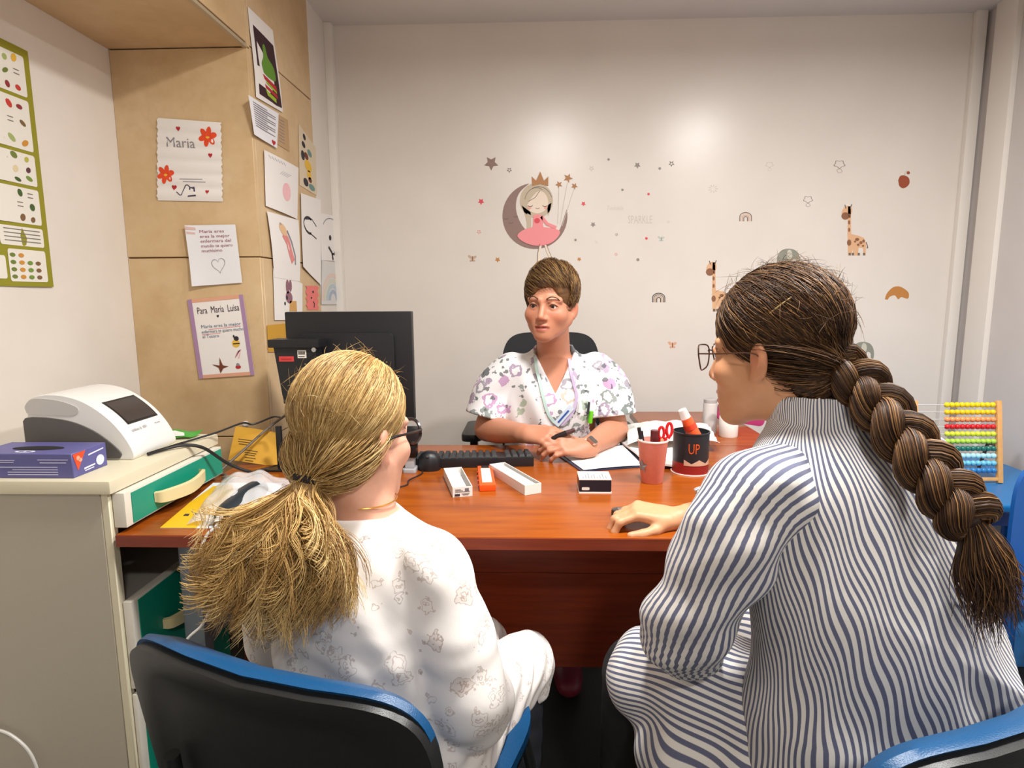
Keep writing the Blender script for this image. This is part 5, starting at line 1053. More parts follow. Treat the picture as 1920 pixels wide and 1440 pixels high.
def strands(paths, rad, col, sides=3, taper=.35):
    """paths (N,P,3) -> tube verts/quads + per-vertex colour"""
    N, P, _ = paths.shape; t = np.gradient(paths, axis=1); t /= np.linalg.norm(t, axis=2, keepdims=True)+1e-9
    a = np.empty_like(t); r0 = np.where(np.abs(t[:, 0, 2:3]) < .8, np.array([0, 0, 1.]), np.array([1., 0, 0])); c = np.cross(t[:, 0], r0)
    for i in range(P):
        c = c-t[:, i]*(c*t[:, i]).sum(1, keepdims=True); c = c/(np.linalg.norm(c, axis=1, keepdims=True)+1e-9); a[:, i] = c
    b = np.cross(t, a)
    s_ = np.linspace(0, 1, P); pr = np.minimum(1, .5+6*s_)*(1-(1-taper)*s_**2); r = (np.asarray(rad).reshape(-1, 1)*pr)[..., None]
    rings = [paths+r*(math.cos(2*PI*k/sides)*a+math.sin(2*PI*k/sides)*b) for k in range(sides)]
    V = np.stack(rings, 2).reshape(-1, 3); base = (np.arange(N)[:, None]*P+np.arange(P-1)[None])*sides; Q = []
    for k in range(sides):
        k2 = (k+1) % sides; Q.append(np.stack([base+k, base+k2, base+sides+k2, base+sides+k], -1).reshape(-1, 4))
    C = np.repeat(col, P*sides, axis=0); return V, np.concatenate(Q), C
def hair_mat(name, rough=.5, spec=.3):
    m, t = nmat(name); a = t.new('ShaderNodeAttribute'); a.attribute_name = 'Col'; t.link(a.outputs['Color'], t.b.inputs['Base Color'])
    t.b.inputs['Roughness'].default_value = rough; t.b.inputs['Specular IOR Level'].default_value = spec; return m
def skin_mat(name):
    m, t = nmat(name); a = t.new('ShaderNodeAttribute'); a.attribute_name = 'Col'; n = t.noise(t.coord(), 90, 4)
    t.link(t.mix(t.math('MULTIPLY', n, .22), a.outputs['Color'], lin('#a85c40')), t.b.inputs['Base Color'])
    t.b.inputs['Roughness'].default_value = .48; t.b.inputs['Specular IOR Level'].default_value = .4
    t.b.inputs['Subsurface Weight'].default_value = .12; t.b.inputs['Subsurface Radius'].default_value = (.012, .005, .003); t.b.inputs['Subsurface Scale'].default_value = .6
    t.bump(t.noise(t.coord(), 700, 2), .08, .001); return m
def gauss(L, c, s): return np.exp(-(((L-np.array(c))/np.array(s))**2).sum(1))
def skin_cols(V, H, base, lips='#9c4a44', face=True):
    C = np.tile(np.array(lin(base)), (len(V), 1)); L = H.loc(V)
    if face:
        def bl(w, c): nonlocal C; w = np.clip(w, 0, 1)[:, None]; C = C*(1-w)+np.array(lin(c))*w
        for sx in (-1, 1): bl(.35*gauss(L, (sx*.042, .07, -.035), (.02, .03, .018)), '#c5624a'); bl(.45*gauss(L, (sx*.032, .08, .0), (.021, .02, .013)), '#7d4a3c'); bl(.4*gauss(L, (sx*.08, -.01, -.01), (.012, .03, .03)), '#c4614c')
        bl(.35*gauss(L, (0, .108, -.04), (.012, .015, .012)), '#c26350')
        w = (np.abs(L[:, 0]) < .025)*np.exp(-((np.abs(L[:, 2]+.0755)-.0)/(.0105*np.sqrt(np.clip(1-(L[:, 0]/.0255)**2, .02, 1))))**6)*(L[:, 1] > .07); bl(.85*w, lips)
        bl(.8*np.exp(-((L[:, 2]+.0752)/.0018)**2)*(np.abs(L[:, 0]) < .022)*(L[:, 1] > .07), '#4a1d1c')
    return C
def eyes(H, parent, look=(0, 1, 0), iris='#3a2418'):
    q = H.s
    for sx in (-1, 1):
        c = H(sx*.032, .0725, .0); d = H.r*look[0]+H.f*look[1]+H.u*look[2]; d /= np.linalg.norm(d); M = frameM(c, np.cross(H.u, d), np.cross(d, np.cross(H.u, d)))
        o = MB().lathe([(.0001, -.0125*q)]+[(.0125*q*math.cos(a), .0125*q*math.sin(a)) for a in np.linspace(-1.3, 1.45, 14)], 20, M).obj('eye', mat('eye_white', '#d9d0c8', .2), parent, smooth=True)
        MB().lathe([(.0058*q, .0108*q), (.0056*q, .0121*q), (.003*q, .0129*q), (.0005*q, .0131*q)], 16, M).obj('iris', mat('iris_'+iris[1:], iris, .15), o, smooth=True)
        MB().lathe([(.0026*q, .0128*q), (.0024*q, .0134*q), (.0004*q, .0136*q)], 12, M).obj('pupil', mat('pupil', '#060505', .1), o, smooth=True)
SKIN = skin_mat('skin')
# ------------------------------------------------------------------ nurse
NH = Fr(at(1032, 572, y=2.085), (-.30, -.95, -.04), (.02, -.06, 1), 1.02); NH.lo = .89; NH.wd = 1.10
S = SDF((-.28, 1.80, .45), (.42, 2.42, 1.38), .0036)
add_head(S, NH)
nb = np.array([.078, 2.19, 1.03])
S.cone(NH(0, -.028, -.05), nb, .054, .060, .03)
S.loft([(.47, .075, 2.27, .165, .115), (.62, .075, 2.25, .15, .105), (.78, .075, 2.215, .155, .112), (.90, .075, 2.20, .165, .108), (.99, .075, 2.195, .155, .085), (1.04, .075, 2.19, .10, .066)], .03)
SHL, ELL_, WRL = (-.092, 2.205, .992), (-.165, 2.18, .782), (-.015, 1.955, .815)
SHR, ELR_, WRR = (.247, 2.205, .992), (.298, 2.16, .782), (.168, 1.915, .776)
for sh_, el_, wr_ in ((SHL, ELL_, WRL), (SHR, ELR_, WRR)):
    S.chain([sh_, tuple(.5*np.array(sh_)+.5*np.array(el_)), el_], [.052, .046, .040], .03)
    el_, wr_ = np.array(el_), np.array(wr_); S.chain([el_, el_*.7+wr_*.3, el_*.3+wr_*.7, wr_], [.040, .043, .033, .027], .02)
WL = Fr(WRL, (.80, -.58, .02), (-.2, -.60, .75)); WR = Fr(WRR, (-.88, -.30, .16), (.1, -.62, .75))
t1 = add_hand(S, WL, -1, [(.35, .7, .4), (.55, .9, .5), (.65, .9, .5), (.75, .9, .5)], .93, thumb=[(.5, .8, -.1), (.2, 1, -.25), (-.1, 1, -.3)])
t2 = add_hand(S, WR, 1, [(.45, .8, .5), (.4, .75, .5), (.4, .7, .45), (.45, .7, .4)], .93, thumb=[(.5, .8, .0), (.15, 1, -.2), (.0, 1, -.3)])
V, Q = S.mesh('nurse'); NC = skin_cols(V, NH, '#bd8468', '#98433f')
nurse = np_mesh('person', V, Q, SKIN, None, {'Col': NC})
tag(nurse, 'nurse with short brown hair in white printed scrubs seated behind the desk', 'person')
eyes(NH, nurse, (.12, 1, -.02)); NAIL = mat('nail', '#d9a58f', .3); nails(t1, WL, nurse, NAIL, .9); nails(t2, WR, nurse, NAIL, .9)
# scrub top
m, t = nmat('printed_scrub'); v = t.coord((1, 1, 1)); vo = t.new('ShaderNodeTexVoronoi', feature='F1'); vo.inputs['Scale'].default_value = 19; vo.inputs['Randomness'].default_value = .8
wn = t.noise(v, 55, 2, .5, 'Color'); ad_ = t.new('ShaderNodeVectorMath', operation='MULTIPLY_ADD'); t.link(wn, ad_.inputs[0]); ad_.inputs[1].default_value = (.03, .03, .03); t.link(v, ad_.inputs[2]); t.link(ad_.outputs[0], vo.inputs['Vector'])
sep = t.new('ShaderNodeSeparateColor'); t.link(vo.outputs['Color'], sep.inputs[0]); rnd_, rn2 = sep.outputs[0], sep.outputs[1]
thr = t.math('MULTIPLY_ADD', rn2, .22, .33); blob = t.math('LESS_THAN', vo.outputs['Distance'], thr); inn_ = t.math('LESS_THAN', vo.outputs['Distance'], t.math('MULTIPLY', thr, .68)); ring = t.math('SUBTRACT', blob, inn_)
isout = t.math('GREATER_THAN', rn2, .62); msk = t.math('ADD', t.math('MULTIPLY', isout, ring), t.math('MULTIPLY', t.math('SUBTRACT', 1, isout), blob), clamp=True)
pal = t.ramp(rnd_, [(0, lin('#3f4a50')), (.16, lin('#9c86a4')), (.32, lin('#7d8a86')), (.46, lin('#b98cb8')), (.6, lin('#4f5f5a')), (.72, lin('#9fb39c')), (.84, lin('#8a8390')), (.93, lin('#c9b3a0'))], 'CONSTANT')
v2 = t.new('ShaderNodeTexVoronoi', feature='F1'); v2.inputs['Scale'].default_value = 44; t.link(ad_.outputs[0], v2.inputs['Vector']); sp2 = t.new('ShaderNodeSeparateColor'); t.link(v2.outputs['Color'], sp2.inputs[0])
m2 = t.math('MULTIPLY', t.math('LESS_THAN', v2.outputs['Distance'], .32), t.math('GREATER_THAN', sp2.outputs[0], .62))
bc = t.mix(t.math('MULTIPLY', msk, .85), lin('#e4e4e6'), pal); bc = t.mix(t.math('MULTIPLY', m2, .8), bc, lin('#4a4d52')); t.link(bc, t.b.inputs['Base Color']); t.b.inputs['Roughness'].default_value = .75
t.bump(t.noise(t.coord(), 900, 2), .15, .001); SCRUB = m
G = SDF((-.30, 1.98, .50), (.46, 2.44, 1.12), .005)
wr = lambda x, y, z, u, v: .007*np.sin(26*z+9*x+6*np.sin(11*x))*np.clip((1.0-z)*3, 0, 1)+.003*np.sin(40*x+18*z)
G.loft([(.52, .075, 2.265, .185, .135), (.62, .075, 2.25, .178, .13), (.78, .075, 2.215, .178, .135), (.90, .075, 2.20, .185, .128), (.985, .075, 2.197, .172, .103), (1.035, .075, 2.193, .118, .082), (1.065, .077, 2.188, .084, .071), (1.088, .078, 2.183, .070, .064)], .02, wr=wr)
for sx, sh_, hem in ((-1, SHL, (-.160, 2.182, .840)), (1, SHR, (.292, 2.178, .845))):
    sh_, hem = np.array(sh_), np.array(hem); mid = .5*sh_+.5*hem+np.array([sx*.012, 0, .008]); end = hem+(hem-mid)*.35
    G.chain([sh_+np.array([-sx*.02, 0, .004]), mid, hem, end], [.064, .066, .070, .072], .035)
    nrm = hem-mid; nrm /= np.linalg.norm(nrm); G.cut(hem-.16, hem+.16, hem+nrm*.01, nrm) if False else G.op(hem-.14, hem+.14, lambda x, y, z, p=hem+nrm*.012, n_=nrm, c0=hem: np.maximum(-((x-p[0])*n_[0]+(y-p[1])*n_[1]+(z-p[2])*n_[2]), np.sqrt((x-c0[0])**2+(y-c0[1])**2+(z-c0[2])**2)-.115), .003, sub=True)
    G.cone(hem-nrm*.015, hem+nrm*.05, .053, .062, .004, sub=True)
G.op((-.05, 1.95, .925), (.20, 2.20, 1.12), lambda x, y, z: np.maximum(np.abs(x-.080)-(z-.925)*.50, (y-2.195))*.9, .006, sub=True)
G.cone((.078, 2.187, 1.03), (.075, 2.17, 1.14), .060, .064, .006, sub=True)
V, Q = G.mesh('scrub'); GV = V
scr_ = np_mesh('scrub_top', V, Q, SCRUB, nurse); scr_['label'] = 'white short sleeved scrub top with small coloured prints'
def on_front(px, py, VV, off=.003, y0=2.08, rad=.012):
    p = at(px, py, y=y0)
    for _ in range(3):
        d = (VV[:, 0]-p[0])**2+(VV[:, 2]-p[2])**2; mk = d < rad**2
        if not mk.any(): break
        yy = VV[mk, 1].min(); p = at(px, py, y=yy)
    return p-np.array([0, off, 0])
def ribbon(name, pts, w, th, m, parent, nrm=(0, -1, 0)):
    P = catmull(pts, 5); mb = MB(); vs = []; n = np.array(nrm, float)
    for i, p in enumerate(P):
        tg = P[min(i+1, len(P)-1)]-P[max(i-1, 0)]; tg /= np.linalg.norm(tg); sd = np.cross(tg, n); sd /= np.linalg.norm(sd); vs += [p-sd*w/2, p+sd*w/2, p+sd*w/2+n*th, p-sd*w/2+n*th]
    k = len(P); mb.add(vs, [(j*4+i, j*4+(i+1) % 4, (j+1)*4+(i+1) % 4, (j+1)*4+i) for j in range(k-1) for i in range(4)]+[(3, 2, 1, 0), tuple((k-1)*4+i for i in range(4))]); return fixn(mb.obj(name, m, parent, smooth=True))
LAN = mat('lanyard_mint', '#b5cfc9', .5); allV = np.concatenate([GV, np.zeros((0, 3), np.float32)])
ln = ribbon('lanyard', [on_front(x, y, allV, .004) for x, y in ((1003, 668), (1006, 690), (1012, 715), (1019, 745), (1028, 775), (1044, 797))], .011, .0012, LAN, nurse)
ribbon('lanyard_strap', [on_front(x, y, allV, .004) for x, y in ((1067, 672), (1070, 695), (1076, 720), (1081, 745), (1072, 775), (1052, 797))], .010, .0012, mat('lanyard_lilac', '#b9a9c9', .5), ln)
b0, b1 = on_front(1042, 796, allV, .006), on_front(1072, 762, allV, .006); ribbon('name_badge', [b0, .5*(b0+b1), b1], .022, .002, mat('badge_film', '#c3d0dc', .2), ln)
ribbon('badge_text', [b0*.85+b1*.15-np.array([0, .003, 0]), .5*(b0+b1)-np.array([0, .003, 0]), b0*.2+b1*.8-np.array([0, .003, 0])], .006, .0006, mat('badge_blue', '#2f4f9a', .4), ln)
for px, py, m_, w_ in ((1085, 762, mat('pocket_pen_white', '#eeeeee', .3), .008), (1102, 765, mat('pocket_dark', '#2f3338', .4), .009), (1106, 782, mat('pocket_green', '#63c21d', .35), .016)):
    p = on_front(px, py, allV, .006); MB().tube([p+np.array([0, 0, -.02]), p+np.array([.004, 0, .022])], w_/2, 10).obj('pocket_item', m_, nurse, smooth=True)
# trousers and clogs
T_ = SDF((-.20, 1.70, .03), (.36, 2.45, .62), .009)
T_.ell((.075, 2.27, .53), (.185, .13, .085), .02)
for hx, kx, ax_, ay in ((-.03, -.09, -.06, 1.90), (.18, .22, .115, 1.94)): T_.chain([(hx, 2.26, .53), (kx*.6+hx*.4, 2.02, .535), (kx, 1.84, .53)], [.088, .078, .066], .03); T_.chain([(kx, 1.84, .52), (kx*.5+ax_*.5, 1.86, .32), (ax_, ay, .08)], [.066, .06, .05], .02)
V, Q = T_.mesh('t'); np_mesh('trousers', V, Q, mat('white_cotton', '#dcdcdc', .8), nurse)
for ax_, ay in ((-.06, 1.90), (.115, 1.94)):
    C_ = SDF((ax_-.07, ay-.22, 0), (ax_+.07, ay+.10, .12), .004); C_.chain([(ax_, ay+.03, .035), (ax_, ay-.06, .04), (ax_, ay-.14, .034)], [.036, .043, .040], .02, flat=((0, 0, 1), .85)); C_.cone((ax_, ay+.03, .05), (ax_, ay-.03, .075), .036, .036, .02); C_.cut((ax_-.1, ay-.25, -.01), (ax_+.1, ay+.15, .02), (0, 0, .004), (0, 0, -1)); V, Q = C_.mesh('c'); np_mesh('clog', V, Q, mat('wine_rubber', '#7c2438', .45), nurse)
# hair
HC = NH(0, -.018, .045); HR = np.array([.083, .102, .096])*NH.s
A = SDF(HC-.14, HC+.14, .003); A.ell(HC, HR, .01, NH.R)
A.ell(NH(.006, .125, -.062), np.array([.0665, .095, .130])*NH.s, .014, NH.R, sub=True)
A.ell(NH(-.022, .12, .0), np.array([.040, .07, .082])*NH.s, .014, NH.R, sub=True)
A.op(HC-.2, NH(0, 0, 0)+np.array([.2, .2, .0]), lambda x, y, z: ((x-NH.o[0])*NH.u[0]+(y-NH.o[1])*NH.u[1]+(z-NH.o[2])*NH.u[2])+.062+0*x, .012, sub=True)
for sx in (-1, 1): A.ell(NH(sx*.088, .006, -.030), np.array([.028, .034, .040])*NH.s, .008, NH.R, sub=True)
V, Q = A.mesh('h'); rg = np.random.default_rng(5)
L = NH.loc(V); nz = np.sin(90*L[:, 0]+40*np.sin(30*L[:, 2]))*np.sin(55*L[:, 2]+30*L[:, 1]); c0 = np.array(lin('#4a3220')); c1 = np.array(lin('#7a5734')); w_ = np.clip(.4+.4*nz, 0, 1)[:, None]
HAIRN = hair_mat('short_hair', .5); hn = np_mesh('hair', V, Q, HAIRN, nurse, {'Col': c0*(1-w_)+c1*w_}); hn['label'] = 'short brown hair with blond streaks'
def slerp(a, b, t):
    om = np.arccos(np.clip((a*b).sum(-1, keepdims=True), -1, 1)); so = np.sin(om)+1e-6
    return (np.sin((1-t)*om)*a+np.sin(t*om)*b)/so
def tufts():
    P = []; cs = []; crown = np.array([.02, -.5, .9]); crown /= np.linalg.norm(crown)
    pal_ = [np.array(lin(c)) for c in ('#4a3321', '#5c4028', '#7a5937', '#967544', '#3f2b1b', '#6b4c2d')]
    while len(P) < 4600:
        d = rg.normal(size=3); d /= np.linalg.norm(d); q = d*(np.array([.0865, .105, .100])) + np.array([0, -.018, .045])
        if q[2] < -.03 or (q[1] > .045 and q[2] < .086) or (abs(q[0]) > .06 and q[2] < .01 and q[1] > -.03): continue
        arc_ = .36 if q[1] > .02 else .6; aw = d*(d@crown)-crown; aw /= np.linalg.norm(aw)+1e-6; tgt = d*math.cos(arc_)+(aw+np.array([-1.1, .1, .25])*(q[1] > -.01)+rg.normal(size=3)*.12)*math.sin(arc_); tgt /= np.linalg.norm(tgt)
        tt = np.linspace(0, 1, 7)[:, None]; dd = slerp(d[None], tgt[None], tt); rr_ = 1/np.sqrt(((dd/np.array([.0865, .105, .100]))**2).sum(1, keepdims=True))
        lift = (1.0+.10*np.sin(PI*tt*.9)*rg.uniform(.1, 1)*(.4+.6*max(0, d[2]))+.008); pl = dd*rr_*lift
        if rg.random() < .25: pl = pl*1.02
        P.append(np.array([NH(*(x+np.array([0, -.018, .045]))) for x in pl])); cs.append(pal_[rg.integers(len(pal_))]*rg.uniform(.8, 1.15))
    return np.array(P), np.array(cs)
P, cs = tufts(); V, Q, C = strands(P, rg.uniform(.0005, .0012, len(P)), cs, 3, .3); hs = np_mesh('hair_tufts', V, Q, HAIRN, hn, {'Col': C}); hs['kind'] = 'stuff'
for sx in (-1, 1): MB().tube(catmull([NH(sx*.013, .0965, .0235), NH(sx*.028, .0955, .0315), NH(sx*.042, .085, .029), NH(sx*.052, .074, .020)], 5), [.0010]+[.0019]*6+[.0016]*8+[.0006], 8).obj('eyebrow', mat('brow_brown', '#3f281b', .6), nurse, smooth=True)
for sx in (-1, 1): MB().tube(catmull([NH(sx*.048, .074, -.001), NH(sx*.039, .0865, .0065), NH(sx*.030, .0895, .0075), NH(sx*.019, .083, .001)], 5), .0013, 6).obj('eyelashes', mat('lash_dark', '#1c100c', .6), nurse, smooth=True)
# watch, bracelet
wc = np.array(WRR)+(np.array(ELR_)-np.array(WRR))*.04; wd = (np.array(ELR_)-np.array(WRR)); wd /= np.linalg.norm(wd); Mw = frameM(wc, np.cross(wd, WR.u), WR.u) ; Mw = frameM(wc, np.cross([0, 0, 1], wd), np.cross(wd, np.cross([0, 0, 1], wd)))
MB().lathe([(.0300, -.010), (.0312, -.008), (.0312, .008), (.0300, .010), (.0285, .008), (.0285, -.008), (.0300, -.010)], 28, Mw, cap=False).obj('watch_strap', mat('strap_sand', '#d9bfae', .5), nurse, smooth=True)
wn_ = np.array([-.25, -.93, .25]); wn_ -= wd*(wn_@wd); wn_ /= np.linalg.norm(wn_); Mf = frameM(wc+wn_*.030, wd, np.cross(wn_, wd)); wf = MB().prism(rrect(.028, .034, .007), 0, .009, Mf).obj('watch_case', mat('rose_gold', '#caa08c', .25, .8), nurse, bevel=.0015); MB().prism(rrect(.024, .030, .006), .0092, .0098, Mf).obj('watch_face', mat('watch_glass', '#4a4240', .12), wf)
wc = np.array(WRL)+(np.array(ELL_)-np.array(WRL))*.10; wd = np.array(ELL_)-np.array(WRL); wd /= np.linalg.norm(wd); Mw = frameM(wc, np.cross([0, 0, 1], wd), np.cross(wd, np.cross([0, 0, 1], wd))); 
for k in range(2): MB().lathe([(.0305, .006*k), (.032, .0008+.006*k), (.032, .002+.006*k), (.0305, .0028+.006*k)], 24, Mw, cap=False).obj('bracelet', mat('silver', '#d8d2ca', .2, .9), nurse, smooth=True)
# pen held in her hands
pa, pb_ = at(1025, 826, y=1.905), at(1078, 806, y=1.90)
e = empty('dark_pen', pa, 'dark lancet pen held between the nurse hands', 'pen'); MB().tube([pa, pa*.3+pb_*.7], [.008, .0095], 12).obj('body', mat('pen_black', '#1d1518', .35), e, smooth=True); MB().tube([pa*.29+pb_*.71, pb_], [.0085, .0065], 12).obj('cap', mat('pen_wine', '#4a2a2c', .35), e, smooth=True)
# ------------------------------------------------------------------ shared hair helpers
def on_ell(px, py, c, R, r):
    """point of the photo ray on the near side of an ellipsoid"""
    v = _f + CR*(px-960)/F - CU*(py-720)/F; o = (CC-c)@R/r; d = v@R/r; A, B, C_ = d@d, o@d, o@o-1; D = B*B-A*C_
    if D < 0: D = 0
    return CC+v*((-B-math.sqrt(D))/A)
def pulled_hair(H, rad, dg, tie, N, pal, keep, rgx, P=16, wave=.0015, lift=.03, rr=(.0008, .0019)):
    """strands running over the scalp to the tie"""
    cen = np.array([0, -.018, .045]); dg = np.array(dg, float); dg /= np.linalg.norm(dg); out = []; cs = []
    tl = H.loc(np.array([tie]))[0]-cen
    while len(out) < N:
        d = rgx.normal(size=3); d /= np.linalg.norm(d); q = d*rad+cen
        if not keep(q): continue
        tt = np.linspace(0, 1, P)[:, None]; dd = slerp(d[None], dg[None], tt*.97); r_ = 1/np.sqrt(((dd/rad)**2).sum(1, keepdims=True))
        up = 1+lift*np.sin(PI*np.minimum(1, tt*1.3))*rgx.uniform(0, 1)+.01*rgx.uniform(-.3, 1.2); p = dd*r_*up
        w_ = np.clip((tt-.72)/.28, 0, 1)**1.5; p = p*(1-w_)+(tl+rgx.normal(size=3)*.008)*w_
        sd = np.cross(d, dg); sd /= np.linalg.norm(sd)+1e-6; p = p+sd*wave*np.sin(tt*rgx.uniform(6, 18)+rgx.uniform(0, 6))*(1-w_)+rgx.normal(size=(P, 3))*wave*.15
        out.append(H.o+(p+cen)*H.s@H.R.T); cs.append(pal[rgx.integers(len(pal))]*rgx.uniform(.82, 1.12))
    return np.array(out), np.array(cs)
def cap(H, rad, pal, dg, h=.0045, face=True, ears=True, low=-.075, hl=.0):
    c = H(0, -.018, .045); A = SDF(c-.16, c+.16, h); A.ell(c, np.array(rad)*H.s, .01, H.R)
    if face: A.ell(H(0, .135, -.055+hl), np.array([.078, .098, .125])*H.s, .012, H.R, sub=True)
    A.ell(H(0, -.068, -.045), np.array([.058, .046, .052])*H.s, .03, H.R)
    A.op(c-.2, H(0, 0, 0)+.2, lambda x, y, z: ((x-H.o[0])*H.u[0]+(y-H.o[1])*H.u[1]+(z-H.o[2])*H.u[2])-low*H.s+0*x, .012, sub=True)
    if ears:
        for sx in (-1, 1): A.ell(H(sx*.088, .012, -.036), np.array([.030, .036, .038])*H.s, .01, H.R, sub=True)
    V, Q = A.mesh('c'); L = (V-H.o)@H.R/H.s-np.array([0, -.018, .045]); dg = np.array(dg)/np.linalg.norm(dg)
    a = np.cross(dg, [1, 0, 0]); a /= np.linalg.norm(a); b = np.cross(dg, a); th = np.arctan2(L@a, L@b); n = .5+.25*np.sin(th*37)+.15*np.sin(th*83+1)+.1*np.sin(th*151+2)
    i = np.clip(n*(len(pal)-1), 0, len(pal)-1.001); k = i.astype(int); f_ = (i-k)[:, None]; C = np.array(pal)[k]*(1-f_)+np.array(pal)[k+1]*f_
    return V, Q, C*.8
def nape_strands(H, CV, tie, N, pal, rgx, P=9):
    L = (CV-H.o)@H.R/H.s; ok = (L[:, 2] < .012) & (L[:, 1] < .012); R0 = L[ok][rgx.integers(ok.sum(), size=N)]; n0 = np.array([0, -.05, -.03]); tl = ((tie-H.o)@H.R/H.s)+rgx.normal(size=(N, 3))*.005
    a = R0-n0; b = tl-n0; ra = np.linalg.norm(a, axis=1, keepdims=True); rb = np.linalg.norm(b, axis=1, keepdims=True); tt = np.linspace(0, 1, P)[None, :, None]
    d = slerp((a/ra)[:, None], (b/rb)[:, None], tt); p = d*((ra*1.03)[:, None]*(1-tt)+rb[:, None]*tt+.003*np.sin(PI*tt)*rgx.random((N, 1, 1)))
    p = p+rgx.normal(size=(N, P, 3))*.0004; return H.o+(p+n0)*H.s@H.R.T, np.array([pal[i] for i in rgx.integers(len(pal), size=N)])*rgx.uniform(.82, 1.12, N)[:, None]
def stripe_mat(name, freq, dark='#4b4f68', light='#dedad3'):
    m, t = nmat(name); a = t.new('ShaderNodeAttribute'); a.attribute_name = 'u'; x = t.math('MULTIPLY', a.outputs['Fac'], freq)
    fr = t.math('FRACT', t.math('ADD', x, 1000.0)); s_ = t.ramp(fr, [(0, 1.0), (.40, 1.0), (.46, 0.0), (.94, 0.0), (1.0, 1.0)]); n = t.noise(t.coord(), 800, 2)
    dk_ = t.mix(n, lin(dark), lin('#6a6d86')); t.link(t.mix(s_, lin(light), dk_), t.b.inputs['Base Color']); t.b.inputs['Roughness'].default_value = .8; t.b.inputs['Sheen Weight'].default_value = .1
    t.bump(t.noise(t.coord(), 1200, 2), .12, .0008); return m
def axis_angle_u(V, pts, ref, R):
    """arc length around a polyline axis"""
    P = np.array(catmull(pts, 8)); d = ((V[:, None, :]-P[None])**2).sum(2); i = d.argmin(1); t = np.gradient(P, axis=0); t /= np.linalg.norm(t, axis=1, keepdims=True)
    ref = np.array(ref, float); e1 = ref[None]-t*(t@ref)[:, None]; e1 /= np.linalg.norm(e1, axis=1, keepdims=True); e2 = np.cross(t, e1); w_ = V-P[i]
    return np.arctan2((w_*e2[i]).sum(1), (w_*e1[i]).sum(1))*R
# ------------------------------------------------------------------ girl
GH = Fr(at(667, 812, y=.985), (.50, .86, -.10), (0, 0, 1), .97)
S = SDF((-.52, .76, .42), (.16, 1.34, 1.19), .0045)
add_head(S, GH); gn = np.array([-.278, .962, .915]); S.cone(GH(0, -.03, -.05), gn, .047, .050, .03)
gr = -.42
S.loft([(.45, -.25, .955, .15, .11), (.6, -.27, .95, .13, .10), (.75, -.28, .955, .135, .10), (.85, -.28, .96, .13, .082), (.90, -.278, .962, .08, .055)], .03, rot=gr)
GA = {'R': [(-.158, .907, .855), (-.125, .885, .75), (-.095, .875, .635), (-.10, .95, .60), (-.12, 1.04, .60)], 'L': [(-.402, 1.008, .855), (-.44, 1.01, .75), (-.455, 1.03, .64), (-.40, 1.12, .60), (-.32, 1.19, .60)]}
for k in GA: S.chain(GA[k], [.040, .036, .032, .030, .022], .02)
tg = []
for k, sd, f_ in (('R', -1, (-.3, .95, .0)), ('L', 1, (.6, .75, 0))): W_ = Fr(GA[k][-1], f_, (0, 0, 1)); tg.append((W_, add_hand(S, W_, sd, [(.4, .5, .3)]*4, .78)))
V, Q = S.mesh('girl'); girl = np_mesh('person', V, Q, SKIN, None, {'Col': skin_cols(V, GH, '#dba78e')})
tag(girl, 'blond girl in printed white pyjamas seated with her back to the camera', 'person'); eyes(GH, girl, iris='#4a5a5e')
for W_, tp_ in tg: nails(tp_, W_, girl, NAIL, .78)
m, t = nmat('printed_pyjama'); v = t.coord(); vo = t.new('ShaderNodeTexVoronoi', feature='F1'); vo.inputs['Scale'].default_value = 27; vo.inputs['Randomness'].default_value = .7
wn = t.noise(v, 70, 2, .5, 'Color'); ad_ = t.new('ShaderNodeVectorMath', operation='MULTIPLY_ADD'); t.link(wn, ad_.inputs[0]); ad_.inputs[1].default_value = (.032, .032, .032); t.link(v, ad_.inputs[2]); t.link(ad_.outputs[0], vo.inputs['Vector'])
sep = t.new('ShaderNodeSeparateColor'); t.link(vo.outputs['Color'], sep.inputs[0]); thr = t.math('MULTIPLY_ADD', sep.outputs[1], .16, .27)
ring = t.math('COMPARE', vo.outputs['Distance'], thr, .026); ring2 = t.math('COMPARE', vo.outputs['Distance'], t.math('MULTIPLY', thr, .5), .026); fill = t.math('MULTIPLY', t.math('LESS_THAN', vo.outputs['Distance'], thr), t.math('GREATER_THAN', sep.outputs[0], .78))
msk = t.math('ADD', t.math('MULTIPLY', t.math('MAXIMUM', ring, ring2), .45), t.math('MULTIPLY', fill, .22), clamp=True)
t.link(t.mix(msk, lin('#e9e3de'), t.ramp(sep.outputs[2], [(0, lin('#8f6f62')), (.5, lin('#a8806a')), (1, lin('#7c6c68'))])), t.b.inputs['Base Color']); t.b.inputs['Roughness'].default_value = .8; t.bump(t.noise(t.coord(), 900, 2), .12, .001); PYJ = m
G = SDF((-.56, .72, .36), (.16, 1.38, .97), .005)
def gw(x, y, z, u, v): return .006*np.sin(22*z-14*u+3*np.sin(9*u+5*z))*np.clip((.88-z)*5, 0, 1)*np.clip((z-.42)*6, .3, 1)+.004*np.sin(34*u+20*z)-.011*np.clip(1-np.abs(np.sin(11*z-9*u+.6)), 0, 1)**4*np.clip((.86-z)*6, 0, 1)*np.clip(u*6+.6, 0, 1)-.009*np.clip(1-np.abs(np.sin(7*z+10*u+2)), 0, 1)**5*np.clip((.8-z)*6, 0, 1)
G.loft([(.43, -.24, .955, .185, .14), (.52, -.25, .95, .175, .135), (.65, -.27, .95, .165, .13), (.77, -.28, .955, .162, .125), (.85, -.28, .96, .150, .10), (.893, -.28, .962, .105, .075), (.915, -.28, .962, .07, .062)], .02, rot=gr, wr=gw)
for k in GA:
    G.chain(GA[k], [.048, .053, .056, .048, .044], .04)
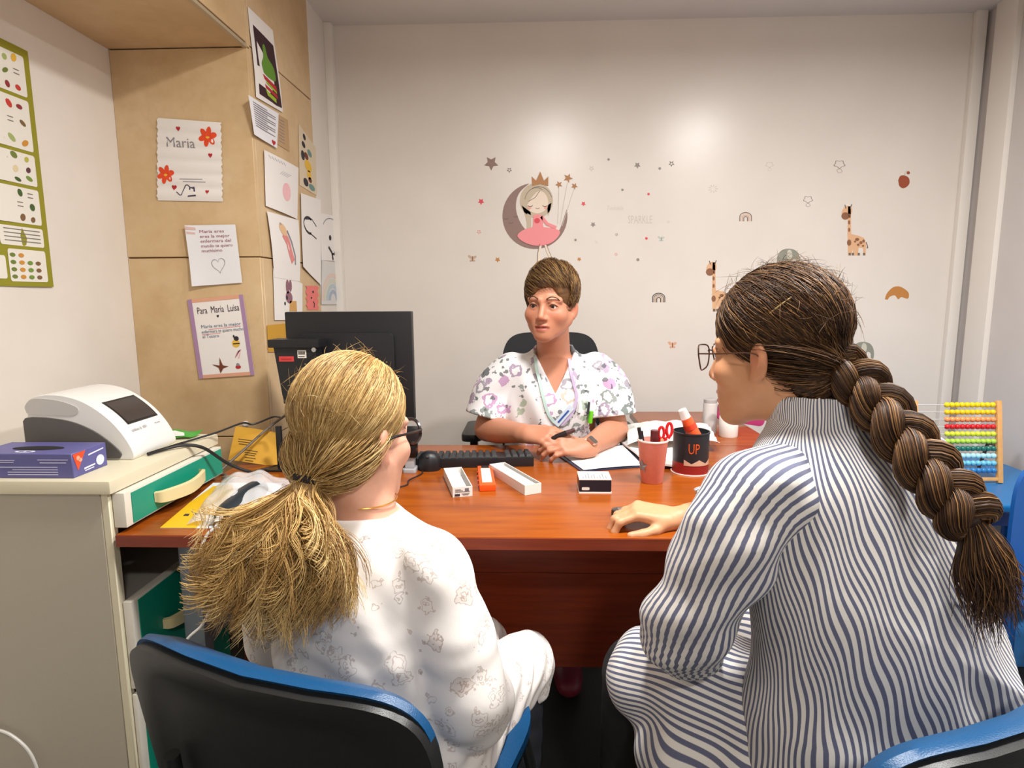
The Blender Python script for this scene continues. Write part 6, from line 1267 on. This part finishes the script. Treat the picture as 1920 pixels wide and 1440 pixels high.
for (hx, hy), (kx, ky) in (((-.17, .94), (-.015, 1.27)), ((-.31, 1.03), (-.12, 1.35 if False else 1.34))):
    G.chain([(hx, hy, .50), ((hx+kx)/2, (hy+ky)/2, .475), (kx, ky, .452)], [.090, .076, .060], .03)
G.op((-.2, 1.0, .38), (.14, 1.37, .66), lambda x, y, z: np.full(np.broadcast(x, y, z).shape, .02)+.006*np.sin(60*x+20*z), .004)
G.chain([(-.015, 1.27, .452), (-.018, 1.285, .40), (-.03, 1.275, .345)], [.058, .054, .054], .02)
G.cut((-.1, 1.15, .30), (.13, 1.38, .42), (0, 0, .385), (0, 0, -1)) if False else G.op((-.12, 1.15, .28), (.10, 1.38, .372), lambda x, y, z: z-.362+0*(x+y)-.3*(x+.02), .003, sub=True)
for k in GA:
    a, b = np.array(GA[k][-1]), np.array(GA[k][-2]); n_ = (a-b)/np.linalg.norm(a-b); G.op(a-.07, a+.09, lambda x, y, z, p=a, n=n_: np.maximum(-((x-p[0])*n[0]+(y-p[1])*n[1]+(z-p[2])*n[2]), np.sqrt((x-p[0])**2+(y-p[1])**2+(z-p[2])**2)-.07), .003, sub=True)
G.cone(gn-np.array([0, 0, .012]), GH(0, -.03, -.06), .057, .058, .006, sub=True)
X_, Y_, Z_ = G.ax[0][:, None, None], G.ax[1][None, :, None], G.ax[2][None, None]; G.g += (.0035*np.sin(60*Z_+28*X_-34*Y_+2*np.sin(30*X_))*np.sin(23*X_+31*Y_+9*Z_)+.0022*np.sin(95*Z_-60*Y_+3*np.sin(25*Z_))*np.clip((.8-Z_)*6, 0, 1)).astype(np.float32)
V, Q = G.mesh('pyjama'); pj = np_mesh('pyjamas', V, Q, PYJ, girl); pj['label'] = 'white pyjamas with small brown line drawings'
# lower legs
T_ = SDF((-.22, 1.0, .0), (.12, 1.42, .47), .005)
for (kx, ky), (ax_, ay) in (((-.025, 1.275), (-.05, 1.16)), ((-.12, 1.335), (-.13, 1.22))):
    T_.chain([(kx, ky, .44), ((kx+ax_)/2+.01, (ky+ay)/2+.01, .25), (ax_, ay, .07)], [.046, .044, .028], .02); T_.chain([(ax_, ay-.01, .035), (ax_+.02, ay+.07, .03), (ax_+.04, ay+.14, .022)], [.03, .03, .024], .02)
V, Q = T_.mesh('l'); np_mesh('lower_legs', V, Q, mat('dark_stockings', '#1c1d26', .7), girl)
# hair: cap, combed strands, tie, ponytail
rg = np.random.default_rng(11); BL = [np.array(lin(c)) for c in ('#7c5f38', '#977647', '#b08c54', '#c6a266', '#d6b678')]; BLP = [np.array(lin(c)) for c in ('#96764a', '#a98752', '#b8955c', '#c9a86c', '#dcbf86', '#a07c46')]
gr_ = np.array([.083, .103, .094]); TIE = at(577, 901, y=.885); gdg = GH.loc(np.array([TIE]))[0]-np.array([0, -.018, .045])
HG = hair_mat('blond_hair', .5)
V, Q, C = cap(GH, gr_, BL, gdg, low=-.098); gh = np_mesh('hair', V, Q, HG, girl, {'Col': C}); gh['label'] = 'long wavy blond hair in a low ponytail'; CVg = V
kp_ = lambda q: not ((q[1] > .035 and q[2] < .075) or q[2] < -.06 or (abs(q[0]) > .05 and q[1] > -.035 and q[2] < .012))
P, cs = pulled_hair(GH, gr_, gdg, TIE, 3600, BLP, kp_, rg, P=13, wave=.0016, lift=.03, rr=(.0008, .0019)); V, Q, C = strands(P, rg.uniform(.0004, .0010, len(P)), cs, 3, .7); o = np_mesh('combed_strands', V, Q, HG, gh, {'Col': C}); o['kind'] = 'stuff'
P, cs = nape_strands(GH, CVg, TIE, 1500, BLP, rg); V, Q, C = strands(P, rg.uniform(.0005, .0011, len(P)), cs, 3, .7); o = np_mesh('nape_strands', V, Q, HG, gh, {'Col': C}); o['kind'] = 'stuff'
b4 = lambda a, b, c, d, t: a*(1-t)**3+3*b*t*(1-t)**2+3*c*t*t*(1-t)+d*t**3
def tail_core():
    A = SDF((-.56, .74, .72), (-.20, .95, 1.02), .005); A.cone(TIE, TIE+np.array([-.012, -.008, -.045]), .015, .02, .02)
    for a, b, ra, rb in (((-.335, .878, .95), (-.355, .86, .87), .02, .038), ((-.34, .87, .93), (-.315, .862, .86), .02, .03), ((-.355, .858, .87), (-.39, .852, .83), .038, .036), ((-.345, .856, .87), (-.34, .852, .82), .036, .03)): A.cone(a, b, ra, rb, .03, flat=((.39, -.92, .1), .5))
    return A.mesh('t')
V, Q = tail_core(); n = .5+.5*np.sin(V[:, 0]*150+18*np.sin(V[:, 2]*40)); C = np.array(BL)[1]*(1-n[:, None])+np.array(BL)[2]*n[:, None]; o = np_mesh('ponytail', V, Q, HG, gh, {'Col': C*.7})
K, PP = 240, 22; per = 17; N = K*per; tt = np.linspace(0, 1, PP)[None, :, None]; r1 = np.sort(rg.uniform(-1, 1, K)); rg.shuffle(r1); dep = rg.uniform(-.2, 1, K)
endx = -.372+.118*r1; endz = .765+.05*np.abs(r1)**1.5+np.maximum(0, rg.normal(.01, .035, K)); endy = .835-.050*np.sqrt(np.clip(1-.7*r1**2, 0, 1))*dep-.05*(endx+.375)
rep = lambda a: np.repeat(a, per, axis=0)
k0 = TIE+rg.normal(size=(K, 3))*np.array([.007, .006, .003]); k3 = np.stack([endx, endy, endz], 1); k1 = k0+np.stack([.03*r1-.012, -.012-.03*dep, -.045+.02*rg.random(K)], 1); k2 = k3+np.stack([.012*r1, -.012-.016*dep, .075+.03*rg.random(K)], 1)
jit = lambda s_: rg.normal(size=(N, 3))*s_
P = b4(rep(k0)[:, None]+jit(.002)[:, None], rep(k1)[:, None]+jit(.005)[:, None], rep(k2)[:, None]+jit(.007)[:, None], rep(k3)[:, None]+jit(.004)[:, None], tt*rg.uniform(.82, 1.0, N)[:, None, None])
ph = rep(rg.uniform(0, 6.28, K))[:, None]+rg.normal(0, .22, N)[:, None]; fq = rep(rg.uniform(8, 19, K))[:, None]; am = (.001+.0165*tt[..., 0]**1.2)*rep(rg.uniform(.5, 1.3, K))[:, None]; T2 = tt[..., 0]
P[..., 0] += am*np.sin(fq*T2+ph); P[..., 1] += .6*am*np.cos(fq*T2+ph)-.004; P[..., 2] += .55*am*np.sin(fq*T2*1.1+ph+1)
cs = rep(np.array([BLP[i % len(BLP)] for i in range(K)]))*rg.uniform(1.0, 1.35, N)[:, None]; V, Q, C = strands(P, rg.uniform(.0004, .0011, N), cs, 3, .35); o = np_mesh('ponytail_curls', V, Q, HG, gh, {'Col': C}); o['kind'] = 'stuff'
td = np.array([-.25, -.35, -.9]); td /= np.linalg.norm(td); Mt = frameM(TIE+np.array([0, .002, 0]), np.cross(td, [0, 1, 0]), np.cross(td, np.cross(td, [0, 1, 0]))); MB().lathe([(.019+.005*math.cos(a), .0055*math.sin(a)) for a in np.linspace(0, 2*PI, 13)], 22, Mt, cap=False).obj('hair_tie', mat('tie_black', '#1a1416', .8), girl, smooth=True)
# necklace: small links round the neck
nk = []; 
for i in range(22):
    a = math.radians(-100+9*i); nk.append(gn+np.array([.0545*math.cos(a), .0525*math.sin(a)+.004, .016]))
MB().tube(nk, .0013, 6).obj('necklace', mat('gold_chain', '#c99a4a', .3, .9), girl, smooth=True)
g_ = MB(); gl = [GH(.034+.028*math.cos(a), .106-.01*abs(math.cos(a)), -.002+.022*math.sin(a)) for a in np.linspace(0, 2*PI, 25)]; go = g_.tube(gl, .003, 6, cap=False).obj('glasses', mat('glasses_black', '#18181a', .3), girl, smooth=True)
MB().tube([GH(-.034+.028*math.cos(a), .106-.01*abs(math.cos(a)), -.002+.022*math.sin(a)) for a in np.linspace(0, 2*PI, 25)], .003, 6, cap=False).obj('rim', mat('glasses_black', '#18181a', .3), go, smooth=True)
for sx in (-1, 1): MB().tube(catmull([GH(sx*.062, .098, .004), GH(sx*.078, .05, .004), GH(sx*.082, -.005, .0), GH(sx*.080, -.022, -.015)], 4), .0022, 6).obj('temple', mat('glasses_black', '#18181a', .3), go, smooth=True)
# ------------------------------------------------------------------ woman in stripes
WH = Fr(at(1448, 657, y=1.03), (-.70, .70, -.12), (-.05, .06, 1), .99)
S = SDF((.02, .80, .46), (.82, 1.42, 1.33), .004)
add_head(S, WH); wb = np.array([.475, .99, 1.03]); S.cone(WH(0, -.03, -.05), wb, .052, .058, .03); wr_ = .44
S.loft([(.47, .575, .965, .20, .14), (.65, .56, .968, .19, .13), (.78, .545, .972, .18, .12), (.9, .52, .985, .17, .105), (.97, .50, .99, .155, .085), (1.02, .485, .99, .09, .065)], .03, rot=wr_)
WA = [(.345, .905, .965), (.29, .915, .84), (.25, .955, .705), (.285, 1.06, .665), (.33, 1.15, .655)]
WB = [(.665, 1.06, .955), (.66, 1.20, .88), (.60, 1.30, .80), (.47, 1.34, .785), at(1262, 974, y=1.345)]
S.chain(WA, [.052, .046, .042, .038, .026], .02); S.chain(WB, [.052, .046, .042, .037, .025], .02)
w1 = Fr(WA[-1], (.2, .95, .1), (-.1, 0, 1)); tw1 = add_hand(S, w1, 1, [(.4, .6, .4)]*4, .93)
w2 = Fr(at(1258, 972, y=1.345), (-.96, -.06, .24), (.14, -.16, .97)); tw2 = add_hand(S, w2, -1, [(.55, .85, .45), (.62, .85, .5), (.70, .85, .5), (.76, .85, .5)], .98, thumb=[(.62, .72, -.30), (.35, .95, -.34), (.12, 1, -.28)], spread=(.14, .05, -.05, -.16))
V, Q = S.mesh('woman'); woman = np_mesh('person', V, Q, SKIN, None, {'Col': skin_cols(V, WH, '#cf9a72')})
tag(woman, 'woman with a long brown braid and striped tunic turned towards the nurse', 'person'); eyes(WH, woman); nails(tw2, w2, woman, NAIL, .95); nails(tw1, w1, woman, NAIL, .93)
STR = stripe_mat('striped_cotton', 80.0)
def ww(x, y, z, u, v): return .009*np.sin(20*z+20*u+3*np.sin(10*u))*np.clip((.82-z)*4, 0, 1)+.006*np.sin(30*z-24*u)*np.clip((.97-z)*4, 0, 1)*np.clip(u*4+.3, .1, 1)+.0025*np.sin(55*z+20*u)*np.clip((.70-z)*5, 0, 1)-.010*np.clip(1-np.abs(np.sin(9*z-7*u+1.2)), 0, 1)**4*np.clip((.9-z)*5, 0, 1)*np.clip(u*5, 0, 1)-.008*np.clip(1-np.abs(np.sin(8*z+5*u+.4)), 0, 1)**5*np.clip((.85-z)*5, 0, 1)
SEC = [(.44, .585, .955, .24, .165), (.50, .58, .955, .24, .17), (.58, .575, .958, .235, .168), (.68, .565, .962, .222, .16), (.80, .545, .968, .212, .148), (.90, .522, .98, .202, .132), (.972, .505, .985, .19, .112), (1.022, .487, .988, .138, .090), (1.055, .474, .99, .090, .076)]
G = SDF((.25, .74, .43), (.90, 1.24, 1.10), .005); G.loft(SEC, .02, rot=wr_, wr=ww); G.cone((.470, .99, 1.04), (.455, .995, 1.088), .078, .070, .012); G.cone((.470, .992, 1.03), (.44, 1.0, 1.15), .060, .064, .005, sub=True)
V, Q = G.mesh('tunic'); Pz = np.array(catmull([np.array(q) for q in SEC], 10)); cx = np.interp(V[:, 2], Pz[:, 0], Pz[:, 1]); cy = np.interp(V[:, 2], Pz[:, 0], Pz[:, 2])
uu = (V[:, 0]-cx)*math.cos(wr_)+(V[:, 1]-cy)*math.sin(wr_); vv = -(V[:, 0]-cx)*math.sin(wr_)+(V[:, 1]-cy)*math.cos(wr_); th = np.arctan2(uu, -vv*1.45)
tunic = np_mesh('tunic', V, Q, STR, woman, {'u': th*.205+.20*np.clip(V[:, 2]-.62, 0, 1)+.004*np.sin(22*V[:, 2]+9*th)+.0025*np.sin(47*V[:, 2]-14*th)}); tunic['label'] = 'white tunic with thin navy stripes'
def sleeve(pts, rad, ref, name, R_, cut_at=None):
    lo = np.min(np.array(pts), 0)-.1; hi = np.max(np.array(pts), 0)+.1; A = SDF(lo, hi, .005); A.chain(pts, rad, .02)
    if cut_at is not None:
        a, b = np.array(pts[-1]), np.array(pts[-2]); n_ = (a-b)/np.linalg.norm(a-b); A.op(a-.09, a+.1, lambda x, y, z: np.maximum(-((x-a[0])*n_[0]+(y-a[1])*n_[1]+(z-a[2])*n_[2]), np.sqrt((x-a[0])**2+(y-a[1])**2+(z-a[2])**2)-.085), .003, sub=True); A.cone(a-n_*.02, a+n_*.05, cut_at, cut_at*1.1, .004, sub=True)
    A.g += (.0045*np.sin(38*A.ax[2][None, None]+30*A.ax[0][:, None, None]+22*A.ax[1][None, :, None])+.003*np.sin(75*A.ax[2][None, None]-40*A.ax[0][:, None, None])).astype(np.float32)
    V, Q = A.mesh('s'); return np_mesh(name, V, Q, STR, tunic, {'u': axis_angle_u(V, pts, ref, R_)})
sleeve([(.40, .935, .975), (.335, .908, .945), (.285, .912, .84), (.25, .955, .71), (.262, 1.01, .668), (.30, 1.10, .655)], [.062, .074, .070, .067, .060, .052], (.45, -1, 0), 'sleeve', 33/(2*PI*80), .04)
sleeve([(.62, 1.04, .97), (.668, 1.08, .945), (.66, 1.20, .88), (.60, 1.295, .808), (.47, 1.337, .79), (.365, 1.342, .785)], [.07, .072, .062, .055, .047, .042], (0, -1, .2), 'sleeve', 30/(2*PI*80), .034)
MBc = [(.276, .918, .80)]
# tunic skirt lying over the thighs
def skirt(pts, rad, ref, R_, low=0):
    lo = np.min(np.array(pts), 0)-.13; hi = np.max(np.array(pts), 0)+.13; A = SDF(lo-np.array([0, 0, low]), hi, .006); A.chain(pts, rad, .02)
    if low: A.chain([np.array(p)-np.array([.015, .055, low]) for p in pts[:-1]], [r*.92 for r in rad[:-1]], .06)
    X_, Y_, Z_ = A.ax[0][:, None, None], A.ax[1][None, :, None], A.ax[2][None, None]
    A.g += (.006*np.sin(30*X_-34*Y_+10*Z_)+.003*np.sin(70*X_+30*Y_)).astype(np.float32); V, Q = A.mesh('s'); return np_mesh('tunic_skirt', V, Q, STR, tunic, {'u': axis_angle_u(V, pts, ref, R_)})
skirt([(.52, .93, .515), (.40, 1.0, .525), (.30, 1.075, .528), (.225, 1.13, .515)], [.115, .115, .106, .082], (0, 0, 1), 55/(2*PI*80), .10)
skirt([(.68, 1.03, .52), (.60, 1.12, .53), (.50, 1.22, .53), (.43, 1.28, .525)], [.11, .105, .095, .08], (0, 0, 1), 50/(2*PI*80))
# black trousers and shoes
T_ = SDF((.05, .95, .0), (.56, 1.42, .58), .009)
for (kx, ky), (ax_, ay) in (((.215, 1.14), (.20, 1.24)), ((.42, 1.285), (.42, 1.30))):
    T_.chain([(kx+.08, ky-.06, .515), (kx, ky, .515)], [.075, .07], .02); T_.chain([(kx, ky, .50), ((kx+ax_)/2, (ky+ay)/2, .3), (ax_, ay, .07)], [.072, .062, .045], .02); T_.chain([(ax_, ay-.02, .04), (ax_-.02, ay+.06, .036), (ax_-.05, ay+.13, .03)], [.04, .04, .032], .02)
T_.cut((0, .9, -.01), (.6, 1.5, .01), (0, 0, .004), (0, 0, -1)); V, Q = T_.mesh('t'); np_mesh('trousers', V, Q, mat('black_cloth', '#101114', .8), woman)
# hair
rg = np.random.default_rng(23); BR = [np.array(lin(c)) for c in ('#1c120c', '#2a1b11', '#3d2817', '#553920', '#6e4c2a')]; BRP = [1.3*np.array(lin(c)) for c in ('#2e1e13', '#3c2818', '#4c331f', '#604327', '#775633', '#35231a')]
wr3 = np.array([.083, .106, .096]); T0 = at(1580, 695, y=.95); wdg = WH.loc(np.array([T0]))[0]-np.array([0, -.018, .045]); HB = hair_mat('brown_hair', .5)
V, Q, C = cap(WH, wr3, BR, wdg, low=-.105, hl=-.004); wh = np_mesh('hair', V, Q, HB, woman, {'Col': C}); wh['label'] = 'dark brown hair gathered in a long braid'; CVw = V
kw = lambda q: not ((q[1] > .045 and q[2] < .078) or q[2] < -.06 or (abs(q[0]) > .05 and q[1] > -.03 and q[2] < .004))
P, cs = pulled_hair(WH, wr3, wdg, T0, 3600, BRP, kw, rg, P=14, wave=.003, lift=.04, rr=(.0006, .0016)); V, Q, C = strands(P, rg.uniform(.0004, .0009, len(P)), cs, 3, .7); o = np_mesh('combed_strands', V, Q, HB, wh, {'Col': C}); o['kind'] = 'stuff'
P, cs = nape_strands(WH, CVw, T0, 1500, BRP, rg); V, Q, C = strands(P, rg.uniform(.0005, .0010, len(P)), cs, 3, .7); o = np_mesh('nape_strands', V, Q, HB, wh, {'Col': C}); o['kind'] = 'stuff'
BP = [T0+np.array([-.03, .035, .005]), T0, at(1630, 738, y=.925), at(1680, 800, y=.885), at(1731, 865, y=.852), at(1782, 928, y=.828), at(1820, 975, y=.815)]
cl = np.array(catmull(BP, 10)); M_ = len(cl); s_ = np.linspace(0, 1, M_); tg_ = np.gradient(cl, axis=0); tg_ /= np.linalg.norm(tg_, axis=1, keepdims=True); bk = np.array([.35, -.93, .1]); lat = np.cross(tg_, bk); lat /= np.linalg.norm(lat, axis=1, keepdims=True); nor = np.cross(lat, tg_)
allP = []; allC = []; turns = 2.4; wid = .023*np.clip(.55+3*s_, 0, 1)
for k in range(3):
    ph = 2*PI*(s_*turns+k/3); off = lat*(wid*1.05*np.sin(ph))[:, None]+nor*(.55*wid*np.sin(2*ph))[:, None]; c_ = cl+off; tk = np.gradient(c_, axis=0); tk /= np.linalg.norm(tk, axis=1, keepdims=True); n2 = nor-tk*(nor*tk).sum(1, keepdims=True); n2 /= np.linalg.norm(n2, axis=1, keepdims=True); l2 = np.cross(tk, n2)
    mb = MB(); mb.tube([p for p in c_], [float(x) for x in np.r_[.012, .0185*np.clip(.7+2*s_, 0, 1)[1:-1], .012]], 12)
    Vt = np.array(mb.v); Qt = np.array([f for f in mb.f if len(f) == 4]); n = .5+.5*np.sin(np.arange(len(Vt)) % 12*2.1+Vt[:, 2]*30); Cc = BR[1]*(1-n[:, None])+BR[2]*n[:, None]
    np_mesh('plait', Vt, Qt, HB, wh, {'Col': Cc})
    for j in range(260):
        a = rg.uniform(0, 2*PI); rr_ = .0185*np.clip(.7+2*s_, 0, 1)*rg.uniform(.99, 1.10); tw = a+s_*5; allP.append(c_+l2*(rr_*np.cos(tw))[:, None]+n2*(rr_*np.sin(tw))[:, None]); allC.append(BRP[rg.integers(len(BRP))]*rg.uniform(.7, 1.2))
V, Q, C = strands(np.array(allP), rg.uniform(.0005, .0010, len(allP)), np.array(allC), 3, .9); o = np_mesh('braid_strands', V, Q, HB, wh, {'Col': C}); o['kind'] = 'stuff'
BT = BP[-1]; N = 1300; PP = 18; tt = np.linspace(0, 1, PP)[None, :, None]; a = rg.uniform(0, 2*PI, N); r_ = np.sqrt(rg.uniform(0, 1, N)); e0 = at(1862, 1135, y=.80)
off = lat[-1][None]*(np.cos(a)*r_)[:, None]+nor[-1][None]*(np.sin(a)*r_)[:, None]; p0 = BT+off*.011; p1_ = BT+off*.038+np.array([.012, -.004, -.035]); p2 = BT*.45+e0*.55+off*.046; p3 = e0+off*.026+np.stack([rg.normal(0, .012, N)+.01*(rg.random(N) < .3), rg.normal(0, .008, N), rg.normal(0, .022, N)], 1)
P = b4(p0[:, None], p1_[:, None], p2[:, None], p3[:, None], tt); P[..., 0] += .002*np.sin(9*tt[..., 0]+a[:, None]); V, Q, C = strands(P, rg.uniform(.0004, .0011, N), np.array([BRP[i] for i in rg.integers(len(BRP), size=N)])*rg.uniform(.7, 1.2, N)[:, None], 3, .35); o = np_mesh('braid_end', V, Q, HB, wh, {'Col': C}); o['kind'] = 'stuff'
A = SDF(np.minimum(BT, e0)-.06, np.maximum(BT, e0)+.06, .005); A.cone(BT, BT*.6+e0*.4, .010, .024, .01); A.cone(BT*.6+e0*.4, BT*.15+e0*.85, .024, .014, .01); V, Q = A.mesh('t'); np_mesh('braid_brush', V, Q, HB, wh, {'Col': np.tile(BR[1], (len(V), 1))})
Mt = frameM(BT, lat[-1], nor[-1]); MB().lathe([(.013+.004*math.cos(q), .005*math.sin(q)) for q in np.linspace(0, 2*PI, 11)], 18, Mt, cap=False).obj('hair_tie', mat('tie_brown', '#2a1810', .7), woman, smooth=True)
wc_ = WH(0, -.018, .045); rE = wr3*WH.s*1.035
for (a0, b0), (a1, b1) in (((1443, 588), (1484, 557)), ((1467, 620), (1478, 678))):
    p, q = on_ell(a0, b0, wc_, WH.R, rE), on_ell(a1, b1, wc_, WH.R, rE); MB().tube([p, .5*(p+q)+(.5*(p+q)-wc_)*.02, q], .0014, 6).obj('hair_pin', mat('pin_gold' if b0 < 600 else 'pin_bronze', '#d8bd84' if b0 < 600 else '#5a463c', .3, .8), woman, smooth=True)
RIM = mat('glasses_rim', '#5a4034', .3, .7); gl = None
for sx in (-1, 1):
    hx = [(.030, .004), (.024, .018), (.004, .021), (-.022, .019), (-.028, .008), (-.020, -.016), (.0, -.024), (.018, -.019), (.030, .004)]
    pts = catmull([WH(sx*(.034+x), .112-.012*max(0, x/.03), -.002+y) for x, y in hx], 3); o = MB().tube(pts, .0013, 6, cap=False).obj('glasses' if gl is None else 'rim', RIM, woman if gl is None else gl, smooth=True); gl = gl or o
    mb = MB(); n = len(pts)-1; mb.add(pts[:-1], [tuple(range(n))]).obj('lens', mat('lens_clear', '#f2f2f4', .05, alpha=.12), gl)
    MB().tube(catmull([WH(sx*.064, .100, .004), WH(sx*.080, .05, .002), WH(sx*.084, -.005, .0), WH(sx*.083, -.025, -.015)], 4), .0013, 6).obj('temple', RIM, gl, smooth=True)
MB().tube(catmull([WH(-.008, .112, .006), WH(0, .116, .008), WH(.008, .112, .006)], 4), .0013, 6).obj('bridge', RIM, gl, smooth=True)

# stray hairs
def strays(H, rad, N, pal, m_, par, rgx, ln=.035):
    cen = np.array([0, -.018, .045]); out = []
    while len(out) < N:
        d = rgx.normal(size=3); d /= np.linalg.norm(d)
        if d[2] < -.1 or (d[1] > .35 and d[2] < .5): continue
        r_ = 1/np.sqrt(((d/rad)**2).sum()); t0 = np.cross(d, rgx.normal(size=3)); t0 /= np.linalg.norm(t0); s0 = np.linspace(0, 1, 8)[:, None]; L_ = ln*rgx.uniform(.5, 1.4)
        out.append(H.o+((d*r_+cen)+d*(.004+.5*L_*s0*(1-.45*s0))+t0*L_*s0*.9+rgx.normal(size=3)*.004*s0**2)*H.s@H.R.T)
    V, Q, C = strands(np.array(out), rgx.uniform(.00022, .0004, N), np.array([pal[i] for i in rgx.integers(len(pal), size=N)]), 3, .3); o = np_mesh('stray_hairs', V, Q, m_, par, {'Col': C}); o['kind'] = 'stuff'
strays(WH, wr3, 420, BRP, HB, wh, rg, .03); strays(GH, gr_, 160, BLP, HG, gh, rg, .025)
# ------------------------------------------------------------------ origins at the base of single-mesh things
for o in list(COL.objects):
    if o.parent is None and o.type == 'MESH' and o.get('kind') != 'structure' and o.location.length == 0:
        me = o.data; n = len(me.vertices)
        if not n: continue
        a = np.empty(n*3, np.float32); me.vertices.foreach_get('co', a); a = a.reshape(-1, 3)
        c = Vector([float((a[:, 0].min()+a[:, 0].max())/2), float((a[:, 1].min()+a[:, 1].max())/2), float(a[:, 2].min())])
        me.transform(Matrix.Translation(-c)); o.location = c
        for ch in o.children: ch.matrix_parent_inverse = Matrix.Translation(-c) @ ch.matrix_parent_inverse
bpy.context.view_layer.update()
